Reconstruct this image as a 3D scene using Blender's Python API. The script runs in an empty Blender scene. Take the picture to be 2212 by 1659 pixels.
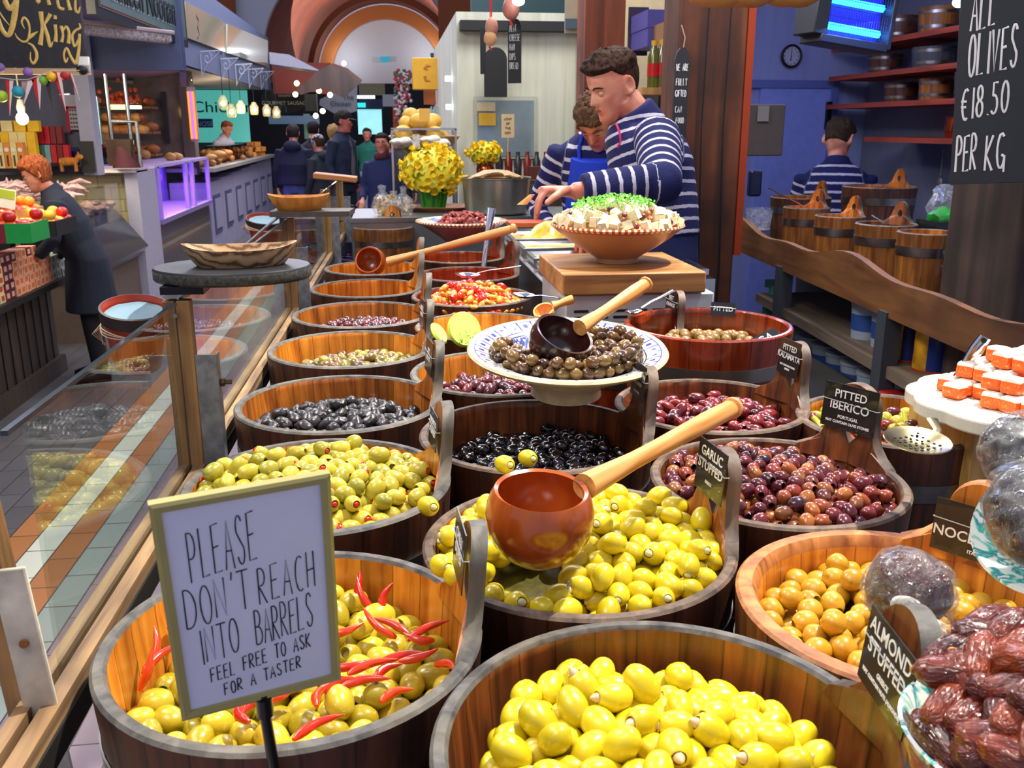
import bpy, bmesh, math, random
import numpy as np
from mathutils import Vector, Matrix, Euler, Quaternion, noise
random.seed(7); np.random.seed(7)
SC = bpy.context.scene
COL = SC.collection
PI = math.pi
FP, CX, CY = 2000.0, 1106.0, 829.5
PITCH, YAW, CAMH = math.radians(15.5), math.radians(-7.25), 1.7
cam = bpy.data.cameras.new('camera'); cam_o = bpy.data.objects.new('camera', cam); COL.objects.link(cam_o)
cam_o.location = (0, 0, CAMH); cam_o.rotation_euler = (PI / 2 - PITCH, 0, YAW)
cam.sensor_width = 36; cam.lens = FP / 2212 * 36; cam.clip_end = 200; cam.clip_start = 0.05
cam.dof.use_dof = True; cam.dof.focus_distance = 1.35; cam.dof.aperture_fstop = 18
SC.camera = cam_o
SC.view_settings.view_transform = 'Standard'; SC.view_settings.look = 'None'
SC.view_settings.gamma = 1; SC.view_settings.use_curve_mapping = False
SC.view_settings.exposure = 0.0
w = bpy.data.worlds.new('world'); SC.world = w; w.use_nodes = True
w.node_tree.nodes['Background'].inputs[0].default_value = (.62, .66, .95, 1)
w.node_tree.nodes['Background'].inputs[1].default_value = .56
def lamp(kind, name, loc, target, energy, color=(1, 1, 1), size=.2, angle=None, size_y=None, blend=.4):
 l = bpy.data.lights.new(name, kind); l.energy = energy; l.color = color
 o = bpy.data.objects.new(name, l); COL.objects.link(o); o.location = loc
 if target is not None:
  o.rotation_euler = (Vector(target) - Vector(loc)).to_track_quat('-Z', 'Y').to_euler()
 if kind == 'AREA':
  l.size = size
  if size_y: l.shape = 'RECTANGLE'; l.size_y = size_y
 else: l.shadow_soft_size = size
 if kind == 'SPOT': l.spot_size = math.radians(angle); l.spot_blend = blend
 return o
lamp('SPOT', 'stall_key_light', (2.3, 2.0, 6.2), (.3, 1.35, 1.2), 2450, (1, .95, .84), .10, 30, blend=.5)
lamp('SPOT', 'stall_second_light', (1.2, 3.4, 5.6), (.4, 2.9, 1.2), 620, (1, .93, .8), .2, 42, blend=.7)
lamp('AREA', 'stall_fill_light', (-1.0, .2, 3.6), (.3, 1.3, 1.2), 34, (1, .94, .86), 1.2)
lamp('AREA', 'corridor_light', (-1.4, 7.5, 4.2), (-1.6, 7.5, 0), 190, (.85, .86, 1), 2.0, size_y=6)
lamp('AREA', 'hall_light', (-.8, 14.5, 5.0), (-.8, 14.5, 0), 420, (.9, .88, 1), 3, size_y=8)
lamp('AREA', 'far_hall_light', (-1, 35, 5.0), (-1, 36, 9), 420, (1, .9, .85), 5, size_y=8)
lamp('AREA', 'stall_back_light', (1.0, 5.0, 3.6), (1, 5, 1), 60, (1, .97, .88), 1.2)
lamp('AREA', 'side_room_fill', (2.5, 4.9, 3.3), (2.5, 5.6, 1.2), 260, (.78, .8, 1), 1.2)  # added white fill that lifts the dark side room; no fitting modelled
lamp('AREA', 'side_table_fill', (1.1, 2.6, 2.9), (1.5, 2.9, 1.1), 16, (.9, .85, .9), .5)  # extra unseen lamp put in to brighten the side table buckets
lamp('AREA', 'near_corridor_fill', (-1.6, 2.4, 3.6), (-1.5, 2.6, 0), 75, (1, .97, .9), 1.0)  # added overhead area that brightens the near floor tiles, not a fixture
lamp('AREA', 'deli_fill', (-2.9, 8.8, 2.1), (-2.8, 9.4, .9), 32, (1, .88, .65), .6)  # made-up warm area source brightening the stone of the deli counter
lamp('AREA', 'fruit_stall_light', (-2.6, 5.9, 2.6), (-2.7, 6.4, 1), 35, (1, .85, .6), .6)
def _ray(px, py):
 x = (px - CX) / FP; y = -(py - CY) / FP
 f = math.cos(PITCH) + y * math.sin(PITCH); u = -math.sin(PITCH) + y * math.cos(PITCH)
 c, s = math.cos(YAW), math.sin(YAW)
 return Vector((x * c - f * s, x * s + f * c, u))
def atZ(px, py, z): r = _ray(px, py); t = (z - CAMH) / r.z; return Vector((r.x * t, r.y * t, z))
def atY(px, py, y): r = _ray(px, py); t = y / r.y; return Vector((r.x * t, y, CAMH + r.z * t))
def atX(px, py, x): r = _ray(px, py); t = x / r.x; return Vector((x, r.y * t, CAMH + r.z * t))
def atD(px, py, d): r = _ray(px, py); return Vector((0, 0, CAMH)) + r * d
def hx(h, a=1):
 h = h.lstrip('#'); v = [int(h[i:i + 2], 16) / 255 for i in (0, 2, 4)]
 return tuple([c / 12.92 if c <= .04045 else ((c + .055) / 1.055) ** 2.4 for c in v] + [a])
MC = {}
class NT:
 def __init__(s, name):
  s.m = bpy.data.materials.new(name); s.m.use_nodes = True; s.t = s.m.node_tree
  s.b = s.t.nodes['Principled BSDF']; s.out = s.t.nodes['Material Output']
 def n(s, t, **k):
  nd = s.t.nodes.new(t)
  for a, v in k.items():
   if a.startswith('i_'):
    key = a[2:]; nd.inputs[int(key) if key.isdigit() else key.replace('_', ' ')].default_value = v
   else: setattr(nd, a, v)
  return nd
 def l(s, a, b): s.t.links.new(a, b)
 def math(s, op, a, b=None, c=None):
  nd = s.t.nodes.new('ShaderNodeMath'); nd.operation = op
  for i, v in enumerate((a, b, c)):
   if v is None: continue
   if isinstance(v, (int, float)): nd.inputs[i].default_value = v
   else: s.l(v, nd.inputs[i])
  return nd.outputs[0]
 def ramp(s, fac, stops, const=False):
  nd = s.t.nodes.new('ShaderNodeValToRGB'); cr = nd.color_ramp
  if const: cr.interpolation = 'CONSTANT'
  while len(cr.elements) < len(stops): cr.elements.new(.5)
  for e, (p, c) in zip(cr.elements, stops): e.position = p; e.color = c
  if fac is not None: s.l(fac, nd.inputs[0])
  return nd.outputs[0]
 def mix(s, fac, a, b, blend='MIX'):
  nd = s.t.nodes.new('ShaderNodeMix'); nd.data_type = 'RGBA'; nd.blend_type = blend
  for i, v in ((0, fac), (6, a), (7, b)):
   if isinstance(v, (int, float)): nd.inputs[i].default_value = v
   elif isinstance(v, tuple): nd.inputs[i].default_value = v
   else: s.l(v, nd.inputs[i])
  return nd.outputs[2]
 def bump(s, h, strength=.3, dist=.002):
  nd = s.n('ShaderNodeBump'); nd.inputs['Strength'].default_value = strength; nd.inputs['Distance'].default_value = dist
  s.l(h, nd.inputs['Height']); s.l(nd.outputs[0], s.b.inputs['Normal'])
def plain(name, col, rough=.5, metal=0, coat=0, emit=None, es=0, spec=.5, vary=0, vs=20, bump=0):
 if name in MC: return MC[name]
 t = NT(name); c = hx(col) if isinstance(col, str) else col
 t.b.inputs['Base Color'].default_value = c; t.b.inputs['Roughness'].default_value = rough
 t.b.inputs['Metallic'].default_value = metal; t.b.inputs['Coat Weight'].default_value = coat
 t.b.inputs['Specular IOR Level'].default_value = spec
 tc = t.n('ShaderNodeTexCoord'); nz = t.n('ShaderNodeTexNoise'); nz.inputs['Scale'].default_value = vs; nz.inputs['Detail'].default_value = 4
 t.l(tc.outputs['Object'], nz.inputs['Vector'])
 v = vary or .06
 lo = tuple(x * (1 - v) for x in c[:3]) + (1,); hi = tuple(min(1, x * (1 + v)) for x in c[:3]) + (1,)
 t.l(t.ramp(nz.outputs[0], [(.3, lo), (.7, hi)]), t.b.inputs['Base Color'])
 if bump: t.bump(nz.outputs[0], bump, .003)
 if emit is not None:
  t.b.inputs['Emission Color'].default_value = hx(emit) if isinstance(emit, str) else emit
  t.b.inputs['Emission Strength'].default_value = es
 MC[name] = t.m; return t.m
def wood(name, dark, light, rough=.45, scale=1.0, axis='Z', coat=0, stave=0, stain=None, bump=.25, stain_amt=.5):
 """long-grained wood; stave>0 gives each vertical stave round a vessel its own tone"""
 if name in MC: return MC[name]
 t = NT(name); tc = t.n('ShaderNodeTexCoord'); mp = t.n('ShaderNodeMapping')
 s = {'Z': (55, 55, 4), 'Y': (55, 4, 55), 'X': (4, 55, 55)}[axis]
 mp.inputs['Scale'].default_value = tuple(v * scale for v in s)
 t.l(tc.outputs['Object'], mp.inputs[0])
 nz = t.n('ShaderNodeTexNoise'); nz.inputs['Scale'].default_value = 1; nz.inputs['Detail'].default_value = 6; nz.inputs['Distortion'].default_value = .6
 t.l(mp.outputs[0], nz.inputs['Vector'])
 n2 = t.n('ShaderNodeTexNoise'); n2.inputs['Scale'].default_value = 9 * scale; n2.inputs['Detail'].default_value = 3
 t.l(tc.outputs['Object'], n2.inputs['Vector'])
 c = t.ramp(nz.outputs[0], [(.3, hx(dark)), (.68, hx(light))])
 if stave:
  sx = t.n('ShaderNodeSeparateXYZ'); t.l(tc.outputs['Object'], sx.inputs[0])
  a = t.math('ARCTAN2', sx.outputs[1], sx.outputs[0]); k = t.math('MULTIPLY', a, stave / (2 * PI)); fl = t.math('FLOOR', k)
  wn = t.n('ShaderNodeTexWhiteNoise', noise_dimensions='1D'); t.l(fl, wn.inputs['W'])
  g = t.math('SUBTRACT', k, fl); gg = t.math('ABSOLUTE', t.math('SUBTRACT', g, .5)); gap = t.math('GREATER_THAN', gg, .475)
  br = t.math('MULTIPLY_ADD', wn.outputs[0], .5, .72)
  br = t.math('MULTIPLY', br, t.math('MULTIPLY_ADD', gap, -.5, 1))
  cb = t.n('ShaderNodeCombineColor'); [t.l(br, cb.inputs[i]) for i in range(3)]
  c = t.mix(1.0, c, cb.outputs[0], 'MULTIPLY')
 if stain:
  f = t.ramp(n2.outputs[0], [(.46, (0, 0, 0, 1)), (.62, (stain_amt,) * 3 + (1,))])
  c = t.mix(f, c, hx(stain))
 t.l(c, t.b.inputs['Base Color']); t.b.inputs['Roughness'].default_value = rough; t.b.inputs['Coat Weight'].default_value = coat
 t.b.inputs['Coat Roughness'].default_value = .15
 t.bump(nz.outputs[0], bump, .002)
 MC[name] = t.m; return t.m
def skinfruit(name, stops, rough=.28, spots=None, sc=60, coat=.25, const=False, bump=.08):
 """glossy fruit skin: tone picked per fruit, mottled over the fruit"""
 if name in MC: return MC[name]
 t = NT(name); oi = t.n('ShaderNodeObjectInfo'); tc = t.n('ShaderNodeTexCoord')
 nz = t.n('ShaderNodeTexNoise'); nz.inputs['Scale'].default_value = sc; nz.inputs['Detail'].default_value = 4
 t.l(tc.outputs['Object'], nz.inputs['Vector'])
 f = t.math('ADD', t.math('MULTIPLY', oi.outputs['Random'], .8), t.math('MULTIPLY', nz.outputs[0], .2))
 n = len(stops); c = t.ramp(f, [(i / max(1, n - 1) * .94 + .03, hx(s)) for i, s in enumerate(stops)])
 n2 = t.n('ShaderNodeTexNoise'); n2.inputs['Scale'].default_value = sc * 3.2; n2.inputs['Detail'].default_value = 2
 t.l(tc.outputs['Object'], n2.inputs['Vector'])
 if spots:
  c = t.mix(t.ramp(n2.outputs[0], [(.6, (0, 0, 0, 1)), (.72, (.55, .55, .55, 1))]), c, hx(spots))
 t.l(c, t.b.inputs['Base Color']); t.b.inputs['Roughness'].default_value = rough
 t.b.inputs['Coat Weight'].default_value = coat; t.b.inputs['Coat Roughness'].default_value = .12
 t.b.inputs['Subsurface Weight'].default_value = .0
 t.bump(n2.outputs[0], bump, .001)
 MC[name] = t.m; return t.m
def glass(name, tint=(1, 1, 1, 1), rough=.0, refl=1.45, opac=0, col=(1, 1, 1, 1), crk=0):
 if name in MC: return MC[name]
 t = NT(name); ge = t.n('ShaderNodeNewGeometry'); vm = t.n('ShaderNodeVectorMath', operation='DOT_PRODUCT'); t.l(ge.outputs['Normal'], vm.inputs[0]); t.l(ge.outputs['Incoming'], vm.inputs[1])
 r0 = ((refl - 1) / (refl + 1)) ** 2; fr = t.t.nodes.new('ShaderNodeMath'); fr.operation = 'MULTIPLY_ADD'; t.l(t.math('POWER', t.math('SUBTRACT', 1, t.math('ABSOLUTE', vm.outputs['Value'])), 5), fr.inputs[0]); fr.inputs[1].default_value = 1 - r0; fr.inputs[2].default_value = r0
 tr = t.n('ShaderNodeBsdfTransparent'); tr.inputs[0].default_value = tint
 gl = t.n('ShaderNodeBsdfGlossy'); gl.inputs['Roughness'].default_value = rough
 if crk:
  tq = t.n('ShaderNodeTexCoord'); n9 = t.n('ShaderNodeTexNoise'); n9.inputs['Scale'].default_value = crk; n9.inputs['Detail'].default_value = 4; n9.inputs['Distortion'].default_value = 2.5; t.l(tq.outputs['Object'], n9.inputs['Vector'])
  bp = t.n('ShaderNodeBump'); bp.inputs['Strength'].default_value = 1; bp.inputs['Distance'].default_value = .012; t.l(n9.outputs[0], bp.inputs['Height']); t.l(bp.outputs[0], gl.inputs['Normal']); t.l(bp.outputs[0], vm.inputs[0])
 mx = t.n('ShaderNodeMixShader'); t.l(fr.outputs[0], mx.inputs[0]); t.l(tr.outputs[0], mx.inputs[1]); t.l(gl.outputs[0], mx.inputs[2])
 o = mx
 if opac:
  df = t.n('ShaderNodeBsdfDiffuse'); df.inputs[0].default_value = col
  tc = t.n('ShaderNodeTexCoord'); nz = t.n('ShaderNodeTexNoise'); nz.inputs['Scale'].default_value = 45; nz.inputs['Detail'].default_value = 5; nz.inputs['Distortion'].default_value = 2
  t.l(tc.outputs['Object'], nz.inputs['Vector'])
  f = t.ramp(nz.outputs[0], [(.42, (opac * .4,) * 3 + (1,)), (.6, (min(1, opac * 1.7),) * 3 + (1,))])
  m2 = t.n('ShaderNodeMixShader'); t.l(f, m2.inputs[0]); t.l(mx.outputs[0], m2.inputs[1]); t.l(df.outputs[0], m2.inputs[2]); o = m2
 t.l(o.outputs[0], t.out.inputs[0]); MC[name] = t.m; return t.m
def emis(name, col, s):
 if name in MC: return MC[name]
 t = NT(name); t.b.inputs['Base Color'].default_value = (0, 0, 0, 1)
 t.b.inputs['Emission Color'].default_value = hx(col); t.b.inputs['Emission Strength'].default_value = s
 MC[name] = t.m; return t.m
class MB:
 def __init__(s): s.v = []; s.f = []; s.m = []
 def add(s, vs, fs, mi=0, M=None):
  o = len(s.v)
  s.v += [tuple(M @ Vector(p)) if M is not None else tuple(p) for p in vs]
  s.f += [tuple(i + o for i in f) for f in fs]; s.m += [mi] * len(fs); return s
 def box(s, c, d, mi=0, M=None, rz=0):
  x, y, z = [a / 2 for a in d]; R = Matrix.Rotation(rz, 4, 'Z')
  vs = [R @ Vector((i * x, j * y, k * z)) + Vector(c) for k in (-1, 1) for j in (-1, 1) for i in (-1, 1)]
  return s.add(vs, [(0, 2, 3, 1), (4, 5, 7, 6), (0, 1, 5, 4), (2, 6, 7, 3), (0, 4, 6, 2), (1, 3, 7, 5)], mi, M)
 def lathe(s, prof, n=32, mi=0, M=None, a0=0, a1=2 * PI, mis=None, wob=0):
  full = abs(a1 - a0 - 2 * PI) < 1e-6; k = n if full else n + 1; vs = []; fs = []; ms = []
  for j, (r, z) in enumerate(prof):
   for i in range(k):
    a = a0 + (a1 - a0) * i / n; rr = r
    if wob: rr = r * (1 + wob * noise.noise(Vector((math.cos(a) * 1.7, math.sin(a) * 1.7, z * 40))))
    vs.append((rr * math.cos(a), rr * math.sin(a), z))
  for j in range(len(prof) - 1):
   for i in range(n):
    b = (i + 1) % k; fs.append((j * k + i, j * k + b, (j + 1) * k + b, (j + 1) * k + i)); ms.append(mis[j] if mis else mi)
  o = len(s.f); s.add(vs, fs, mi, M); s.m[o:] = ms; return s
 def tube(s, pts, rad, n=10, mi=0, M=None, flat=None, cap=True):
  pts = [Vector(p) for p in pts]
  if isinstance(rad, (int, float)): rad = [rad] * len(pts)
  vs = []; fs = []; prev = None
  for i, p in enumerate(pts):
   d = (pts[min(i + 1, len(pts) - 1)] - pts[max(i - 1, 0)])
   if d.length < 1e-9: d = Vector((0, 0, 1))
   d.normalize()
   if prev is None:
    up = Vector((0, 0, 1)) if abs(d.z) < .9 else Vector((0, 1, 0))
    if flat is not None: up = Vector(flat)
    a = d.cross(up).normalized()
   else:
    a = prev - d * prev.dot(d)
    a = a.normalized() if a.length > 1e-6 else d.orthogonal().normalized()
   prev = a; b = d.cross(a)
   fz = 1
   if flat is not None: a = d.cross(Vector(flat)).normalized(); b = Vector(flat).normalized(); fz = .25; prev = a
   for k in range(n):
    t = 2 * PI * k / n; vs.append(p + a * rad[i] * math.cos(t) + b * rad[i] * fz * math.sin(t))
  for i in range(len(pts) - 1):
   for k in range(n): q = (k + 1) % n; fs.append((i * n + k, i * n + q, (i + 1) * n + q, (i + 1) * n + k))
  if cap: fs.append(tuple(range(n))[::-1]); fs.append(tuple(range((len(pts) - 1) * n, len(pts) * n)))
  return s.add(vs, fs, mi, M)
 def prism(s, poly, z0, z1, mi=0, M=None):
  n = len(poly); vs = [(x, y, z0) for x, y in poly] + [(x, y, z1) for x, y in poly]
  fs = [tuple(range(n))[::-1], tuple(range(n, 2 * n))] + [(i, (i + 1) % n, n + (i + 1) % n, n + i) for i in range(n)]
  return s.add(vs, fs, mi, M)
 def ell(s, c, r, mi=0, M=None, n=16, m=10, R=None):
  vs = []; fs = []
  for j in range(m + 1):
   ph = PI * j / m
   for i in range(n):
    t = 2 * PI * i / n; p = Vector((r[0] * math.sin(ph) * math.cos(t), r[1] * math.sin(ph) * math.sin(t), r[2] * math.cos(ph)))
    if R is not None: p = R @ p
    vs.append(p + Vector(c))
  for j in range(m):
   for i in range(n): q = (i + 1) % n; fs.append((j * n + i, (j + 1) * n + i, (j + 1) * n + q, j * n + q))
  return s.add(vs, fs, mi, M)
 def loft(s, rings, n=20, mi=0, M=None, ex=2.0):
  """rings: (center, half-vector a, half-vector b)"""
  vs = []; fs = []
  for c, a, b in rings:
   for i in range(n):
    t = 2 * PI * i / n; ct, st = math.cos(t), math.sin(t)
    ct = math.copysign(abs(ct) ** (2 / ex), ct); st = math.copysign(abs(st) ** (2 / ex), st)
    vs.append(Vector(c) + Vector(a) * ct + Vector(b) * st)
  for j in range(len(rings) - 1):
   for i in range(n): q = (i + 1) % n; fs.append((j * n + i, j * n + q, (j + 1) * n + q, (j + 1) * n + i))
  fs.append(tuple(range(n))[::-1]); fs.append(tuple(range((len(rings) - 1) * n, len(rings) * n)))
  return s.add(vs, fs, mi, M)
 def jitter(s, a, sc=30, seed=0):
  for i, p in enumerate(s.v):
   q = Vector(p) * sc + Vector((seed, seed * 2.1, 0)); nv = noise.noise_vector(q)
   s.v[i] = tuple(Vector(p) + nv * a)
  return s
 def mesh(s, name, mats, smooth=True, fix=True):
  me = bpy.data.meshes.new(name); me.from_pydata(s.v, [], s.f)
  for m in (mats if isinstance(mats, (list, tuple)) else [mats]): me.materials.append(m)
  me.polygons.foreach_set('material_index', s.m)
  if fix:
   bm = bmesh.new(); bm.from_mesh(me); bmesh.ops.remove_doubles(bm, verts=bm.verts, dist=1e-6)
   bmesh.ops.recalc_face_normals(bm, faces=bm.faces); bm.to_mesh(me); bm.free()
  if smooth:
   me.polygons.foreach_set('use_smooth', [True] * len(me.polygons))
   me.set_sharp_from_angle(angle=math.radians(40 if smooth is True else smooth))
  return me
 def build(s, name, mats, parent=None, smooth=True, bevel=0, loc=None, rot=None, mods=None):
  o = bpy.data.objects.new(name, s.mesh(name, mats, smooth)); COL.objects.link(o)
  if parent is not None: o.parent = parent
  if loc is not None: o.location = loc
  if rot is not None: o.rotation_euler = rot
  if bevel:
   b = o.modifiers.new('bevel', 'BEVEL'); b.width = bevel; b.segments = 2; b.limit_method = 'ANGLE'; b.harden_normals = False
  return o
def tag(o, label=None, cat=None, group=None, kind=None):
 if label: o['label'] = label
 if cat: o['category'] = cat
 if group: o['group'] = group
 if kind: o['kind'] = kind
 return o
def thing(name, label, cat, loc=(0, 0, 0), rot=(0, 0, 0), group=None):
 o = bpy.data.objects.new(name, None); COL.objects.link(o); o.location = loc; o.rotation_euler = rot; o.empty_display_size = .05
 return tag(o, label, cat, group)
def struct(name, mb, mats, **k): return tag(mb.build(name, mats, **k), kind='structure')
def part(name, me, parent, loc=None, rot=None):
 o = bpy.data.objects.new(name, me); COL.objects.link(o); o.parent = parent
 if loc is not None: o.location = loc
 if rot is not None: o.rotation_euler = rot
 return o
def place(name, me, loc, rot, label, cat, group=None, sc=1):
 o = bpy.data.objects.new(name, me); COL.objects.link(o); o.location = loc
 if isinstance(rot, Quaternion): o.rotation_mode = 'QUATERNION'; o.rotation_quaternion = rot
 else: o.rotation_euler = rot
 o.scale = (sc,) * 3 if isinstance(sc, (int, float)) else sc
 return tag(o, label, cat, group)
def copy_tree(o, parent=None):
 c = o.copy(); COL.objects.link(c)
 if parent is not None: c.parent = parent
 for ch in list(o.children): copy_tree(ch, c)
 return c
def text_mesh(body, size, extrude=.0004, align='CENTER', shear=0, offset=0, space=1.0):
 cu = bpy.data.curves.new('t', 'FONT'); cu.body = body; cu.size = size; cu.extrude = extrude; cu.align_x = align; cu.align_y = 'CENTER'
 cu.shear = shear; cu.offset = offset; cu.space_character = space; cu.resolution_u = 3
 o = bpy.data.objects.new('t', cu); COL.objects.link(o); dg = bpy.context.evaluated_depsgraph_get()
 me = bpy.data.meshes.new_from_object(o.evaluated_get(dg)); bpy.data.objects.remove(o); bpy.data.curves.remove(cu); return me
def text(name, body, size, mat, parent, M, **k):
 """text lying in the xy plane of M (x reading direction, z out of the face)"""
 me = text_mesh(body, size, **k); me.materials.clear(); me.materials.append(mat)
 o = bpy.data.objects.new(name, me); COL.objects.link(o); o.parent = parent
 o.matrix_local = M; return o
def frame(origin, xdir, zdir):
 """4x4 with given x (reading) direction and outward normal"""
 z = Vector(zdir).normalized(); x = Vector(xdir); x = (x - z * x.dot(z)).normalized(); y = z.cross(x)
 M = Matrix.Identity(4)
 for i in range(3): M[i][0] = x[i]; M[i][1] = y[i]; M[i][2] = z[i]; M[i][3] = origin[i]
 return M
def _arc(cx, cy, rx, ry, a0, a1, n=10): return [(cx + rx * math.cos(math.radians(a0 + (a1 - a0) * i / n)), cy + ry * math.sin(math.radians(a0 + (a1 - a0) * i / n))) for i in range(n + 1)]
GL = {'A': [[(0, 0), (.5, 1), (1, 0)], [(.2, .38), (.8, .38)]], 'B': [[(0, 0), (.05, 1)], [(.05, 1)] + _arc(.35, .76, .45, .24, 90, -90) + [(.05, .52)], [(.05, .52)] + _arc(.4, .26, .55, .26, 90, -90) + [(0, 0)]],
 'C': [_arc(.6, .5, .55, .5, 60, 300)], 'D': [[(0, 0), (.05, 1)], [(.05, 1)] + _arc(.25, .5, .7, .5, 85, -85) + [(0, 0)]], 'E': [[(.9, 1), (.1, .97), (.05, 0), (.95, .03)], [(.07, .52), (.75, .55)]],
 'F': [[(.9, 1), (.1, .97), (.05, 0)], [(.07, .52), (.75, .55)]], 'G': [_arc(.55, .5, .5, .5, 55, 340), [(1.02, .33), (.6, .4)], [(1.0, .38), (1.0, -.1)]], 'H': [[(0, 0), (0, 1)], [(.85, 0), (.85, 1)], [(0, .48), (.85, .52)]],
 'I': [[(.3, 1), (.3, 0)]], 'J': [[(.3, 1), (1, 1)], [(.65, 1), (.65, .2)] + _arc(.35, .2, .3, .2, 0, -150)], 'K': [[(0, 0), (.05, 1)], [(.85, 1), (.08, .45), (.9, 0)]], 'L': [[(.05, 1), (0, 0), (.85, .04)]],
 'M': [[(0, 0), (.1, 1), (.5, .3), (.9, 1), (1, 0)]], 'N': [[(0, 0), (.03, 1), (.85, 0), (.88, 1)]], 'O': [_arc(.5, .5, .45, .5, 90, 450, 18)], 'P': [[(0, 0), (.05, 1)], [(.05, 1)] + _arc(.35, .74, .5, .26, 90, -90) + [(.05, .48)]],
 'R': [[(0, 0), (.05, 1)], [(.05, 1)] + _arc(.35, .76, .45, .24, 90, -90) + [(.05, .52), (.9, 0)]], 'S': [_arc(.5, .75, .36, .25, 30, 200, 7) + [(.5, .5)] + _arc(.5, .25, .4, .25, 20, -160, 8)], 'T': [[(0, 1), (1, 1.02)], [(.5, 1), (.5, 0)]],
 'U': [[(0, 1), (0, .3)] + _arc(.42, .3, .42, .3, 180, 360) + [(.85, 1)]], 'V': [[(0, 1), (.45, 0), (.9, 1)]], 'W': [[(0, 1), (.25, 0), (.5, .8), (.75, 0), (1, 1)]], 'X': [[(0, 0), (1, 1)], [(0, 1), (1, 0)]], 'Y': [[(0, 1), (.45, .5), (.9, 1)], [(.45, .5), (.4, 0)]],
 '€': [_arc(.65, .5, .5, .5, 60, 300), [(-.05, .6), (.75, .6)], [(-.05, .42), (.7, .42)]], '1': [[(.3, 1), (.3, 0)]], '8': [_arc(.5, .76, .33, .24, -90, 270, 14), _arc(.5, .26, .42, .26, 90, 450, 14)], '5': [[(.85, 1), (.25, 1), (.2, .58)] + _arc(.4, .3, .45, .3, 110, -140, 10)],
 '0': [_arc(.5, .5, .45, .5, 90, 450, 18)], '.': [[(.3, 0), (.34, .03)]], "'": [[(.3, 1.05), (.22, .85)]], '2': [_arc(.5, .72, .4, .28, 160, -30, 8) + [(.05, 0), (.95, 0)]], '4': [[(.7, 0), (.7, 1), (0, .3), (1, .3)]], '-': [[(.1, .5), (.9, .5)]], ' ': []}
def hand_text(name, lines, mat, parent, M, r, jit=.03, seed=3):
 """lines: (text, x0, y0, letter width, letter height, advance, slope)"""
 rnd = random.Random(seed); mb = MB()
 for (tx, x0, y0, lw, lh, adv, slope) in lines:
  x = x0
  for ch in tx:
   k = .45 if ch in "I1.'" else 1
   jy = rnd.uniform(-jit, jit) * lh
   for st in GL.get(ch, []):
    pts = [(x + p[0] * lw, y0 + (x - x0) * slope + jy + p[1] * lh, .0003) for p in st]
    mb.tube(pts, [r * rnd.uniform(.85, 1.15) for _ in pts], 6, 0, flat=(0, 0, 1))
   x += adv * k + (lw * .1 if k < 1 else 0)
 o = mb.build(name, mat, parent); o.matrix_local = M; return o
W_IN = wood('wood_inside', '#7a3a12', '#d9802c', .35, stave=26, coat=.3, stain='#5a2a10', stain_amt=.35)
W_IN_D = wood('wood_inside_dark', '#4a2411', '#9c5424', .4, stave=26, coat=.25, stain='#2a150c')
W_IN_O = wood('wood_inside_orange', '#a4500f', '#f09a32', .35, stave=26, coat=.3, stain='#7c3c10', stain_amt=.3)
W_OUT = wood('wood_outside', '#2b1710', '#6b3a1e', .5, stave=26, stain='#1b1416')
W_OUT_L = wood('wood_outside_light', '#6a3a16', '#a8692c', .45, stave=26, stain='#3c2010')
W_RIM = wood('wood_rim_weathered', '#2e2c2e', '#6a655f', .6, scale=.9, stain='#8a7c5e', stain_amt=.35, bump=.5)
W_RIM_B = wood('wood_rim_brown', '#3c2c24', '#7c6450', .6, stain='#23201f', bump=.4)
W_RIM_O = wood('wood_rim_orange', '#8a4a1c', '#d48a48', .5, stain='#5f3a22', bump=.4)
W_RED = wood('wood_red_varnished', '#6a1d08', '#a8431a', .22, stave=18, coat=.7, stain='#4a1608', stain_amt=.4, bump=.1)
W_PALE = wood('wood_pale', '#b07c44', '#e3b878', .5, scale=.5, stain='#8f6232', stain_amt=.4)
W_HANDLE = wood('wood_handle', '#c07a30', '#eeb066', .45, scale=1.2, axis='Z')
W_OAK = wood('wood_oak', '#6d4726', '#b58650', .55, scale=.8, stain='#4a2e18')
W_LADLE = wood('wood_ladle', '#93380c', '#d06a22', .22, scale=.35, coat=.6, stain='#6f2606', stain_amt=.6)
W_LADLE_D = wood('wood_ladle_dark', '#1a0b0a', '#47201a', .25, scale=.5, coat=.6)
W_BEAM = wood('wood_beam', '#3a2013', '#7c4424', .7, scale=.28, stain='#1e1410', stain_amt=.7, bump=.6)
W_BEAM_D = wood('wood_beam_dark', '#2b2320', '#574238', .75, scale=.28, stain='#171210', stain_amt=.7, bump=.7)
STEEL = plain('steel_band', '#8c8884', .35, 1, vary=.25, vs=30)
STEEL_B = plain('steel_bright', '#cfd2d4', .22, 1)
CHROME = plain('chrome', '#e6e8ea', .08, 1)
BLACKM = plain('black_matt', '#0b0b0d', .6)
DARKM = plain('dark_metal', '#1b1b1e', .4, .6)
CARDM = plain('card_black', '#16181c', .35, coat=.4)
CHALK = plain('chalk_white', '#e9e7e2', .8)
CREAM = plain('cream_ink', '#efe6c8', .7)
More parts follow.
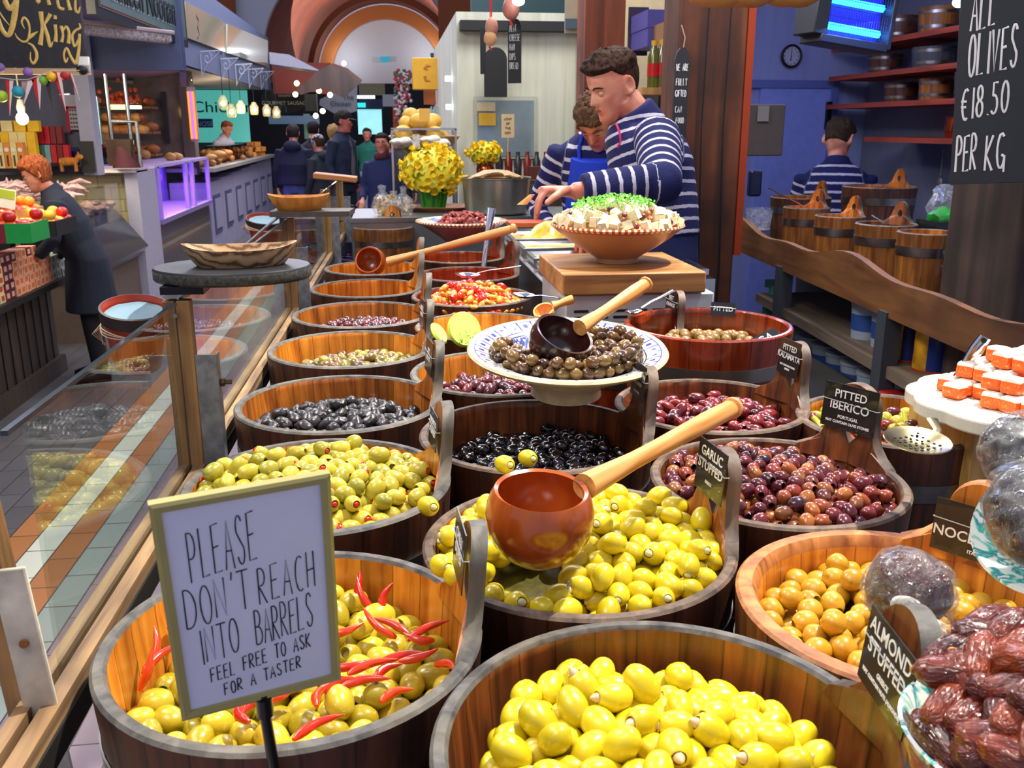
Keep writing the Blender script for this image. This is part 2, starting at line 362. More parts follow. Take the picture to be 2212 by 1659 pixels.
def bucket(label, cx, cy, R=.181, zr=1.24, h=.29, az=0.0, mo=W_OUT, mr=W_RIM, mi=W_IN, handle=True, hh=.098, th=.0145, taper=.9, name='olive_bucket', bands=(.075, .2), wire=False, lip=0, group=None, cat='bucket', hmat=None, rimw=0, rotx=0, bm=STEEL, hu=1):
 t = thing(name, label, cat, (cx, cy, zr - h), (rotx, 0, 0), group)
 Rb = R * taper
 ro = lambda z: Rb + (R - Rb) * z / h
 P = [(0, 0), (Rb, 0)] + [(ro(h * k / 6), h * k / 6) for k in range(1, 6)] + [(R, h - .003), (R - .003, h), (R - th + .003, h + .0005), (R - th, h - .003), (R - th - lip, h - .012)] + [(ro(h * k / 6) - th - lip, h * k / 6) for k in (5, 4, 3, 2, 1)] + [(Rb - th - lip, .012), (0, .012)]
 ms = [0] * 7 + [1] * 3 + ([1] if lip else [2]) + [2] * 9
 MB().lathe(P, 72, mis=ms[:len(P) - 1], wob=.004).build('body', [mo, mr, mi], t)
 for zb in bands:
  z = h - zb; b = MB(); w = .014
  b.lathe([(ro(z - w) + .0004, z - w), (ro(z - w) + .002, z - w), (ro(z + w) + .002, z + w), (ro(z + w) + .0004, z + w)], 64)
  b.build('band', bm, t)
 if handle:
  Rm = R - th / 2; out = []
  half = [(.088, -.012), (.082, 0.0), (.060, .010), (.047, .022), (.041, .036)]
  top = [(.038 * math.cos(a), hh - .036 + .036 * math.sin(a)) for a in [PI / 2 * k / 8 for k in range(9)]]
  half += [(.038, hh * .55)] + top
  outl = half + [(-u, v) for u, v in half[::-1][1:]] + [(0, -.012)]
  outl = [(u * hu, v) for u, v in outl]; hc = (0, .037 * min(1, hu * 1.1)); hole = []
  for u, v in outl:
   a = math.atan2((v - hc[1]) / 1.5, (u - hc[0])); hole.append((hc[0] + .013 * hu * math.cos(a), hc[1] + .021 * hu * math.sin(a)))
  b = MB(); n = len(outl); vs = []
  for tt in (-th / 2 - .0006, th / 2 + .0006):
   for L in (outl, hole):
    for u, v in L:
     a = az + u / Rm; r = Rm + (R - Rb) / h * v + tt
     vs.append((r * math.cos(a), r * math.sin(a), h + v))
  fs = []; mm = []
  for i in range(n):
   j = (i + 1) % n
   fs += [(i, j, n + j, n + i), (2 * n + i, 3 * n + i, 3 * n + j, 2 * n + j), (i, 2 * n + i, 2 * n + j, j), (n + i, n + j, 3 * n + j, 3 * n + i)]; mm += [1, 2, 0, 0]
  o = len(b.f); b.add(vs, fs); b.m[o:] = mm
  b.build('handle', hmat or [mr, mi, mo], t, smooth=50)
 if wire:
  MB().lathe([(ro(h - .13) + .006 + .002 * math.cos(a), h - .13 + .002 * math.sin(a)) for a in [2 * PI * k / 6 for k in range(7)]], 48).build('wire_hoop', STEEL_B, t)
 return t
def handle_frame(cx, cy, R, zr, az, v=.07, lean=.09, turn=0, side=-.0255, du=0):
 """frame for a card strapped to the inner face of the raised stave"""
 r = R + side + lean * v
 p = Vector((cx + r * math.cos(az), cy + r * math.sin(az), zr + v))
 n = Vector((-math.cos(az), -math.sin(az), lean)); up = Vector((0, 0, 1)); x = up.cross(n)
 x = (Matrix.Rotation(turn, 3, n.normalized()) @ x)
 return frame(p + x * du, x, n)
CARD_B = plain('card_olive', '#4b4c14', .3, coat=.5)
def label_card(label, M, lines, w=.082, h=.066, mat=CARDM, fold=False, band=True):
 t = thing('label_card', label, 'label', M.to_translation(), M.to_euler())
 I = Matrix.Identity(4)
 cd = MB().box((0, 0, .0006), (w, h, .0012)).build('card', mat, t)
 if fold: MB().box((0, -h * .32, .0013), (w * .98, h * .34, .0006)).build('fold', CARD_B, t)
 for (s, y, sz) in lines:
  text('lettering', s, sz, CHALK, cd, frame((0, y, .0016), (1, 0, 0), (0, 0, 1)), extrude=.0002, offset=.0002)
 if band:
  MB().tube([(-w / 2 - .001, h * .12, -.004), (-w / 2 - .001, h * .12, .002), (0, h * .1, .0026), (w / 2 + .001, h * .08, .002), (w / 2 + .001, h * .08, -.004)], .0007, 6).build('rubber_band', plain('rubber', '#b9b8b0', .4), t)
 return t
def olive_mesh(name, L, W, mat, hole=False, seed=0, rough=.0, n=18, m=12, pit=False, inner=None, cross=False):
 prof = []
 for j in range(m + 1):
  a = PI * j / m
  if hole and a < .42: continue
  r = math.sin(a) ** .92 * W / 2; z = math.cos(a) * L / 2
  prof.append((r, z))
 k = 0
 if hole:
  r0, z0 = prof[0]; dep = .55 if pit else .18
  prof = [(0, z0 - L * dep), (r0 * .62, z0 - L * dep + .001), (r0 * .72, z0 - .0012), (r0 * .82, z0 + .0006)] + prof; k = 3
 b = MB(); b.lathe(prof, n, mis=[1] * k + [0] * (len(prof) - 1 - k))
 if rough: b.jitter(rough, 140, seed)
 b.jitter(W * .05, 55, seed + 5)
 return b.mesh(name, [mat, inner or mat])
M_GREEN = skinfruit('olive_bright_green', ['#bda70c', '#d2bb12', '#e2cc20', '#c8b00e'], .3, '#ecd84e', 40)
M_GREEN_D = skinfruit('olive_mixed_green', ['#9c8c18', '#b39c1c', '#d8c030', '#8a7f20'], .25, '#d8cf6a', 45)
M_GREEN_P = skinfruit('olive_pale_green', ['#9a9222', '#b4a42a', '#cfbc3c', '#8e8a28', '#c2ae2e'], .25, '#d9d27a', 45)
M_GOLD = skinfruit('olive_golden', ['#b8841a', '#d09c22', '#c4901c', '#d8a830'], .3, '#8d6a18', 40)
M_IBER = skinfruit('olive_purple', ['#3a1420', '#5a1c26', '#7a2c2a', '#2c1626', '#8a3424', '#b0682a', '#4c1a2a', '#c08434'], .2, '#7a3030', 40, coat=.5)
M_KAL = skinfruit('olive_kalamata', ['#2c1018', '#4c1a24', '#6e2a2e', '#3a1824', '#5a2028'], .22, '#8a4444', 40, coat=.5)
M_KALR = skinfruit('olive_wine_red', ['#5c1620', '#7c2026', '#8c2c24', '#3c1420', '#6a1a22'], .22, '#9a4034', 40, coat=.5)
M_MIX = skinfruit('olive_mottled', ['#3c2820', '#6a5428', '#8c8830', '#4a2a2a', '#7c5a30', '#a09a38', '#2e2024'], .25, '#9a7a48', 40, coat=.4)
M_BLK = skinfruit('olive_black_dry', ['#1c181a', '#2c2628', '#141214', '#3a3234'], .35, '#4c4448', 50, bump=.4)
M_BLKS = skinfruit('olive_black_oily', ['#060506', '#0c090a', '#1a0f0c', '#050505'], .1, '#1c1410', 50, coat=.8, bump=.4)
M_MOR = skinfruit('olive_brown_dressed', ['#4a2c1c', '#6c4a26', '#3c241c', '#8a6a30', '#5a3a22'], .22, '#8e7038', 40, coat=.5, bump=.2)
M_BRN = skinfruit('olive_brown_round', ['#7c5c2c', '#8e6c34', '#6a4a28'], .3, '#a88844', 40)
M_PIT = plain('olive_hole', '#3c1410', .4)
M_PITG = plain('olive_hole_green', '#8f7e1e', .5)
M_RED = skinfruit('pimento_red', ['#b01008', '#d42410', '#c81a0c'], .25)
M_CHILI = skinfruit('chilli_red', ['#b0140a', '#cc2a10', '#d8400f', '#9c1010'], .2, coat=.5)
M_ALM = plain('almond_cream', '#d9b487', .5)
M_GARL = plain('garlic_cream', '#d6cf94', .4)
def settle(R, floor, d, n, it=70, seed=1, off=(0, 0), fR=None):
 rs = np.random.RandomState(seed)
 a = rs.rand(n) * 2 * np.pi; r = (R - d / 2) * np.sqrt(rs.rand(n))
 p = np.stack([off[0] + r * np.cos(a) * .98, off[1] + r * np.sin(a) * .98, np.zeros(n)], 1)
 p[:, 2] = floor(p[:, 0], p[:, 1]) + d / 2 + rs.rand(n) * d * 2.2
 iu = np.triu_indices(n, 1)
 for k in range(it):
  p[:, 2] -= d * .06
  for _ in range(2):
   D = p[iu[0]] - p[iu[1]]; L = np.sqrt((D ** 2).sum(1)) + 1e-9; m = L < d
   if m.any():
    i0 = iu[0][m]; i1 = iu[1][m]; c = D[m] / L[m][:, None] * ((d - L[m]) * .42)[:, None]
    np.add.at(p, i0, c); np.add.at(p, i1, -c)
   rr = np.sqrt(p[:, 0] ** 2 + p[:, 1] ** 2) + 1e-9; lim = R - d / 2; s = np.where(rr > lim, lim / rr, 1)
   p[:, 0] *= s; p[:, 1] *= s
   p[:, 2] = np.maximum(p[:, 2], floor(p[:, 0], p[:, 1]) + d / 2)
 return p
def heap(c, zr, R, level, dome, d, layers, protos, name, label, cat, group, seed=1, off=(0, 0), kids=None, flat=.35, bed=None, dome_pow=1.0, it=70, cap=300, tilt=0, skip=None, sc=.08):
 n = int(layers * R * R * PI / (d * d * .95)); n = min(n, cap)
 base = level - d * 1.9
 fl = lambda x, y: base + dome * np.maximum(0, 1 - ((x - off[0]) ** 2 + (y - off[1]) ** 2) / (R * R)) ** dome_pow + tilt * y
 P = settle(R, fl, d, n, it, seed, off)
 rnd = random.Random(seed)
 W3 = P + np.array([c[0], c[1], zr]); vis = np.zeros(len(P), bool)
 offs = [(.36 * d * a, .36 * d * b) for a, b in ((0, 0), (1, 0), (-1, 0), (0, 1), (0, -1), (.8, .8), (-.8, .8), (.8, -.8), (-.8, -.8))]
 for E in ((0, 0, 1.7), (-.45, .1, 1.75), (.5, .1, 1.75)):   # leave out what no nearby viewpoint could see
  V = np.array(E) - W3; V /= np.linalg.norm(V, axis=1)[:, None]
  S = np.cross(V, [0, 0, 1.]); S /= np.linalg.norm(S, axis=1)[:, None]; U = np.cross(S, V)
  for a, b in offs:
   Q = W3 + S * a + U * b; D = W3[None] - Q[:, None]; t = (D * V[:, None]).sum(2)
   r2 = (D ** 2).sum(2) - t * t; np.fill_diagonal(r2, 9)
   vis |= ~((t > .1 * d) & (r2 < (.5 * d) ** 2)).any(1)
 P = P[vis]
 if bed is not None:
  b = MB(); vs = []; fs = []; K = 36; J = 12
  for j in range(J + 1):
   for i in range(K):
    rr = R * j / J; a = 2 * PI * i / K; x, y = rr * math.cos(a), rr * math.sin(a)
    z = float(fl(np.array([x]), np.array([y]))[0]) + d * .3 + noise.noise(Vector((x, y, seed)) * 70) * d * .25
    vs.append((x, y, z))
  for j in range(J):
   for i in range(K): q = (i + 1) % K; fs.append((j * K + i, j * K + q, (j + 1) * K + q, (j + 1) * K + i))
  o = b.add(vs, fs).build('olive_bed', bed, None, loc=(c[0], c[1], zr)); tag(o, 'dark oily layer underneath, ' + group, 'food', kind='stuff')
 out = []
 for i, p in enumerate(P):
  if skip and skip(p): continue
  az = rnd.uniform(0, 2 * PI); el = rnd.gauss(.1, flat)
  ax = Vector((math.cos(az) * math.cos(el), math.sin(az) * math.cos(el), math.sin(el)))
  q = ax.to_track_quat('Z', 'Y'); k = rnd.randrange(len(protos)); s = rnd.uniform(1 - sc, 1 + sc)
  nm = name if isinstance(name, str) else name[k]; lb = label if isinstance(label, str) else label[k]
  dx, dy = p[0] / R, p[1] / R
  lb += ', ' + ('in the middle' if dx * dx + dy * dy < .16 else ('near the ' + ('back' if dy > .38 else 'front' if dy < -.38 else '') + (' ' if abs(dy) > .38 and abs(dx) > .38 else '') + ('left' if dx < -.38 else 'right' if dx > .38 else '') + ' rim').replace('  ', ' '))
  gp = group if isinstance(label, str) else nm.replace('_', ' ') + 's, ' + group
  o = place(nm, protos[k], (c[0] + p[0], c[1] + p[1], zr + p[2]), q, lb, cat, gp, s)
  if kids and kids[k] is not None: part(kids[k][1], kids[k][0], o)
  out.append(o)
 return out
bucket('front left olive bucket with chillies, nearest the glass screen', -.106, .800, .178, az=.05, mi=W_IN_O, wire=True)
bucket('big bucket of almond-stuffed olives, nearest the camera', .198, .600, .185, az=-.12, hh=.112, mi=W_IN_D, mr=W_RIM, wire=True)
bucket('bucket of garlic-stuffed green olives with the round wooden ladle', .200, .965, .180, az=.10, mr=W_RIM_B, mi=W_IN, wire=True)
bucket('bucket of red-pimento-stuffed olives behind the notice', -.112, 1.195, .179, az=.12, mi=W_IN_O)
bucket('bucket of wrinkled dry black olives', -.103, 1.575, .179, az=.12)
bucket('bucket of glistening jet black olives under the patterned dish', .211, 1.362, .183, az=.04, mr=W_RIM_B, mi=W_IN_D)
bucket('bucket of mixed green and brown olives left of the patterned dish', -.100, 1.985, .177, az=.1, mi=W_IN_O)
bucket('bucket of small wine-coloured olives, fifth from the front along the glass', -.088, 2.369, .177, az=.1)
bucket('empty light-wood bucket behind the small wine-coloured olives', -.084, 2.77, .168, az=.12, mi=W_IN_O)
bucket('empty bucket under the long-handled dark ladle', -.07, 3.18, .168, az=.1, mi=W_IN_O, handle=True)
bucket('empty bucket with steel hoop farthest back along the glass', -.049, 4.54, .146, zr=1.24, h=.26, az=1.2, mo=W_OUT_L, mi=W_IN_O, mr=W_RIM_B, hh=.09)
bucket('bucket of kalamata olives half hidden by the patterned dish', .20, 1.745, .178, az=2.9, handle=False, mi=W_IN_O)
bucket('bucket of pitted purple and tan olives on the right', .508, 1.128, .172, az=.50, mr=W_RIM_B, mi=W_IN_D, hh=.105, wire=True)
bucket('orange-rimmed bucket of golden olives at right', .505, .785, .172, az=.60, mo=W_OUT_L, mr=W_RIM_O, mi=W_IN_O, lip=.004, th=.02, hmat=[W_RIM_O, W_IN_O, W_IN_O], hh=.082, wire=True)
bucket('bucket of wine-red olives below the varnished red bucket', .534, 1.48, .165, az=.12, mr=W_RIM_B, mi=W_IN_D, hh=.1)
bucket('bucket of mixed olive salad behind the strainer spoon', .802, 1.36, .152, az=2.0, handle=False, mi=W_IN_O, mr=W_RIM_B)
bucket('varnished red-brown bucket raised above the others', .655, 1.86, .176, zr=1.30, h=.2, az=1, mo=W_RED, mr=W_RED, mi=W_RED, handle=False, th=.012, taper=.93, bands=(.075,), bm=plain('band_satin', '#a09a92', .3, .9), name='wooden_bucket')
bucket('empty bucket holding sliced lemon at its rim', .208, 2.18, .166, az=.2, handle=False, mi=W_IN_O, mr=W_RIM_B)
bucket('bucket of butter beans in red dressing', .215, 2.60, .172, zr=1.24, az=.6, handle=False, mi=W_RED, mr=W_RIM_B)
bucket('bucket of chopped tomatoes with a steel spoon', .235, 2.97, .165, zr=1.245, az=.3, handle=True, mi=W_RED, mr=W_RIM_B)
bucket('bucket of sun-dried tomatoes behind the chopped ones', .235, 3.38, .165, zr=1.245, az=.3, handle=True, mi=W_RED, mr=W_RIM_B)
bucket('reddish bucket behind the dish ladle handle', .50, 2.03, .150, zr=1.24, az=.1, mi=W_RED, mr=W_RIM_B, mo=W_RED)
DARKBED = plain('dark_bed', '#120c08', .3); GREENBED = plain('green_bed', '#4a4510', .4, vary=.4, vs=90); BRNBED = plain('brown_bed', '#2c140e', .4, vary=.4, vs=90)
alm = [olive_mesh('almond_olive_%d' % i, .0345, .0255, M_GREEN, True, i, inner=M_PITG) for i in range(3)]
nut = MB(); nut.lathe([(0, -.006), (.0046, -.003), (.005, 0), (.0036, .004), (.0012, .008), (0, .009)], 10); nut.jitter(.0006, 200); nutm = nut.mesh('almond', M_ALM)
nutm.transform(Matrix.Translation((0, 0, .0135)))
gl = MB().ell((0, 0, .0125), (.0052, .0046, .004), n=10, m=6).jitter(.0006, 200).mesh('garlic', M_GARL)
pm = MB().ell((0, 0, .0115), (.0040, .0038, .0032), n=10, m=6).mesh('pimento', M_RED)
pmx = MB().ell((0, 0, .013), (.0050, .004, .006), n=10, m=6).jitter(.002, 150).mesh('pimento', M_RED)
alm2 = [olive_mesh('cut_olive_%d' % i, .035, .026, M_GREEN, False, i + 8) for i in range(2)]
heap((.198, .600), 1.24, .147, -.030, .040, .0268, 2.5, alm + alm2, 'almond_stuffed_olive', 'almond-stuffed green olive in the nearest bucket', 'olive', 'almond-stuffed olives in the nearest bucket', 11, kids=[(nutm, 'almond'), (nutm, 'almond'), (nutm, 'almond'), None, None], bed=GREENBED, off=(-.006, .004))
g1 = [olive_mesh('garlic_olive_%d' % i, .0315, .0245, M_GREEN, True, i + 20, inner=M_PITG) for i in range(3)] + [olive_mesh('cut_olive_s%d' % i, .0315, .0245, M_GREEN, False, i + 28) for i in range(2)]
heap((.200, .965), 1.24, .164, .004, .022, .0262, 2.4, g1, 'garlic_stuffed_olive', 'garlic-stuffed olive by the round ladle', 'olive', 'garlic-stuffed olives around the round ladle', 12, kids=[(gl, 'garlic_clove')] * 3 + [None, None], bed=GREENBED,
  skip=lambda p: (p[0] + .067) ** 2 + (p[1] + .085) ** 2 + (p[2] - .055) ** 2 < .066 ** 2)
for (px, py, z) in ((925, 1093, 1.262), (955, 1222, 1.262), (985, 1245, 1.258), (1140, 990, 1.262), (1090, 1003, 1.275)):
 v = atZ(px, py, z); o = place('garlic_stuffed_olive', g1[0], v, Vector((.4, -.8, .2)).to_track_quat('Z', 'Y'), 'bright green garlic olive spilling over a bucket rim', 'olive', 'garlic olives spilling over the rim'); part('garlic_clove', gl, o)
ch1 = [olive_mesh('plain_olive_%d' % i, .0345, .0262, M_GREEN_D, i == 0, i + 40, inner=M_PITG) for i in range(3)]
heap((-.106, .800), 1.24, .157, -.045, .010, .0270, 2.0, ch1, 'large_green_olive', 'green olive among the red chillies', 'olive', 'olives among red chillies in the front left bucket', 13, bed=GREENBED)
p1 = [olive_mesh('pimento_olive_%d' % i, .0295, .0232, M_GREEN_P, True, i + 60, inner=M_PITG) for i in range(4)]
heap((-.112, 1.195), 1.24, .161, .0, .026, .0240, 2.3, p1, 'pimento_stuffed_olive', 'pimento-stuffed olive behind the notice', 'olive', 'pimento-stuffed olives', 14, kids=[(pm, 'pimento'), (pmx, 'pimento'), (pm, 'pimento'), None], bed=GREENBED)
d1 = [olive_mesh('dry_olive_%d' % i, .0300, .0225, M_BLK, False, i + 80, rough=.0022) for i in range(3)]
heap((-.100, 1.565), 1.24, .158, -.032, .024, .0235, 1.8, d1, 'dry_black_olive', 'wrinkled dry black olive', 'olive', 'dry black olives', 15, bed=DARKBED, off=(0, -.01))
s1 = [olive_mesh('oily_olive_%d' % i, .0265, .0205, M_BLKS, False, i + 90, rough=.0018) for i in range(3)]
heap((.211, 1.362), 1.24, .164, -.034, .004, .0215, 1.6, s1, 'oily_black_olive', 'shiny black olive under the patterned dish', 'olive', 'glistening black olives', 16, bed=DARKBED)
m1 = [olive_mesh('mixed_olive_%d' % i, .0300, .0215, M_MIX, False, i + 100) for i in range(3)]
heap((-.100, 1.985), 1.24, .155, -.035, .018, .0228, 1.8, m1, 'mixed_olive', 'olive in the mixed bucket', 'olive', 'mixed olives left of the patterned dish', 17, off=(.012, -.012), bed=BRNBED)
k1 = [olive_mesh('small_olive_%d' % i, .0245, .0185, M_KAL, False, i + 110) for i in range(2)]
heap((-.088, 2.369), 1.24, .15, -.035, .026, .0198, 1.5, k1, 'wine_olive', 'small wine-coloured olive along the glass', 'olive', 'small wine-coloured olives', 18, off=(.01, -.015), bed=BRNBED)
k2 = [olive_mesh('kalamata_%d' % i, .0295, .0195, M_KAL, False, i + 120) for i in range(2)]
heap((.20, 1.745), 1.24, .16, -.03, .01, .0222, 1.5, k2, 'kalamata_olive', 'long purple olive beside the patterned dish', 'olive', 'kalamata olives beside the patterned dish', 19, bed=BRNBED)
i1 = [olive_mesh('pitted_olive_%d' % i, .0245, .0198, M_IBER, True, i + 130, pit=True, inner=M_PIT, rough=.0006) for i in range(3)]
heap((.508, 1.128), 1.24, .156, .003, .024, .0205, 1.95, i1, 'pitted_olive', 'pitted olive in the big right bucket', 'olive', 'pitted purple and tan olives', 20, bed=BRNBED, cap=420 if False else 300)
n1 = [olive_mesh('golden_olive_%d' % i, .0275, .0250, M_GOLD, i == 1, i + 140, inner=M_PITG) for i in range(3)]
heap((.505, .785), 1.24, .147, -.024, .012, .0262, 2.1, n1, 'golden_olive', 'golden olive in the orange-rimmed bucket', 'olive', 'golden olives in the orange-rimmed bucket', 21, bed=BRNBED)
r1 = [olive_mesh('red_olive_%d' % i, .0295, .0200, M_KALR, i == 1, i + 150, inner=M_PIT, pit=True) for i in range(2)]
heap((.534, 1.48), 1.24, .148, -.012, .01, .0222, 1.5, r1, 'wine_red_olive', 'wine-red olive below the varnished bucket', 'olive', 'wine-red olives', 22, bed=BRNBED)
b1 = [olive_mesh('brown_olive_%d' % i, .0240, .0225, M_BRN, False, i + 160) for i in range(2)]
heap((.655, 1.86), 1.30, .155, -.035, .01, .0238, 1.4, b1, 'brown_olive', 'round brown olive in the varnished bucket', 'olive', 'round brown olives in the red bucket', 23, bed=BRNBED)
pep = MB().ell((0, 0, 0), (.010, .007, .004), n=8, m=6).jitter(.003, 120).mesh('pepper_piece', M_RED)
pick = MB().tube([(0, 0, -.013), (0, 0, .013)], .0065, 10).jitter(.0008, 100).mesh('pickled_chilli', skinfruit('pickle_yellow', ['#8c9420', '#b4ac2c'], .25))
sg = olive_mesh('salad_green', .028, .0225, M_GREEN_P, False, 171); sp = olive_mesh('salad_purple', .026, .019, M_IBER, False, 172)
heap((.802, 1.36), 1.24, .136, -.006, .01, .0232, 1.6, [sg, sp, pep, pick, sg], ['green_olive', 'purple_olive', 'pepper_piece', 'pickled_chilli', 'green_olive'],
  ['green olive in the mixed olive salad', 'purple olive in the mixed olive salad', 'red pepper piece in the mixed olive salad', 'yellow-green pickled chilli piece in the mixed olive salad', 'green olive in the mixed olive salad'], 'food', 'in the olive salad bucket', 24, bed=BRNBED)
def chilli_mesh(L, bend, seed):
 pts = [(bend * math.sin(PI * k / 8) * L, 0, L * (k / 8 - .5)) for k in range(9)]
 return MB().tube(pts, [.0022, .0042, .0050, .0052, .0048, .0042, .0034, .0022, .0006], 10).jitter(.0008, 120, seed).mesh('chilli', M_CHILI)
chm = [chilli_mesh(.055, .12, 1), chilli_mesh(.045, -.1, 2), chilli_mesh(.036, .2, 3)]
for i, (px, py, el, az, k) in enumerate([(792, 1285, .75, 2.2, 0), (768, 1270, 1.0, 1.0, 1), (820, 1345, .5, 2.5, 0), (845, 1352, .3, 2.7, 1), (925, 1362, .25, .3, 0), (838, 1290, .9, .9, 2), (870, 1422, .1, .1, 0), (905, 1415, .15, .2, 1), (805, 1440, .1, .25, 0), (755, 1435, .1, .1, 1), (790, 1475, .1, 0, 0), (858, 1502, .1, .35, 2), (690, 1570, .1, .5, 0), (560, 1520, .1, .6, 2), (745, 1360, .2, .2, 1), (960, 1440, .3, -1, 2), (330, 1395, .8, 1.6, 1), (352, 1420, .2, .9, 0), (315, 1445, 1.1, .9, 1), (530, 1535, .1, 1.9, 2), (700, 1500, .1, 1.2, 2), (840, 1450, .1, .6, 2), (360, 1330, .4, .4, 2), (735, 1480, .2, .3, 2), (905, 1375, .2, 2.9, 2), (600, 1500, .2, .3, 1)]):
 p = atZ(px, py, 1.216); ax = Vector((math.cos(az) * math.cos(el), math.sin(az) * math.cos(el), math.sin(el)))
 d = Vector((p.x + .106, p.y - .800));
 if d.length > .145: d *= .145 / d.length; p = Vector((d.x - .106, d.y + .800, p.z))
 place('red_chilli', chm[k], p, ax.to_track_quat('Z', 'Y'), 'thin red chilli lying on the green olives behind the notice', 'chilli', 'red chillies on the front left olives', .86)
label_card('black card reading ALMOND STUFFED on the nearest bucket handle', handle_frame(.198, .600, .185, 1.24, -.12, .062), [('ALMOND', .020, .0175), ('STUFFED', .003, .0175), ('GREECE', -.012, .006), ('MAY CONTAIN NUTS (ALMONDS)', -.020, .0046)], .086, .064, mat=CARDM)
label_card('card reading GARLIC STUFFED on the handle beside the long ladle', handle_frame(.200, .965, .180, 1.24, .10, .072), [('GARLIC', .018, .0165), ('STUFFED', .002, .0165), ('GREECE', -.016, .005)], .074, .062)
label_card('black card reading PITTED IBERICO PORTUGAL', handle_frame(.508, 1.128, .172, 1.24, .50, .070, turn=0), [('PITTED', .018, .0165), ('IBERICO', .001, .0175), ('PORTUGAL', -.015, .0065), ('MAY CONTAIN OLIVE STONES', -.023, .0052)], .088, .066)
label_card('black card reading NOCELLARA ITALY on the round-topped pale handle', handle_frame(.505, .785, .172, 1.24, .60, .030, du=.004, side=-.034), [('NOCELLARA', -.007, .0165), ('ITALY', -.022, .0055)], .096, .060)
label_card('black card reading PITTED KALAMATA', handle_frame(.534, 1.48, .165, 1.24, .12, .072), [('PITTED', .016, .014), ('KALAMATA', .001, .014), ('MAY CONTAIN STONES', -.015, .0045), ('GREECE', -.021, .0045)], .066, .062)
label_card('dark card on the handle of the jet black olive bucket', handle_frame(.211, 1.362, .183, 1.24, .04, .076), [('MOROCCAN', .010, .011), ('OIL CURED', -.004, .008), ('MOROCCO', -.018, .005)], .066, .056)
label_card('card seen edge-on on the handle of the chilli olive bucket', handle_frame(-.106, .800, .178, 1.24, .05, .072), [('CHILLI', .012, .014), ('OLIVES', -.004, .014)], .07, .06)
label_card('card strapped to the pimento olive bucket handle', handle_frame(-.112, 1.195, .179, 1.24, .12, .06), [('PIMENTO', .01, .011), ('STUFFED', -.004, .011)], .058, .05)
label_card('card on the handle of the mixed olive bucket', handle_frame(-.100, 1.985, .177, 1.24, .1, .07), [('MIXED', .01, .012), ('OLIVES', -.004, .012)], .07, .06)
label_card('card on the handle of the dry black olive bucket', handle_frame(-.103, 1.575, .179, 1.24, .12, .07), [('DRY', .01, .012), ('BLACK', -.004, .012)], .07, .06)
label_card('small black card reading BEST ORANGE behind the patterned dish ladle', handle_frame(.50, 2.03, .150, 1.24, .1, .07), [('BEST', .012, .013), ('ORANGE', -.004, .012)], .058, .056)
label_card('small dark card reading PITTED behind the varnished bucket', frame(atD(1562, 668, 2.1), (1, -.2, -.05), (-.15, -1, .35)), [('PITTED', .0, .014)], .055, .03)
label_card('small blue-black card reading GA stuck in the brown olives', frame(atD(1655, 735, 1.93), (1, .1, .45), (-.1, -.9, .6)), [('GA', .002, .026)], .062, .034, band=False)
TERRA = plain('terracotta_red', '#b23a1c', .35, coat=.3, vary=.15)
TERRA_D = plain('terracotta_rim_dark', '#2c1c1a', .5, vary=.3, vs=60)
def terra_bowl_mat(name, base, dots, rimr, patt='#2c5aa0'):
 t = NT(name); tc = t.n('ShaderNodeTexCoord'); sx = t.n('ShaderNodeSeparateXYZ'); t.l(tc.outputs['Object'], sx.inputs[0])
 a = t.math('ARCTAN2', sx.outputs[1], sx.outputs[0]); f = t.math('FRACT', t.math('MULTIPLY', a, 70 / (2 * PI)))
 on = t.math('GREATER_THAN', f, .5)
 r = t.math('SQRT', t.math('ADD', t.math('POWER', sx.outputs[0], 2), t.math('POWER', sx.outputs[1], 2)))
 edge = t.math('GREATER_THAN', r, rimr)
 c = t.mix(t.math('MULTIPLY', on, edge), hx(base), hx(dots))
 t.l(c, t.b.inputs['Base Color']); t.b.inputs['Roughness'].default_value = .3; t.b.inputs['Coat Weight'].default_value = .4
 return t.m
cb = MB()
cb.box((.58, 3.0, .915), (1.66, 4.2, .05)); cb.box((.68, .62, .915), (1.46, .56, .05))
cb.box((.58, 3.05, .45), (1.5, 3.9, .88)); cb.box((.80, .8, .45), (1.0, .5, .88)); cb.build('counter', plain('counter_black', '#08080a', .5))
cnt = COL.objects['counter']; tag(cnt, 'black counter base carrying all the rows of olive buckets', 'counter')
gx = lambda y: -.338 + .019 * y
def along(y0, y1, z0, z1, dx, w, mb=None):
 mb = mb or MB(); vs = []
 for y in (y0, y1):
  for z in (z0, z1):
   for x in (dx - w / 2, dx + w / 2): vs.append((gx(y) + x, y, z))
 return mb.add(vs, [(0, 1, 3, 2), (4, 6, 7, 5), (0, 4, 5, 1), (2, 3, 7, 6), (0, 2, 6, 4), (1, 5, 7, 3)])
rail = thing('wooden_rail', 'long weathered wooden rail carrying the glass screens beside the buckets', 'rail', (gx(.3), .3, 1.21))
for nm, dx, w, m in (('outer_strip', -.011, .013, W_OAK), ('inner_strip', .012, .016, W_OAK)):
 o = along(.35, 5.0, 1.185, 1.212, dx, w).build(nm, wood('wood_rail', '#5e4430', '#b08a5c', .6, axis='Y', scale=.9, stain='#4a3828'), rail); o.location = -rail.location
o = along(.35, 5.0, 1.17, 1.196, .0, .045).build('groove', plain('groove_dark', '#1a1612', .6), rail); o.location = -rail.location
GL_P = glass('screen_glass', (.93, .97, .96, 1), 0, 1.5)
GLE = plain('glass_edge', '#16242c', .15, coat=.5)
ys = [.79, 1.37, 2.63, 3.85, 4.6]
gl_l = ['glass screen pane nearest the camera, left of the notice', 'glass screen pane behind the oval black shelf', 'third glass screen pane along the rail', 'farthest glass screen pane along the rail']
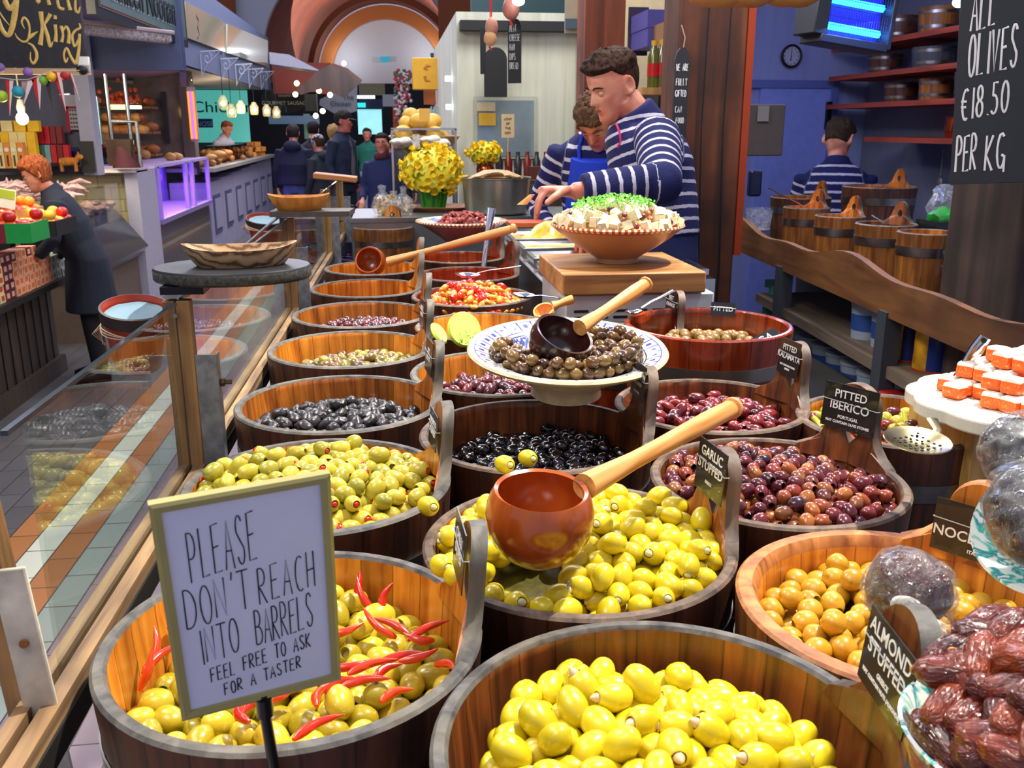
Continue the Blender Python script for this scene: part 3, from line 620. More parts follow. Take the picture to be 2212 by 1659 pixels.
for i in range(4):
 t = thing('glass_screen', gl_l[i], 'glass', (gx(ys[i]), ys[i], 1.2), group='glass screens')
 y0, y1 = ys[i] + .02, ys[i + 1] - .02
 a = along(y0, y1, 1.197, 1.455, 0, .004).build('pane', GL_P, t, smooth=False); a.location = -t.location
 a = along(y0 - .04 if i == 0 else y0, y1, 1.455, 1.4595, 0, .006).build('top_edge', GLE, t); a.location = -t.location
POSTW = wood('wood_post', '#5a3a20', '#b88a50', .55, scale=.8, stain='#3c2818')
GALV = plain('galvanised_steel', '#8e9092', .5, .7, vary=.3, vs=60)
plb = ['wooden post with steel angle and bolt under the oval black shelf', 'second wooden screen post, under the plain shelf with the orange dish', 'third wooden screen post, under the tilted top board', 'farthest wooden screen post']
for i, y in enumerate(ys[1:]):
 t = thing('screen_post', plb[i], 'post', (gx(y) - .002, y, 1.17), group='screen posts')
 MB().box((-.0095, 0, .145), (.017, .024, .29)).build('outer_timber', POSTW, t, bevel=.0015)
 MB().box((.0105, 0, .145), (.019, .024, .29)).build('inner_timber', POSTW, t, bevel=.0015)
 b = MB().box((.036, -.01, .1), (.030, .003, .22)); b.box((.0505, 0, .1), (.002, .022, .22)); b.build('steel_angle', GALV, t)
 MB().tube([(.045, 0, .165), (.068, 0, .165)], .0035, 8).tube([(.052, 0, .165), (.058, 0, .165)], .0065, 6).build('bolt', plain('bolt_rust', '#5a4632', .6, .6), t)
t = thing('screen_post', 'near post at the lower left with a rust-stained pale metal plate', 'post', (atY(70, 1400, .77).x + .028, .77, 0.845), (0, -.07, 0))
MB().box((-.018, .008, .26), (.026, .026, .62)).build('timber', POSTW, t, bevel=.002)
pl = MB().box((.004, -.016, .32), (.029, .004, .36), M=None); pl.build('metal_plate', plain('whitewashed_metal', '#cfc4ae', .45, .2, vary=.35, vs=26), t, bevel=.002)
MB().tube([(.004, -.0205, .43), (.004, -.017, .43)], .004, 10).build('screw', plain('rust', '#8a5426', .7), t)
ov = atY(505, 600, 1.43)
t = thing('oval_shelf', 'black oval board with worn edge on top of the front post', 'shelf', ov)
n = 48; MB().lathe([(0, 0), (.113, 0), (.1155, .003), (.1155, .016), (.113, .019), (0, .019)], n, mis=[0, 0, 1, 0, 0], M=Matrix.Diagonal((1, .80, 1, 1))).build('board', [plain('slate_black', '#1c1e22', .45, vary=.2, vs=80), plain('slate_edge', '#3a3a34', .7, vary=.7, vs=180)], t)
MB().box((.0, 0, -.006), (.06, .05, .011), M=Matrix.Translation(Vector((gx(1.37) - ov.x + .01, 1.38 - ov.y, 0)))).build('bracket', DARKM, t)
def boat(name, label, loc, L, W, H, mat, ex=1.6, rz=0, group=None):
 rings = []; b = MB(); N = 40
 def ring(s, z, k):
  out = []
  for i in range(N):
   a = 2 * PI * i / N; c, si = math.cos(a), math.sin(a)
   out.append((L / 2 * s * math.copysign(abs(c) ** .85, c), W / 2 * s * math.copysign(abs(si) ** 1.25, si), z + k * abs(c) ** 3 * .008));
  return out
 prof = [(.0, 0, 0), (.70, 0, 0), (.85, H * .35, .5), (.97, H * .8, .9), (1, H, 1), (.965, H, 1), (.9, H * .75, 1), (.78, H * .4, .5), (.6, H * .2, 0), (0, H * .18, 0)]
 vs = []; fs = []
 for p in prof: vs += ring(max(p[0], .001), p[1], p[2])
 for j in range(len(prof) - 1):
  for i in range(N): q = (i + 1) % N; fs.append((j * N + i, j * N + q, (j + 1) * N + q, (j + 1) * N + i))
 return tag(b.add(vs, fs).build(name, mat, loc=loc, rot=(0, 0, rz)), label, 'dish', group)
OLW = NT('olive_wood'); MC['olive_wood'] = OLW.m
_tc = OLW.n('ShaderNodeTexCoord'); _wv = OLW.n('ShaderNodeTexWave', wave_type='RINGS'); _wv.inputs['Scale'].default_value = 22; _wv.inputs['Distortion'].default_value = 7; _wv.inputs['Detail'].default_value = 4; _wv.inputs['Detail Scale'].default_value = 1.5
OLW.l(_tc.outputs['Object'], _wv.inputs['Vector']); OLW.l(OLW.ramp(_wv.outputs['Fac'], [(0, hx('#5e4028')), (.35, hx('#a8845a')), (1, hx('#bb9a70'))]), OLW.b.inputs['Base Color']); OLW.b.inputs['Roughness'].default_value = .5
boat('wooden_dish', 'boat-shaped olive-wood dish on the black oval shelf', Vector((ov.x + .012, ov.y + .004, 1.4945)), .168, .10, .032, MC['olive_wood'], rz=.12)
p2 = atY(672, 458, 2.60)
t = thing('plain_shelf', 'narrow dark board on the second screen post', 'shelf', p2)
MB().prism([(-.105, -.05), (.105, -.06), (.115, .05), (-.10, .06)], -.008, .006).build('board', plain('board_dark', '#4c4238', .6, vary=.3), t)
boat('wooden_dish', 'orange-brown wooden dish on the second post shelf', Vector((p2.x - .03, p2.y, p2.z + .0065)), .165, .11, .036, wood('dish_orange', '#a8601c', '#e09a3c', .5, scale=.6), rz=.08)
p3 = atY(725, 383, 3.85)
tag(MB().box((0, 0, 0), (.17, .12, .022)).build('tilted_board', wood('board_brown', '#6b3a1c', '#b0743c', .5, axis='X'), loc=p3, rot=(.0, .11, 0), bevel=.003), 'tilted brown wooden board on the third screen post', 'board')
def pot(label, c, r, h, group='hanging terracotta pots'):
 t = thing('terracotta_pot', label, 'pot', c, (.22, .10, 0), group=group)
 MB().lathe([(0, 0), (r * .66, 0), (r * .70, .002), (r * .92, h * .78), (r * 1.0, h * .80), (r * 1.03, h), (r * .96, h + .001), (r * .90, h * .8), (r * .62, .004), (0, .004)], 40, mis=[0] * 4 + [1, 1] + [0] * 3).build('body', [TERRA, TERRA_D], t)
 MB().lathe([(0, h * .86), (r * .6, h * .87), (r * .86, h * .9)], 40).jitter(.002, 60).build('paper_lining', plain('paper_pale', '#6c8898', .7), t)
 tw = MB()
 for k in range(3): tw.tube([((r * .97 + .002) * math.cos(a), (r * .97 + .002) * math.sin(a), h * (.66 + .03 * k) + .002 * math.sin(a * 3 + k)) for a in [2 * PI * i / 30 for i in range(31)]], .0011, 5)
 for k in range(5): tw.tube([(-r, 0, h * .7), (-r - .004 - .002 * k, -.004 * k + .006, h * .55), (-r + .002 * k, .003 * k - .004, h * (.35 - .03 * k))], .0007, 5)
 tw.build('twine', plain('twine', '#b39c80', .9), t)
 return t
pc = atY(300, 790, 1.44); tp = pot('red terracotta pot with dark rim, hanging beside the front post', pc, .049, .098); MB().tube([(.046, 0, .09), (.07, -.02, .105), Vector((gx(1.37) - .01, 1.37, pc.z + .12)) - pc], .003, 6).build('hanging_wire', GALV, tp)
pc = atY(572, 520, 2.9); pot('red terracotta pot hanging beside the second post', pc, .055, .07)
t = thing('hook_wire', 'bent metal hook holding the red pot on the second post', 'hook', p2); t.location = p2
MB().tube([Vector(p) - p2 for p in (atY(530, 530, 2.62), atY(575, 490, 2.62), atY(600, 470, 2.62), atY(625, 462, 2.62))], .004, 8).build('wire', GALV, t)
c4 = [atD(315, 1095, .565), atD(710, 1025, .6066), atD(742, 1470, .6865), atD(398, 1560, .6449)]
so = sum(c4, Vector()) / 4; sx_ = (c4[1] - c4[0]).normalized(); sy_ = ((c4[0] + c4[1]) / 2 - (c4[2] + c4[3]) / 2).normalized(); sz_ = sx_.cross(sy_)
SM = frame(so, sx_, sz_); SW, SH = .1125, .1794
t = thing('notice_sign', 'framed notice reading PLEASE DON’T REACH INTO BARRELS on a black stake', 'sign', SM.to_translation(), SM.to_euler())
FRM = plain('frame_gold_green', '#a3985a', .4, coat=.3)
def framed(t, W, H, bw, d, fm, pm):
 b = MB(); z0, z1 = -d, 0
 o = [(-W / 2, -H / 2), (W / 2, -H / 2), (W / 2, H / 2), (-W / 2, H / 2)]; i = [(x * (1 - 2 * bw / W), y * (1 - 2 * bw / H)) for x, y in o]
 m = [(x * (1 - bw * .7 / W), y * (1 - bw * .7 / H)) for x, y in o]
 L = [[(x, y, z0) for x, y in o], [(x, y, z1 - .0012) for x, y in o], [(x, y, z1) for x, y in m], [(x, y, z1 - .0006) for x, y in i], [(x, y, -.0028) for x, y in i]]
 vs = sum(L, []); fs = [(3, 2, 1, 0)]
 for k in range(4):
  for q in range(4): r = (q + 1) % 4; fs.append((k * 4 + q, k * 4 + r, k * 4 + 4 + r, k * 4 + 4 + q))
 b.add(vs, fs).build('frame', fm, t, smooth=False)
 return MB().box((0, 0, -.0032), (W - 2 * bw, H - 2 * bw, .001)).build('paper', pm, t, smooth=False)
pap = framed(t, SW, SH, .0068, .007, FRM, plain('paper_lavender', '#dcdcec', .35, coat=.4, vary=.03))
b = MB().tube([(.0, -SH / 2 + .004, -.0035), (.0, -SH / 2 - .02, -.0035), (.006, -SH / 2 - .16, .012)], .0042, 10); b.tube([(.0, -SH / 2 + .001, -.0035), (0, -SH / 2 - .016, -.0035)], .0062, 10)
b.build('stake', plain('stake_black', '#0c0f0e', .3, coat=.3), t)
L = [('PLEASE', -.0390, .0225, .0056, .0345, .0078, .15), ("DON'T", -.0460, -.0110, .0078, .0285, .0102, .15), ('REACH', .0040, -.0040, .0058, .0265, .0086, .12),
  ('INTO', -.0400, -.0400, .0066, .0265, .0082, .13), ('BARRELS', -.0010, -.0355, .0048, .0265, .0061, .13), ('FEEL FREE TO ASK', -.0350, -.0560, .0034, .0112, .0046, .14), ('FOR A TASTER', -.0270, -.0690, .0034, .0096, .0048, .14)]
hand_text('lettering', L, plain('ink_black', '#101018', .4), pap, Matrix.Translation((0, 0, -.0026)) @ Matrix.Diagonal((.962, 1.12, 1, 1)), .00046)
def ladle(label, C, n, end, R, mc, mh, start=None, hr=.0115, name='wooden_ladle', cut=.45, knob=True):
 n = Vector(n).normalized(); t = thing(name, label, 'ladle', C)
 th = .0045; prof = []
 for k in range(13):
  a = PI - (PI - math.acos(cut)) * k / 12; prof.append((R * math.sin(a), R * math.cos(a)))
 prof[0] = (0, -R * .97);
 for k in range(12, -1, -1):
  a = PI - (PI - math.acos(cut)) * k / 12; prof.append(((R - th) * math.sin(a), (R - th) * math.cos(a) + .0004))
 prof[-1] = (0, -(R - th) * .97)
 q = n.to_track_quat('Z', 'Y')
 MB().lathe(prof, 48).build('cup', mc, t, rot=q.to_euler())
 e = Vector(end) - Vector(C); d = (e - n * e.dot(n)).normalized()
 s = d * R * .92 + n * R * cut * .75 if start is None else Vector(start) - Vector(C)
 v = e - s; Lh = v.length; rr = [1.35, 1.15, .95, .95, 1.05, 1.15, 1.2, 1.12]; pts = [(0, 0, Lh * k / 7 * .955) for k in range(8)]; rad = [hr * a for a in rr]
 if knob: pts += [(0, 0, Lh * .962), (0, 0, Lh * .968), (0, 0, Lh * .985), (0, 0, Lh)]; rad += [hr * .95, hr * 1.35, hr * 1.35, hr * .9]
 MB().tube(pts, rad, 18).build('handle', mh, t, loc=s, rot=v.to_track_quat('Z', 'Y').to_euler())
 return t
ladle('round reddish wooden ladle with long pale handle, resting on the garlic olives', atD(1166, 1112, .94), (.03, -.10, 1), atD(1588, 878, 1.22), .0555, W_LADLE, W_HANDLE, start=atD(1262, 1052, .95), hr=.0105, cut=.52)
ladle('dark stained wooden ladle lying in the blue patterned dish', atD(1211, 738, 1.52), (.30, -.42, .85), atD(1398, 612, 1.68), .053, W_LADLE_D, W_HANDLE, start=atD(1252, 708, 1.54), hr=.0105, cut=.35)
ladle('red-brown wooden ladle with very long pale handle, cup over the empty bucket', atD(800, 566, 3.12), (-.18, -.85, .42), atD(1116, 492, 3.0), .052, W_LADLE, W_HANDLE, start=atD(838, 566, 3.1), hr=.012, cut=.5)
t_ = NT('dish_blue_pattern'); tc = t_.n('ShaderNodeTexCoord'); sx = t_.n('ShaderNodeSeparateXYZ'); t_.l(tc.outputs['Object'], sx.inputs[0])
A = t_.math('ARCTAN2', sx.outputs[1], sx.outputs[0]); Rr = t_.math('SQRT', t_.math('ADD', t_.math('POWER', sx.outputs[0], 2), t_.math('POWER', sx.outputs[1], 2)))
def band(lo, hi): return t_.math('MULTIPLY', t_.math('GREATER_THAN', Rr, lo), t_.math('LESS_THAN', Rr, hi))
def OR(*a):
 o = a[0]
 for b_ in a[1:]: o = t_.math('MAXIMUM', o, b_)
 return o
def AND(a, b_): return t_.math('MULTIPLY', a, b_)
rings_ = OR(band(.1545, .1565), band(.1590, .1600), band(.1300, .1320), band(.1245, .1265))
box_ = AND(band(.132, .1545), t_.math('GREATER_THAN', t_.math('ABSOLUTE', t_.math('SUBTRACT', t_.math('FRACT', t_.math('MULTIPLY', A, 34 / (2 * PI))), .5)), .43))
dots_ = AND(band(.139, .148), t_.math('LESS_THAN', t_.math('ABSOLUTE', t_.math('SUBTRACT', t_.math('FRACT', t_.math('MULTIPLY', A, 34 / (2 * PI))), .5)), .16))
pet = t_.math('MULTIPLY', t_.math('ABSOLUTE', t_.math('SINE', t_.math('MULTIPLY', A, 4))), .068)
rp = t_.math('ABSOLUTE', t_.math('SUBTRACT', t_.math('SUBTRACT', Rr, .052), pet)); petl = AND(t_.math('LESS_THAN', rp, .0035), t_.math('LESS_THAN', Rr, .124))
rp2 = t_.math('ABSOLUTE', t_.math('SUBTRACT', t_.math('SUBTRACT', Rr, .042), pet)); petl2 = AND(t_.math('LESS_THAN', rp2, .0016), t_.math('LESS_THAN', Rr, .124))
chk = t_.n('ShaderNodeTexVoronoi', feature='DISTANCE_TO_EDGE'); chk.inputs['Scale'].default_value = 110; t_.l(tc.outputs['Object'], chk.inputs['Vector'])
fill_ = AND(AND(t_.math('LESS_THAN', Rr, .124), t_.math('GREATER_THAN', t_.math('SUBTRACT', Rr, .056), pet)), t_.math('LESS_THAN', chk.outputs['Distance'], .17))
fill2 = AND(t_.math('LESS_THAN', t_.math('SUBTRACT', Rr, .038), pet), t_.math('GREATER_THAN', chk.outputs['Distance'], .30))
msk = OR(rings_, box_, dots_, petl, petl2, fill_, fill2)
t_.l(t_.mix(msk, hx('#e9e2c6'), hx('#2c3a8c')), t_.b.inputs['Base Color']); t_.b.inputs['Roughness'].default_value = .2; t_.b.inputs['Coat Weight'].default_value = .5
DPAT = t_.m; DCR = plain('dish_cream', '#ded4ac', .3, coat=.5, vary=.15, vs=40)
dr = atD(1224, 752, 1.555); TL = .10
dish = thing('patterned_dish', 'large cream dish with blue painted pattern, standing on bucket rims', 'dish', dr + Vector((0, 0, -.078)), (TL, 0, .0))
R0 = .168
MB().lathe([(0, .010), (.052, .010), (.054, 0), (.060, 0), (.058, .012), (.062, .020), (.085, .034), (.120, .052), (.150, .068), (R0 - .004, .074), (R0, .079), (R0 - .003, .083), (R0 - .008, .083), (.150, .0805), (.130, .072), (.118, .060), (.09, .042), (.05, .030), (0, .027)], 72, mis=[0] * 12 + [1] * 6).build('body', [DCR, DPAT], dish)
mo = [olive_mesh('dressed_olive_%d' % i, .0255, .0190, M_MOR, False, i + 190, rough=.0012) for i in range(3)]
HC = (dr.x + .006, dr.y - .008)
def dish_floor_heap():
 n = 250; R = .128
 fl = lambda x, y: -.050 + .046 * np.minimum(1, ((x * x + y * y) / (R * R))) ** 1.2 + TL * y - .014 * (y > .03) * (x < .02)
 return n, R, fl
_n, _R, _fl = dish_floor_heap(); PP = settle(_R, _fl, .0205, 270, 80, 31, (0, -.012)); rnd = random.Random(5); lc = atD(1211, 738, 1.52)
for p in PP:
 w_ = Vector((dr.x + p[0], dr.y + p[1], dr.z + p[2]))
 if (w_ - lc).length < .058 or (p[0] < .01 and p[1] > .02 and p[2] > -.2): continue
 if p[2] < _fl(p[0], p[1]) + .009 and rnd.random() < .35: continue
 az = rnd.uniform(0, 6.28); el = rnd.gauss(0, .35); ax = Vector((math.cos(az) * math.cos(el), math.sin(az) * math.cos(el), math.sin(el)))
 place('dressed_olive', mo[rnd.randrange(3)], w_, ax.to_track_quat('Z', 'Y'), 'small brown olive in the patterned dish, ' + ('right of' if p[0] > .03 else 'left of' if p[0] < -.03 else 'in front of') + ' the dark ladle', 'olive', 'brown dressed olives in the patterned dish', rnd.uniform(.92, 1.1))
bk = [atZ(1163, 557, 1.355), atZ(1200, 607, 1.355), atZ(1493, 598, 1.355), atZ(1428, 553, 1.355)]
BX0, BX1, BY0, BY1 = .405, .765, 2.20, 2.58
tag(MB().box((0, 0, .03), (BX1 - BX0, BY1 - BY0, .052)).build('wooden_block', wood('wood_block', '#7a4c28', '#c8904e', .45, axis='X', scale=.5, stain='#8c5a30', stain_amt=.3), loc=((BX0 + BX1) / 2, (BY0 + BY1) / 2, 1.30), bevel=.004), 'thick square wooden block under the big feta salad bowl', 'block')
t = thing('chiller_unit', 'white slotted chiller unit beneath the wooden block', 'appliance', ((BX0 + BX1) / 2 + .02, (BY0 + BY1) / 2 + .01, .94))
MB().box((0, 0, .18), (BX1 - BX0 + .02, .36, .36)).build('housing', plain('enamel_grey', '#b9bcbe', .35, .2), t, bevel=.004)
b = MB()
for i in range(7):
 for j in range(3): b.box((-.15 + i * .05, -.1812, .34 - j * .016 - .02), (.036, .002, .006))
b.build('vent_slots', BLACKM, t)
fb = Vector(atZ(1337, 568, 1.357)); fb.y += .03
FBM = terra_bowl_mat('feta_bowl_rim', '#b8481e', '#f0d8b0', .168)
SLIP = plain('slipware_tan', '#b8835a', .35, coat=.3, vary=.08)
bowl = thing('serving_bowl', 'large terracotta bowl with dotted rim piled with feta salad', 'bowl', fb)
RB = .176
MB().lathe([(0, .004), (.050, .004), (.052, 0), (.058, 0), (.058, .012), (.072, .022), (.105, .042), (.140, .066), (RB - .012, .086), (RB, .096), (RB - .002, .101), (RB - .012, .100), (.150, .090), (.11, .06), (.06, .03), (0, .024)], 72, mis=[0] * 8 + [1] * 4 + [0] * 3).build('body', [SLIP, FBM], bowl)
FETA = plain('feta_white', '#e6dcb0', .6, vary=.12, vs=120, bump=.3)
def chunk(s, seed, mat, nm, j=.0014):
 b = MB(); m = 3
 for ax in range(3):
  for sg in (-1, 1):
   vs = []; fs = []
   for i in range(m + 1):
    for k in range(m + 1):
     p = [0, 0, 0]; p[ax] = sg * s / 2; p[(ax + 1) % 3] = (i / m - .5) * s * .9; p[(ax + 2) % 3] = (k / m - .5) * s * .8
     vs.append(p)
   for i in range(m):
    for k in range(m): q = i * (m + 1) + k; fs.append((q, q + 1, q + m + 2, q + m + 1))
   b.add([tuple(c * (1 if abs(c) < s * .39 else 1) for c in v) for v in vs], fs)
 for i, v in enumerate(b.v):
  v = Vector(v); v = Vector((max(-s * .45, min(s * .45, v.x)), max(-s * .42, min(s * .42, v.y)), max(-s * .45, min(s * .45, v.z)))); b.v[i] = tuple(v)
 b.jitter(j, 90, seed); return b.mesh(nm, mat)
fe = [chunk(.026, i, FETA, 'feta_%d' % i) for i in range(4)]
def moundz(x, y, R, h): return h * max(0, 1 - (x * x + y * y) / (R * R)) ** .8
rnd = random.Random(9); pts = []
tries = 0
while len(pts) < 120 and tries < 6000:
 tries += 1; a = rnd.uniform(0, 6.283); r = .158 * math.sqrt(rnd.random()); x, y = r * math.cos(a), r * math.sin(a)
 if all((x - u) ** 2 + (y - v_) ** 2 > .021 ** 2 for u, v_ in pts): pts.append((x, y))
for i, (x, y) in enumerate(pts):
 z = .098 + moundz(x, y, .165, .050) + rnd.uniform(-.004, .004); k = rnd.random()
 mid = x * x + (y * .8) ** 2 < .085 ** 2
 if mid and k < .42: continue
 if k > .80:
  place('purple_olive', sp, fb + Vector((x, y, z)), (rnd.uniform(0, 3), rnd.uniform(0, 3), 0), 'purple olive among the feta in the big bowl', 'olive', 'olives in the feta salad', .8); continue
 place('feta_cube', fe[i % 4], fb + Vector((x, y, z)), (rnd.uniform(-.6, .6), rnd.uniform(-.6, .6), rnd.uniform(0, 3)), 'creamy feta cube in the big salad bowl, ' + ('on the left side' if x < -.05 else 'on the right side' if x > .05 else 'near the middle'), 'cheese', 'feta cubes in the big bowl', rnd.uniform(.85, 1.2))
b = MB(); rnd = random.Random(3)
for i in range(520):
 a = rnd.uniform(0, 6.283); r = .098 * math.sqrt(rnd.random()); x, y = r * math.cos(a) * 1.1 - .012, r * math.sin(a)
 z = .112 + moundz(x, y, .165, .052) + rnd.uniform(-.004, .012); s = rnd.uniform(.003, .007); u = Vector((rnd.uniform(-1, 1), rnd.uniform(-1, 1), rnd.uniform(-.6, .6))).normalized() * s; v_ = u.orthogonal().normalized() * s * .7; c = Vector((x, y, z))
 b.add([c - u, c + v_, c + u, c - v_ + Vector((0, 0, .002))], [(0, 1, 2, 3)])
o = b.build('chopped_parsley', plain('parsley', '#5cae1e', .5, vary=.5, vs=60), loc=fb, smooth=False); tag(o, 'chopped green parsley scattered over the feta salad', 'herbs', kind='stuff')
b = MB().lathe([(0, .06), (.10, .085), (.150, .088)], 32).lathe([(0, .125), (.05, .12), (.10, .108), (.15, .09)], 32).jitter(.004, 60); tag(b.build('salad_dressing', plain('salad_base', '#b89a5c', .4, vary=.5, vs=60), loc=fb), 'oily crumbs of feta salad beneath the cubes', 'food', kind='stuff')
for (dx, dy, dz) in ((.045, -.02, .150), (.055, -.035, .142), (.05, -.01, .146), (.09, -.06, .118), (-.03, -.1, .11)):
 place('pepper_piece', pep, fb + Vector((dx, dy, dz)), (rnd.uniform(0, 3), 0, 0), 'shiny red pepper piece on the feta salad', 'pepper', 'red pepper pieces on the feta salad', 1.1)
BEAN = skinfruit('bean_orange', ['#c8780f', '#e09a20', '#d8861a', '#eab04a'], .22, '#b8460c', 60, coat=.5)
TOM = skinfruit('tomato_red', ['#c81a08', '#e0300c', '#b81408'], .22, '#7a0c06', 60, coat=.5)
SDT = skinfruit('dried_tomato', ['#a83408', '#c85a10', '#8c2408', '#d87818'], .3, '#5c1406', 60, coat=.4)
PNK = skinfruit('pink_paste', ['#8c3430', '#a84840', '#7c2a28'], .5, '#c07060', 60, coat=.1)
bn = [MB().ell((0, 0, 0), (.0085, .0075, .0145), n=12, m=8).jitter(.0009, 90, i).mesh('bean_%d' % i, BEAN) for i in range(2)]
tm = [MB().ell((0, 0, 0), (.012, .010, .013), n=12, m=8).jitter(.004, 90, i).mesh('tomato_%d' % i, TOM) for i in range(2)]
sd = [MB().ell((0, 0, 0), (.010, .007, .014), n=12, m=8).jitter(.004, 90, i + 4).mesh('dried_tomato_%d' % i, SDT) for i in range(2)]
pk = [MB().tube([(-.011, 0, 0), (-.004, .004, .002), (.004, .003, 0), (.011, -.003, -.001)], [.003, .006, .006, .003], 8).jitter(.002, 130, i).mesh('pink_piece_%d' % i, PNK) for i in range(2)]
heap((.215, 2.58), 1.24, .158, .0, .048, .0205, 1.5, [bn[0], bn[1], bn[0], tm[0]], ['butter_bean', 'butter_bean', 'butter_bean', 'tomato_piece'], ['orange butter bean in the heap left of the wooden block'] * 3 + ['red tomato piece among the butter beans'], 'food', 'in the butter bean heap', 41, bed=plain('bean_bed', '#b84a0c', .4, vary=.4, vs=80), cap=260)
heap((.235, 2.97), 1.245, .143, -.028, .008, .022, 1.2, tm, 'tomato_piece', 'bright red chopped tomato in the bucket with the steel spoon', 'food', 'chopped tomatoes', 42, bed=plain('tomato_bed', '#8c1408', .3), cap=120)
heap((.235, 3.38), 1.245, .143, -.026, .016, .022, 1.2, sd, 'dried_tomato', 'orange sun-dried tomato piece in the bucket behind the chopped tomatoes', 'food', 'sun-dried tomatoes', 43, bed=plain('tomato_bed2', '#6c1808', .3), cap=120)
dc = Vector(atZ(1005, 545, 1.25)); dc = Vector((.27, 3.72, 1.262)); pbm = terra_bowl_mat('pink_bowl_rim', '#b8581e', '#f2dcc0', .155)
bowl2 = thing('serving_bowl', 'terracotta bowl with white, blue and dotted rim holding pink curled pieces', 'bowl', dc)
t2 = NT('bowl_inside_painted'); tc = t2.n('ShaderNodeTexCoord'); nz = t2.n('ShaderNodeTexVoronoi'); nz.inputs['Scale'].default_value = 32; t2.l(tc.outputs['Object'], nz.inputs['Vector'])
sxx = t2.n('ShaderNodeSeparateColor'); t2.l(nz.outputs['Color'], sxx.inputs[0]); t2.l(t2.ramp(sxx.outputs[0], [(0, hx('#e8d8b8')), (.5, hx('#d87838')), (.7, hx('#f0e8d8')), (.85, hx('#2c58a8'))], True), t2.b.inputs['Base Color']); t2.b.inputs['Roughness'].default_value = .25
MB().lathe([(0, .004), (.060, 0), (.066, 0), (.085, .016), (.13, .046), (.165, .068), (.183, .078), (.181, .083), (.17, .083), (.14, .070), (.10, .05), (.05, .03), (0, .026)], 64, mis=[0] * 5 + [1] * 2 + [2] * 5).build('body', [TERRA, pbm, t2.m], bowl2)
rnd = random.Random(21)
for i in range(110):
 a = rnd.uniform(0, 6.283); r = .105 * math.sqrt(rnd.random()); x, y = r * math.cos(a), r * math.sin(a)
 z = .066 + moundz(x - .015, y, .11, .045) + rnd.uniform(-.006, .004)
 place('pink_piece', pk[i % 2], dc + Vector((x, y, z)), (rnd.uniform(-.8, .8), rnd.uniform(-.8, .8), rnd.uniform(0, 6)), 'curled dark pink piece heaped in the painted terracotta bowl', 'food', 'pink pieces in the painted bowl', rnd.uniform(.9, 1.3))
tag(MB().lathe([(0, .10), (.05, .09), (.10, .068), (.12, .055)], 24).jitter(.003, 60).build('pink_bed', plain('pink_bedm', '#6c2620', .5), loc=dc), 'pink paste underneath the curled pieces', 'food', kind='stuff')
t = thing('lemon_slice', 'large pale green lemon slice leaning inside the bucket left of the patterned dish', 'fruit', Vector(atD(1003, 712, 2.02)), (1.15, .2, .3))
MB().lathe([(0, -.005), (.036, -.005), (.04, 0), (.036, .005), (0, .005)], 40, mis=[0, 1, 1, 0]).build('slice', [plain('lemon_flesh', '#d6e070', .35, vary=.2, vs=80), plain('lemon_rind', '#b8d03a', .4)], t)
t = thing('lemon_slice', 'small green lemon slice at the left rim of the same bucket', 'fruit', Vector(atD(948, 720, 1.98)), (.9, .4, .8))
MB().lathe([(0, -.004), (.022, -.004), (.026, 0), (.022, .004), (0, .004)], 30, mis=[0, 1, 1, 0]).build('slice', [MC['lemon_flesh'], MC['lemon_rind']], t)
b = MB(); rnd = random.Random(2)
for i in range(60):
 c = Vector((rnd.uniform(-.02, .03), rnd.uniform(-.012, .012), rnd.uniform(-.01, .01))); u = Vector((rnd.uniform(-1, 1), rnd.uniform(-1, 1), rnd.uniform(-1, 1))) * .006; b.add([c, c + u, c + u.orthogonal() * .8], [(0, 1, 2)])
tag(b.build('herb_sprig', plain('herb_green', '#8cc83c', .5), loc=atD(1008, 728, 1.98), smooth=False), 'bright chopped herbs below the lemon slice', 'herbs', kind='stuff')
b = MB().lathe([(0, -.026), (.10, -.024), (.145, -.03)], 32).jitter(.004, 40); tag(b.build('pale_dip', plain('dip_pale', '#c8c890', .4), loc=(.208, 2.18, 1.20)), 'pale green dip filling the lemon bucket', 'food', kind='stuff')
def spoon(label, c, end, r, name='steel_spoon', mat=CHROME, sq=.7):
 c = Vector(c); end = Vector(end); t = thing(name, label, 'spoon', c); v = end - c; q = v.to_track_quat('X', 'Z')
 MB().lathe([(0, -r * .35), (r * .5, -r * .28), (r * .85, -r * .1), (r, 0), (r * .96, 0), (r * .8, -r * .08), (r * .45, -r * .24), (0, -r * .31)], 28, M=Matrix.Diagonal((1.3, .9, 1, 1))).build('bowl', mat, t, rot=(0, 0, math.atan2(v.y, v.x)))
 d = v.normalized(); s = d * r * 1.2
 MB().tube([s - Vector((0, 0, .001)), s.lerp(v, .3) + Vector((0, 0, .002)), s.lerp(v, .7), v], [.0035, .0045, .007, .0085], 10, flat=(0, 0, 1)).build('handle', mat, t)
 return t
spoon('steel serving spoon lying in the chopped tomatoes', atD(1010, 592, 2.9), atD(1128, 574, 2.75), .036)
spoon('steel spoon in the butter beans, handle to the right', atD(1130, 636, 2.45), atD(1215, 643, 2.35), .03)
spoon('steel spoon handle leaning over the reddish bucket', atD(1370, 672, 2.02), atD(1452, 628, 2.1), .02)
t = thing('serving_knife', 'upright steel utensil with red reflection standing in the sun-dried tomatoes', 'utensil', atD(1045, 575, 3.25))
MB().tube([(0, 0, 0), atD(1054, 505, 3.25) - t.location, atD(1062, 450, 3.25) - t.location], [.009, .010, .016], 10, flat=(0, 1, .2)).build('shaft', CHROME, t)
ladle('pale wooden spoon in the bucket behind the patterned dish', atD(1175, 672, 2.2), (-.3, -.4, .8), atD(1240, 645, 2.2), .026, W_HANDLE, W_HANDLE, hr=.009, knob=False, cut=.2)
ZD = 1.306
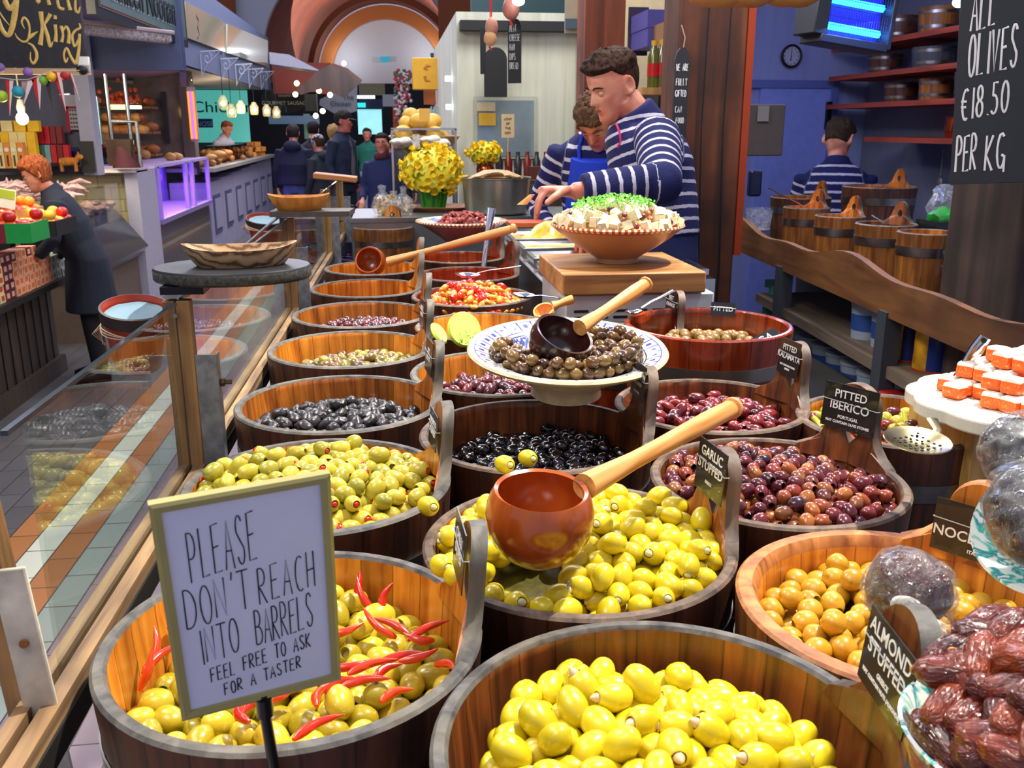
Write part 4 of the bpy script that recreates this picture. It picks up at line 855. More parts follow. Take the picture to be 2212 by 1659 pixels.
c_ = atZ(1952, 868, ZD); DC = Vector((c_.x + .186, c_.y - .008, ZD))
pb = thing('wooden_stand', 'pale knotty wooden box stand under the marble slab of sweets', 'stand', (DC.x + .055, DC.y + .02, .94))
MB().box((-.05, -.045, .1715), (.20, .022, .343)).build('front_board', wood('wood_pine', '#a87838', '#e2b468', .5, scale=.42, stain='#8a5a28', stain_amt=.5), pb, bevel=.001)
MB().box((-.139, .045, .1715), (.020, .155, .343)).build('side_board', MC['wood_pine'], pb, bevel=.001)
MARB = plain('marble_white', '#e8e4cc', .3, coat=.3, vary=.06, vs=8)
poly = [( (.155 + .0085 * abs(math.sin(a * 5.5))) * math.cos(a), (.155 + .0085 * abs(math.sin(a * 5.5))) * math.sin(a)) for a in [2 * PI * k / 132 for k in range(132)]]
sl = MB().prism(poly, -.021, 0).build('marble_slab', MARB, loc=DC, bevel=.003, smooth=False); tag(sl, 'scalloped white marble slab dusted with sugar, holding orange sweets', 'slab')
t = NT('sweet_orange'); tc = t.n('ShaderNodeTexCoord'); nz = t.n('ShaderNodeTexNoise'); nz.inputs['Scale'].default_value = 260; nz.inputs['Detail'].default_value = 6; t.l(tc.outputs['Object'], nz.inputs['Vector'])
t.l(t.ramp(nz.outputs[0], [(.52, hx('#f06a1c')), (.66, hx('#f49a58')), (.8, hx('#f4d8b8'))]), t.b.inputs['Base Color']); t.b.inputs['Roughness'].default_value = .5; SWO = t.m
t.b.inputs['Subsurface Weight'].default_value = .25; t.b.inputs['Subsurface Radius'].default_value = (.02, .006, .002); t.b.inputs['Subsurface Scale'].default_value = .5
t = NT('sweet_sugar'); tc = t.n('ShaderNodeTexCoord'); nz = t.n('ShaderNodeTexNoise'); nz.inputs['Scale'].default_value = 150; nz.inputs['Detail'].default_value = 6; t.l(tc.outputs['Object'], nz.inputs['Vector'])
t.l(t.ramp(nz.outputs[0], [(.26, hx('#f2b088')), (.36, hx('#f4ecd8'))]), t.b.inputs['Base Color']); t.b.inputs['Roughness'].default_value = .9; SWS = t.m
def cube_mesh(sx, sy, sz, seed):
 b = MB(); m = 6
 def sup(v):
  v = Vector(v); p = 7; l = (abs(v.x) ** p + abs(v.y) ** p + abs(v.z) ** p) ** (1 / p); return v / l
 for ax in range(3):
  for sg in (-1, 1):
   vs = []; fs = []
   for i in range(m + 1):
    for k in range(m + 1):
     q = [0, 0, 0]; q[ax] = sg; q[(ax + 1) % 3] = math.tan((i / m - .5) * PI / 2); q[(ax + 2) % 3] = math.tan((k / m - .5) * PI / 2)
     u = sup(q); vs.append((u.x * sx / 2, u.y * sy / 2, u.z * sz / 2 + sz / 2))
   for i in range(m):
    for k in range(m): q = i * (m + 1) + k; fs.append((q, q + 1, q + m + 2, q + m + 1))
   b.add(vs, fs, 1 if (ax == 2 and sg == 1) else 0)
 for k, f in enumerate(b.f):
  if sum(b.v[i][2] for i in f) / 4 > sz * .84: b.m[k] = 1
 b.jitter(.0008, 60, seed); me = b.mesh('sweet_cube_%d' % seed, [SWO, SWS], smooth=60); return me
swc = [cube_mesh(.030, .028, .0235, 1), cube_mesh(.027, .029, .023, 2), cube_mesh(.031, .027, .024, 3)]
rnd = random.Random(17); lay = 0
for L, (Rl, z) in enumerate(((.118, .0), (.088, .024), (.05, .048))):
 for i in range(-5, 6):
  for j in range(-5, 6):
   x = i * .0315 + rnd.uniform(-.001, .001) + L * .012; y = j * .030 + rnd.uniform(-.001, .001) + L * .010
   if math.hypot(x, y) > Rl or rnd.random() < .12: continue
   a = .45; X, Yy = x * math.cos(a) - y * math.sin(a), x * math.sin(a) + y * math.cos(a)
   place('sweet_cube', swc[rnd.randrange(3)], DC + Vector((X + .012, Yy + .006, z + .0003)), (0, 0, a + rnd.uniform(-.22, .22)), 'sugar-dusted orange sweet cube, ' + ('bottom layer on the marble slab' if L == 0 else 'second layer of the pile' if L == 1 else 'top layer of the pile'), 'sweet', 'orange sweet cubes on the marble slab, ' + ('bottom', 'second', 'top')[L] + ' layer')
b = MB(); rnd = random.Random(3)
for i in range(260):
 a = rnd.uniform(0, 6.28); r = .15 * math.sqrt(rnd.random()); b.ell((r * math.cos(a), r * math.sin(a), .0004), (rnd.uniform(.001, .006), rnd.uniform(.001, .006), .0006), n=6, m=4)
tag(b.build('icing_sugar', plain('sugar', '#f6f2e2', .9), loc=DC), 'white icing sugar scattered on the marble slab', 'sugar', kind='stuff')
t = thing('steel_tongs', 'steel tongs handle with a hole, standing up behind the orange sweets', 'tongs', atD(2085, 790, 1.42))
v = atD(2128, 728, 1.40) - t.location
MB().tube([-v * .6, (0, 0, 0), v * .6, v], [.006, .008, .011, .009], 12, flat=(-.4, -.9, .1)).build('arm', CHROME, t)
hf = frame(v * .9 + Vector((-.0015, -.004, .0)), (1, 0, 0), (-.4, -.9, .1)); o = MB().lathe([(0, 0), (.004, 0), (.004, .001), (0, .001)], 16).build('hole', BLACKM, t); o.matrix_local = hf
sc_ = Vector(atD(1978, 968, 1.115)); t = thing('skimmer_spoon', 'perforated steel skimmer spoon resting on the olive salad', 'spoon', sc_)
BR_ = plain('brass_steel', '#b0a27c', .25, 1); b = MB(); b.lathe([(0, .012), (.018, .009), (.030, .002), (.036, 0), (.037, .001), (.030, .004), (.018, .011), (0, .014)], 36, M=Matrix.Diagonal((1.15, 1, -1, 1)) @ Matrix.Translation((0, 0, -.012))); b.build('bowl', BR_, t, rot=(.15, 0, .3))
b = MB()
for i in range(-2, 3):
 for j in range(-2, 3): b.lathe([(0, .0), (.0018, 0), (.0018, .0014), (0, .0014)], 8, M=Matrix.Translation((i * .0095, j * .0085, .0035 + .0006 * (i * i + j * j))))
b.build('holes', BLACKM, t, rot=(.15, 0, .3))
MB().tube([(.03, .012, .004), (.045, .03, .012), (.055, .06, .016)], [.006, .005, .007], 10, flat=(0, 0, 1)).build('handle', BR_, t)
M_DATE = NT('date_skin'); tc = M_DATE.n('ShaderNodeTexCoord'); wv = M_DATE.n('ShaderNodeTexNoise'); wv.inputs['Scale'].default_value = 1; wv.inputs['Detail'].default_value = 3; wv.inputs['Distortion'].default_value = 1.2
mp = M_DATE.n('ShaderNodeMapping'); mp.inputs['Scale'].default_value = (260, 260, 60); M_DATE.l(tc.outputs['Object'], mp.inputs[0]); M_DATE.l(mp.outputs[0], wv.inputs['Vector'])
oi = M_DATE.n('ShaderNodeObjectInfo'); n3 = M_DATE.n('ShaderNodeTexNoise'); n3.inputs['Scale'].default_value = 45; M_DATE.l(tc.outputs['Object'], n3.inputs['Vector'])
f = M_DATE.math('ADD', M_DATE.math('MULTIPLY', oi.outputs['Random'], .5), M_DATE.math('MULTIPLY', n3.outputs[0], .6))
M_DATE.l(M_DATE.ramp(f, [(.2, hx('#2c0c08')), (.5, hx('#5c1c0e')), (.8, hx('#8c3a16'))]), M_DATE.b.inputs['Base Color']); M_DATE.b.inputs['Roughness'].default_value = .22; M_DATE.b.inputs['Coat Weight'].default_value = .5
M_DATE.bump(wv.outputs[0], .9, .004); M_DATE = M_DATE.m
def date_mesh(seed):
 b = MB(); prof = [(0, -.0215), (.0055, -.0205), (.009, -.016), (.0112, -.006), (.0115, .003), (.0105, .012), (.0075, .0185), (.0035, .0205), (.003, .022), (0, .022)]
 pr = []
 for k in range(len(prof) - 1):
  for q in range(4): f = q / 4; pr.append((prof[k][0] * (1 - f) + prof[k + 1][0] * f, prof[k][1] * (1 - f) + prof[k + 1][1] * f))
 pr.append(prof[-1]); b.lathe(pr, 40)
 for i, v in enumerate(b.v):
  v = Vector(v); a = math.atan2(v.y, v.x); r = math.hypot(v.x, v.y); w_ = noise.noise(Vector((math.cos(a) * 4.5, math.sin(a) * 4.5, v.z * 70 + seed * 9))); r2 = r * (1 + .10 * abs(w_) ** .7 * math.copysign(1, w_)) + (.0006 * noise.noise(v * 120)); b.v[i] = (r2 * math.cos(a), r2 * math.sin(a), v.z)
 return b.mesh('date_%d' % seed, M_DATE, smooth=75)
dm = [date_mesh(i) for i in range(4)]
dcap = MB().lathe([(0, .0215), (.0028, .0212), (.003, .0225), (.0012, .0235), (0, .0225)], 10).mesh('date_cap', plain('date_cap', '#c48a4a', .5))
DBC = Vector(atD(2232, 1590, .60)); dbowl = thing('date_bowl', 'white bowl splashed with turquoise glaze, heaped with dates', 'bowl', DBC + Vector((0, 0, -.05)))
t = NT('splash_glaze'); tc = t.n('ShaderNodeTexCoord'); nz = t.n('ShaderNodeTexNoise'); nz.inputs['Scale'].default_value = 38; nz.inputs['Detail'].default_value = 3; nz.inputs['Distortion'].default_value = 1.5; t.l(tc.outputs['Object'], nz.inputs['Vector'])
t.l(t.ramp(nz.outputs[0], [(.44, hx('#e6ece4')), (.5, hx('#58b8a8')), (.56, hx('#2c8a98')), (.62, hx('#e6ece4'))]), t.b.inputs['Base Color']); t.b.inputs['Roughness'].default_value = .15; t.b.inputs['Coat Weight'].default_value = .5; GLZ = t.m
MB().lathe([(0, 0), (.045, 0), (.065, .018), (.080, .045), (.0815, .049), (.079, .050), (.076, .046), (.06, .02), (.04, .008), (0, .008)], 48).build('body', GLZ, dbowl)
tag(MB().box((.03, 0, -.06), (.10, .10, .14)).build('bowl_stand', plain('stand_dark', '#1c120c', .6), loc=DBC + Vector((.0, 0, -.102)), bevel=.004), 'dark box standing under the date bowl', 'stand')
rnd = random.Random(8); dl = [(2045, 1525, .585, .5, .25), (2150, 1500, .58, .0, -.5), (2045, 1455, .60, 2.6, -.1), (2120, 1425, .60, .9, .3), (2190, 1430, .58, 1.6, -.6), (2125, 1375, .62, 2.9, .1), (2185, 1360, .615, .4, .2), (2105, 1550, .575, .3, .0), (2165, 1565, .555, 1.2, .3),
  (2030, 1600, .575, 1.7, .2), (2090, 1625, .56, 1.2, -.5), (2155, 1610, .545, -.7, .1), (2205, 1550, .55, .4, .1), (2200, 1490, .565, -.5, .3), (2195, 1640, .53, -.9, 0), (2055, 1650, .57, .6, 0), (2000, 1632, .59, 1.3, .3), (2080, 1480, .595, 1.6, .8), (2210, 1400, .60, .2, .2), (2130, 1660, .55, 2, 0), (2110, 1468, .60, -.6, .2), (2180, 1530, .57, 1.3, .2), (2075, 1570, .585, -.2, .2), (2140, 1345, .635, .3, 0), (2250, 1500, .55, .3, 0), (2240, 1600, .53, .9, .1), (2060, 1410, .615, .2, .2)]
for (px, py, d, az, el) in dl:
 ax = Vector((math.cos(az) * math.cos(el), math.sin(az) * math.cos(el), math.sin(el))); k = rnd.randrange(4)
 o = place('date', dm[k], atD(px, py, d + .015), ax.to_track_quat('Z', 'Y'), 'wrinkled brown date in the turquoise-splashed bowl, ' + ('upper part of the heap' if py < 1440 else 'right side' if px > 2140 else 'left side' if px < 2080 else 'centre front'), 'date', 'dates in the splashed bowl', rnd.uniform(.95, 1.15)); part('stem_cap', dcap, o)
tag(MB().lathe([(0, .03), (.03, .025), (.055, .008), (.07, -.01)], 24).jitter(.006, 60).build('date_heap', M_DATE, loc=DBC + Vector((0, .005, -.012))), 'dark mass of dates filling the splashed bowl', 'food', kind='stuff')
FILM = glass('bag_film', (.97, .97, .97, 1), .12, 1.6, .07, (.86, .87, .86, 1), 55)  # milky film; its white noise streaks also stand in for crinkle highlights
FILM2 = glass('bag_film_knot', (.97, .97, .95, 1), .1, 1.6, .5, (.88, .86, .78, 1), 70)
def bag(label, C, R, axis, tails, fill, seed=0, fillc=M_DATE, flat=.9):
 C = Vector(C); t = thing('plastic_bag', label, 'bag', C); q = Vector(axis).normalized().to_track_quat('Z', 'Y'); b = MB(); n = 64
 prof = [(0, -R * flat), (R * .5, -R * .8 * flat), (R * .85, -R * .45 * flat), (R, 0), (R * .93, R * .38), (R * .70, R * .62), (R * .42, R * .74), (R * .2, R * .80), (R * .12, R * .84)]
 pr = []
 for k in range(len(prof) - 1):
  for z in range(3): f = z / 3; pr.append((prof[k][0] * (1 - f) + prof[k + 1][0] * f, prof[k][1] * (1 - f) + prof[k + 1][1] * f))
 pr.append(prof[-1]); b.lathe(pr, n)
 for i, v in enumerate(b.v):
  v = Vector(v); a = math.atan2(v.y, v.x); r = math.hypot(v.x, v.y); u = max(0, v.z / R + .3); pl = math.sin(a * 11 + 2 * math.sin(a * 3 + seed)) * .10 * u
  r *= 1 + pl + .08 * noise.noise(v * (1.6 / R) + Vector((seed, 0, 0))); b.v[i] = (r * math.cos(a), r * math.sin(a), v.z + R * .05 * noise.noise(v * (3 / R)))
 b.build('film', FILM, t, rot=q.to_euler(), smooth=80)
 fb_ = MB().ell((0, 0, -R * .08), (R * .90, R * .9, R * .78 * flat), n=32, m=20).jitter(R * .10, 1.8 / R, seed); o = fb_.build('contents', fillc, t, rot=q.to_euler(), smooth=80)
 kn = q @ Vector((0, 0, R * .88)); k = MB().lathe([(R * .20 + R * .11 * math.cos(a), R * .10 * math.sin(a)) for a in [2 * PI * i / 10 for i in range(11)]], 24, M=Matrix.Translation(kn) @ q.to_matrix().to_4x4() @ Matrix.Rotation(.6, 4, 'X')).jitter(R * .02, 60); k.ell(kn, (R * .2, R * .18, R * .2), n=12, m=8); k.build('knot', FILM2, t)
 for ti, (tv, wd) in enumerate(tails):
  tv = Vector(tv); b = MB(); side = tv.cross(Vector((.25, -.8, .5))).normalized(); up = tv.cross(side).normalized(); nn = 22; mm = 8; vs = []; fs = []
  for j in range(mm + 1):
   s = j / mm; w_ = wd * (.12 + .88 * s ** .7)
   for i in range(nn + 1):
    x = (i / nn - .5) * 2; vs.append(kn + tv * (s * (1 - .12 * x * x + .06 * math.sin(7 * x + seed))) + side * x * w_ + up * (math.sin(x * 9 + seed + ti) * wd * .22 * (.3 + s) + wd * .25 * x * x))
  for j in range(mm):
   for i in range(nn): q_ = j * (nn + 1) + i; fs.append((q_, q_ + 1, q_ + nn + 2, q_ + nn + 1))
  b.add(vs, fs).build('tail', FILM2 if ti == 0 else FILM, t, smooth=80)
 return t
cb_ = atD(1963, 1275, .765)
k1 = atD(2035, 1440, .70) - cb_; k2 = atD(1975, 1470, .73) - cb_
kk = (atD(1952, 1335, .715) - cb_)
bag('knotted clear plastic bag of dates lying over the golden olives', cb_, .0375, kk, [((atD(2055, 1420, .70) - atD(1955, 1330, .72)), .016), ((atD(1990, 1465, .74) - atD(1955, 1330, .72)), .012)], 1, 1)
cb2 = atD(2255, 1110, .80)
bag('big plastic bag of dark dried fruit at the right edge, on the splashed plate', cb2, .052, (-.2, -.5, .4), [(atD(2128, 1190, .74) - atD(2190, 1150, .75), .018), (atD(2230, 1230, .74) - atD(2180, 1150, .75), .016)], 1, 3, fillc=plain('dark_fruit', '#0e0d12', .35, coat=.3, vary=.4))
bag('plastic bag of dark dried fruit leaning against the sweets', atD(2215, 985, .88), .045, (.1, -.5, .5), [(atD(2130, 1060, .82) - atD(2150, 1000, .84), .014)], 1, 5, fillc=MC['dark_fruit'])
t = thing('plate', 'white plate splashed with turquoise glaze under the bags at right', 'plate', atD(2370, 1170, .84) + Vector((0, 0, .0)), (.1, -.6, 0))
MB().lathe([(0, 0), (.05, 0), (.085, .022), (.098, .034), (.096, .036), (.08, .024), (.05, .005), (0, .005)], 48).build('body', GLZ, t)
tag(MB().box((0, 0, 0), (.17, .16, .30)).build('plate_stand', MC['stand_dark'], loc=(.72, .68, 1.08), bevel=.004), 'dark box under the splashed plate at the right edge', 'stand')
PANS = thing('pan_counter', 'steel counter of rectangular food pans in front of the striped-jersey server', 'counter', (.66, 3.55, .94))
y0p, y1p, xp0, xp1 = 2.72, 4.25, .44, .98
b = MB(); b.box((0.05, -.05, .16), (xp1 - xp0, y1p - y0p, .30))
b.build('base', STEEL_B, PANS)
pm_ = [('green sauce', '#3c4414', 2.74, 2.98), ('amber oil', '#d09018', 3.04, 3.22), ('pale yellow dip', '#d8b84c', 3.30, 3.52), ('yellow mash', '#d8a828', 3.58, 3.86)]
for nme, col, ya, yb in pm_:
 t = thing('food_pan', 'rectangular steel pan of ' + nme + ' set in the steel counter', 'pan', (.71, (ya + yb) / 2, 1.262), group=None)
 Wp = .26; b = MB(); L = []
 for (w_, z) in ((Wp + .02, .0), (Wp + .02, .018), (Wp - .005, .02), (Wp - .02, .008)):
  hh_ = (yb - ya) / 2 - (Wp + .02 - w_) / 2; hw_ = .5 * (.50) - (Wp + .02 - w_) / 2; L.append([(-hw_, -hh_, z), (hw_, -hh_, z), (hw_, hh_, z), (-hw_, hh_, z)])
 vs = sum(L, []); fs = []
 for k in range(3):
  for q in range(4): r = (q + 1) % 4; fs.append((k * 4 + q, k * 4 + r, k * 4 + 4 + r, k * 4 + 4 + q))
 b.add(vs, fs).build('rim', STEEL_B, t, smooth=False)
 f = MB(); N = 14; vs = []; fs = []; hw_, hh_ = .24, (yb - ya) / 2 - .012
 for j in range(N + 1):
  for i in range(N + 1):
   x = (i / N * 2 - 1) * hw_; y = (j / N * 2 - 1) * hh_; z = .009 + .004 * noise.noise(Vector((x * 30, y * 30, ya)));
   if 'mash' in nme: z += .07 * max(0, 1 - ((x + .08) / .1) ** 2 - (y / .1) ** 2) + .01 * noise.noise(Vector((x * 60, y * 60, 1)))
   vs.append((x, y, z))
 for j in range(N):
  for i in range(N): q = j * (N + 1) + i; fs.append((q, q + 1, q + N + 2, q + N + 1))
 f.add(vs, fs).build('contents', plain('food_' + nme.replace(' ', '_'), col, .3, vary=.35, vs=50), t)
t = thing('steel_tray', 'long grey steel counter top behind the farthest buckets', 'counter', (.45, 4.85, .94))
MB().box((0, 0, .17), (1.30, .62, .33)).build('body', plain('steel_counter', '#8c9296', .3, .8), t, bevel=.004)
MB().box((0, -.31, .33), (1.32, .012, .02)).build('lip', STEEL_B, t)
def atop(px, py, z): return atZ(px, py, z)
pp = atY(1072, 447, 4.75); pp.z = 1.28
t = thing('steel_pot', 'big brushed steel pot heaped with wrapped flatbreads', 'pot', pp)
MB().lathe([(0, 0), (.15, 0), (.158, .008), (.172, .17), (.178, .173), (.178, .178), (.168, .176), (.154, .01), (0, .01)], 56).build('body', plain('brushed_steel', '#b4b09c', .3, .9, vary=.1), t)
b = MB();
for k in range(7): a = k * .9; b.lathe([(0, -.002), (.05, 0), (.055, .006), (.03, .012), (0, .013)], 18, M=Matrix.Translation((.10 * math.cos(a), .10 * math.sin(a), .172 + .006 * (k % 3))) @ Matrix.Rotation(.3, 4, (math.sin(a), math.cos(a), 0)))
b.lathe([(0, .215), (.06, .21), (.13, .18)], 24); b.jitter(.006, 30); b.build('flatbreads', plain('flatbread', '#c8a070', .6, vary=.3, vs=30), t)
fp = atY(935, 432, 5.0); fp.z = 1.285
t = thing('flower_pot', 'wrapped bunch of bright yellow daffodils standing on the steel counter', 'flowers', fp)
b = MB(); rnd = random.Random(4)
b.lathe([(0, 0), (.065, 0), (.062, .03), (.078, .10), (.0, .10)], 24)
for i in range(60):
 a = rnd.uniform(0, 6.28); r = .07 * math.sqrt(rnd.random()); b.tube([(r * math.cos(a), r * math.sin(a), 0), (r * 1.5 * math.cos(a), r * 1.5 * math.sin(a), .15)], .004, 5)
b.build('stems', plain('stem_green', '#2c7a1c', .5), t)
pet_ = plain('daffodil_petal', '#f2e63c', .5, vary=.08); tru = plain('daffodil_trumpet', '#f4cc18', .5)
def flower_cluster(t, R, n, zc, s, seed, sq=.85):
 rnd = random.Random(seed); fl = MB()
 for k in range(6):
  a = k * PI / 3; c, si = math.cos(a), math.sin(a); cc, sc2 = math.cos(a + .5), math.sin(a + .5); cd, sd2 = math.cos(a - .5), math.sin(a - .5)
  fl.add([(0, 0, 0), (cd * s * .6, sd2 * s * .6, .002), (c * s, si * s, -.003), (cc * s * .6, sc2 * s * .6, .002)], [(0, 1, 2, 3)], 0)
 fl.lathe([(s * .2, 0), (s * .27, s * .35), (s * .38, s * .5)], 10, 1); me = fl.mesh('daffodil', [pet_, tru])
 for i in range(n):
  v = Vector((rnd.gauss(0, 1), rnd.gauss(0, 1), rnd.gauss(.25, 1))).normalized(); rr = R * rnd.uniform(.82, 1.05)
  o = part('blossom', me, t, (v.x * rr, v.y * rr, zc + v.z * rr * sq)); o.rotation_mode = 'QUATERNION'; o.rotation_quaternion = v.to_track_quat('Z', 'Y') @ Quaternion((0, 0, 1), rnd.uniform(0, 6))
 MB().ell((0, 0, zc), (R * .74, R * .74, R * .74 * sq), n=20, m=14).jitter(R * .12, 30).build('foliage', plain('flower_mass', '#e8dc30', .6, vary=.35, vs=60), t)
flower_cluster(t, .155, 99, .19, .050, 4)
t = thing('tray_basket', 'low brown wicker tray beneath the daffodils', 'basket', (fp.x + .05, fp.y + .0, 1.272))
MB().lathe([(.0, 0), (.15, 0), (.19, .025), (.185, .028), (.145, .006), (0, .006)], 40, M=Matrix.Diagonal((1.15, .8, 1, 1))).build('body', wood('wicker', '#5c3418', '#a8683a', .6, axis='X'), t)
fp2 = atY(1048, 357, 5.9)
t = thing('copper_vase', 'copper vase of small yellow flowers on the ledge under the hatch', 'vase', fp2)
MB().lathe([(0, 0), (.035, 0), (.055, .04), (.058, .07), (.04, .10), (.045, .12), (.04, .12), (0, .1)], 32).build('vase', plain('copper', '#b0522c', .2, .9), t)
flower_cluster(t, .11, 46, .16, .040, 6, .55)
def clearbag(label, C, s, col, seed):
 t = thing('clear_bag', label, 'bag', C); rnd = random.Random(seed); b = MB()
 for i in range(26):
  c = Vector((rnd.uniform(-.6, .6) * s, rnd.uniform(-.3, .3) * s, rnd.uniform(.05, 1.0) * s)); a = rnd.uniform(0, 6.3); b.add([c, c + Vector((math.cos(a) * s * .4, .01, math.sin(a) * s * .4)), c + Vector((math.cos(a + 1) * s * .4, -.01, math.sin(a + 1) * s * .4))], [(0, 1, 2)])
 b.build('chips', plain('chips_' + str(seed), col, .6, vary=.2), t, smooth=False)
 MB().lathe([(0, 0), (.55 * s, .03 * s), (.75 * s, .5 * s), (.6 * s, 1.1 * s), (.2 * s, 1.45 * s), (.28 * s, 1.9 * s)], 28, M=Matrix.Diagonal((1, .55, 1, 1))).jitter(s * .13, 3.2 / s, seed).build('film', glass('bag_clear', (.97, .97, .97, 1), .1, 1.5, .15, (.85, .87, .9, 1)), t, smooth=80)
for (px, py, s, c, l) in ((828, 460, .075, '#d8b060', 'clear bag of tortilla chips standing left of the daffodils'), (872, 452, .07, '#d8c0a0', 'crinkled clear bag of pale snacks beside the tortilla chips'), (850, 430, .06, '#c8b8a0', 'clear bag of white snacks lying behind the chips')):
 q = atY(px, py, 4.75); q.z = 1.28; clearbag(l, q, s, c, px)
t = thing('salt_block', 'orange chopping board under the server’s reaching hand', 'board', atY(1155, 462, 4.05)); t.location = (.60, 4.0, 1.30)
MB().box((0, 0, 0), (.22, .14, .02)).build('board', plain('board_orange', '#b8501c', .5, vary=.2), t, bevel=.003)
def skin_mat(name, col, red='#b8543c'):
 if name in MC: return MC[name]
 t = NT(name); tc = t.n('ShaderNodeTexCoord'); nz = t.n('ShaderNodeTexNoise'); nz.inputs['Scale'].default_value = 14; t.l(tc.outputs['Object'], nz.inputs['Vector'])
 t.l(t.ramp(nz.outputs[0], [(.35, hx(col)), (.75, hx(red))]), t.b.inputs['Base Color']); t.b.inputs['Roughness'].default_value = .45
 t.b.inputs['Subsurface Weight'].default_value = .12; t.b.inputs['Subsurface Radius'].default_value = (.02, .008, .004); t.b.inputs['Subsurface Scale'].default_value = .4
 MC[name] = t.m; return t.m
SKIN = skin_mat('skin_fair', '#e0a084');
def hair_mat(name, a, b_):
 if name in MC: return MC[name]
 t = NT(name); tc = t.n('ShaderNodeTexCoord'); mp = t.n('ShaderNodeMapping'); mp.inputs['Scale'].default_value = (90, 90, 30); t.l(tc.outputs['Object'], mp.inputs[0])
 nz = t.n('ShaderNodeTexNoise'); nz.inputs['Scale'].default_value = 1; nz.inputs['Detail'].default_value = 5; nz.inputs['Distortion'].default_value = 1; t.l(mp.outputs[0], nz.inputs['Vector'])
 t.l(t.ramp(nz.outputs[0], [(.3, hx(a)), (.7, hx(b_))]), t.b.inputs['Base Color']); t.b.inputs['Roughness'].default_value = .75; t.b.inputs['Specular IOR Level'].default_value = .2; t.bump(nz.outputs[0], 1, .01); MC[name] = t.m; return t.m
def stripe_mat(name, navy='#0b1450', white='#c4c0d0', frac=.27):
 if name in MC: return MC[name]
 t = NT(name); at = t.n('ShaderNodeAttribute', attribute_name='s'); tc = t.n('ShaderNodeTexCoord'); nz = t.n('ShaderNodeTexNoise'); nz.inputs['Scale'].default_value = 60; nz.inputs['Detail'].default_value = 3; t.l(tc.outputs['Object'], nz.inputs['Vector'])
 s = t.math('ADD', at.outputs['Fac'], t.math('MULTIPLY', t.math('SUBTRACT', nz.outputs[0], .5), .16)); f = t.math('FRACT', s); m = t.math('LESS_THAN', f, frac)
 t.l(t.mix(m, hx(navy), hx(white)), t.b.inputs['Base Color']); t.b.inputs['Roughness'].default_value = .9
 n2 = t.n('ShaderNodeTexNoise'); n2.inputs['Scale'].default_value = 300; t.l(tc.outputs['Object'], n2.inputs['Vector']); t.bump(n2.outputs[0], .5, .004); MC[name] = t.m; return t.m
def cloth(name, c, v=.15): return plain(name, c, .85, vary=v, vs=14, bump=.3)
_z = [-.118, -.112, -.10, -.085, -.07, -.05, -.03, -.01, .01, .03, .05, .07, .085, .10, .111, .117]
_f = [.062, .080, .088, .089, .088, .088, .089, .090, .090, .092, .091, .085, .076, .058, .034, .006]
_b = [.028, .004, -.018, -.034, -.05, -.066, -.080, -.090, -.097, -.100, -.098, -.091, -.081, -.062, -.036, -.004]
_w = [.014, .026, .040, .049, .055, .061, .066, .070, .073, .075, .075, .071, .063, .048, .028, .004]
def head(mb, M, disp=None, nr=64, na=72, detail=1.0):
 vs = []; fs = []; g = lambda x, s: math.exp(-(x / s) ** 2)
 for j in range(nr + 1):
  z = -.118 + .235 * j / nr; f, b_, w_ = np.interp(z, _z, _f), np.interp(z, _z, _b), np.interp(z, _z, _w)
  for i in range(na):
   a = 2 * PI * i / na; a = a + .28 * math.cos(a) * math.sin(0) ; c, s = math.cos(a), math.sin(a)
   x = w_ * math.copysign(abs(c) ** .92, c); y = (f + b_) / 2 + (f - b_) / 2 * math.copysign(abs(s) ** .92, s)
   if s > 0 and disp is None:
    k = s * detail
    nz = max(0, min(1, (.018 - z) / .046)) if z > -.030 else max(0, (z + .042) / .012)
    y += k * .027 * nz * g(x, .0085 + .006 * nz)
    y -= k * .011 * (g(x - .031, .015) + g(x + .031, .015)) * g(z - .006, .011)
    y += k * .005 * g(z - .024, .008) * g(x, .045)
    y += k * (.0065 * g(z + .050, .0042) + .007 * g(z + .0605, .005)) * g(x, .019) - k * .003 * g(z + .0555, .002) * g(x, .02)
    y -= k * .004 * g(z + .077, .007) * g(x, .02)
    y += k * .005 * g(z + .098, .012) * g(x, .018)
    y += k * .004 * (g(x - .044, .014) + g(x + .044, .014)) * g(z + .022, .016)
    y -= k * .003 * (g(x - .05, .012) + g(x + .05, .012)) * g(z + .055, .02)
   p = Vector((x, y, z))
   if disp is not None:
    d = disp(p, a); n = Vector((x / .075 ** 2, (y + .005) / .097 ** 2, max(z, -.05) / .118 ** 2)).normalized(); p = p + n * d
   vs.append(p)
 for j in range(nr):
  for i in range(na): q = (i + 1) % na; fs.append((j * na + i, j * na + q, (j + 1) * na + q, (j + 1) * na + i))
 fs.append(tuple(range(na))[::-1]); fs.append(tuple(range(nr * na, (nr + 1) * na)))
 mb.add(vs, fs, 0, M)
 if disp is None:
  for sg in (-1, 1):
   R = Matrix.Rotation(sg * .35, 3, 'Z') @ Matrix.Rotation(-.2, 3, 'X')
   mb.ell((sg * .076, -.012, -.002), (.0045, .016, .029), M=M, n=14, m=10, R=R); mb.ell((sg * .0755, -.006, -.024), (.006, .009, .011), M=M, n=10, m=8)
   mb.lathe([(.0155 + .005 * math.cos(t_), .0052 * math.sin(t_)) for t_ in [2 * PI * k / 8 for k in range(9)]], 24, M=M @ Matrix.Translation((sg * .0835, -.014, .002)) @ Matrix.Rotation(sg * .35, 4, 'Z') @ Matrix.Rotation(PI / 2, 4, 'Y') @ Matrix.Diagonal((1.75, 1, 1, 1)))
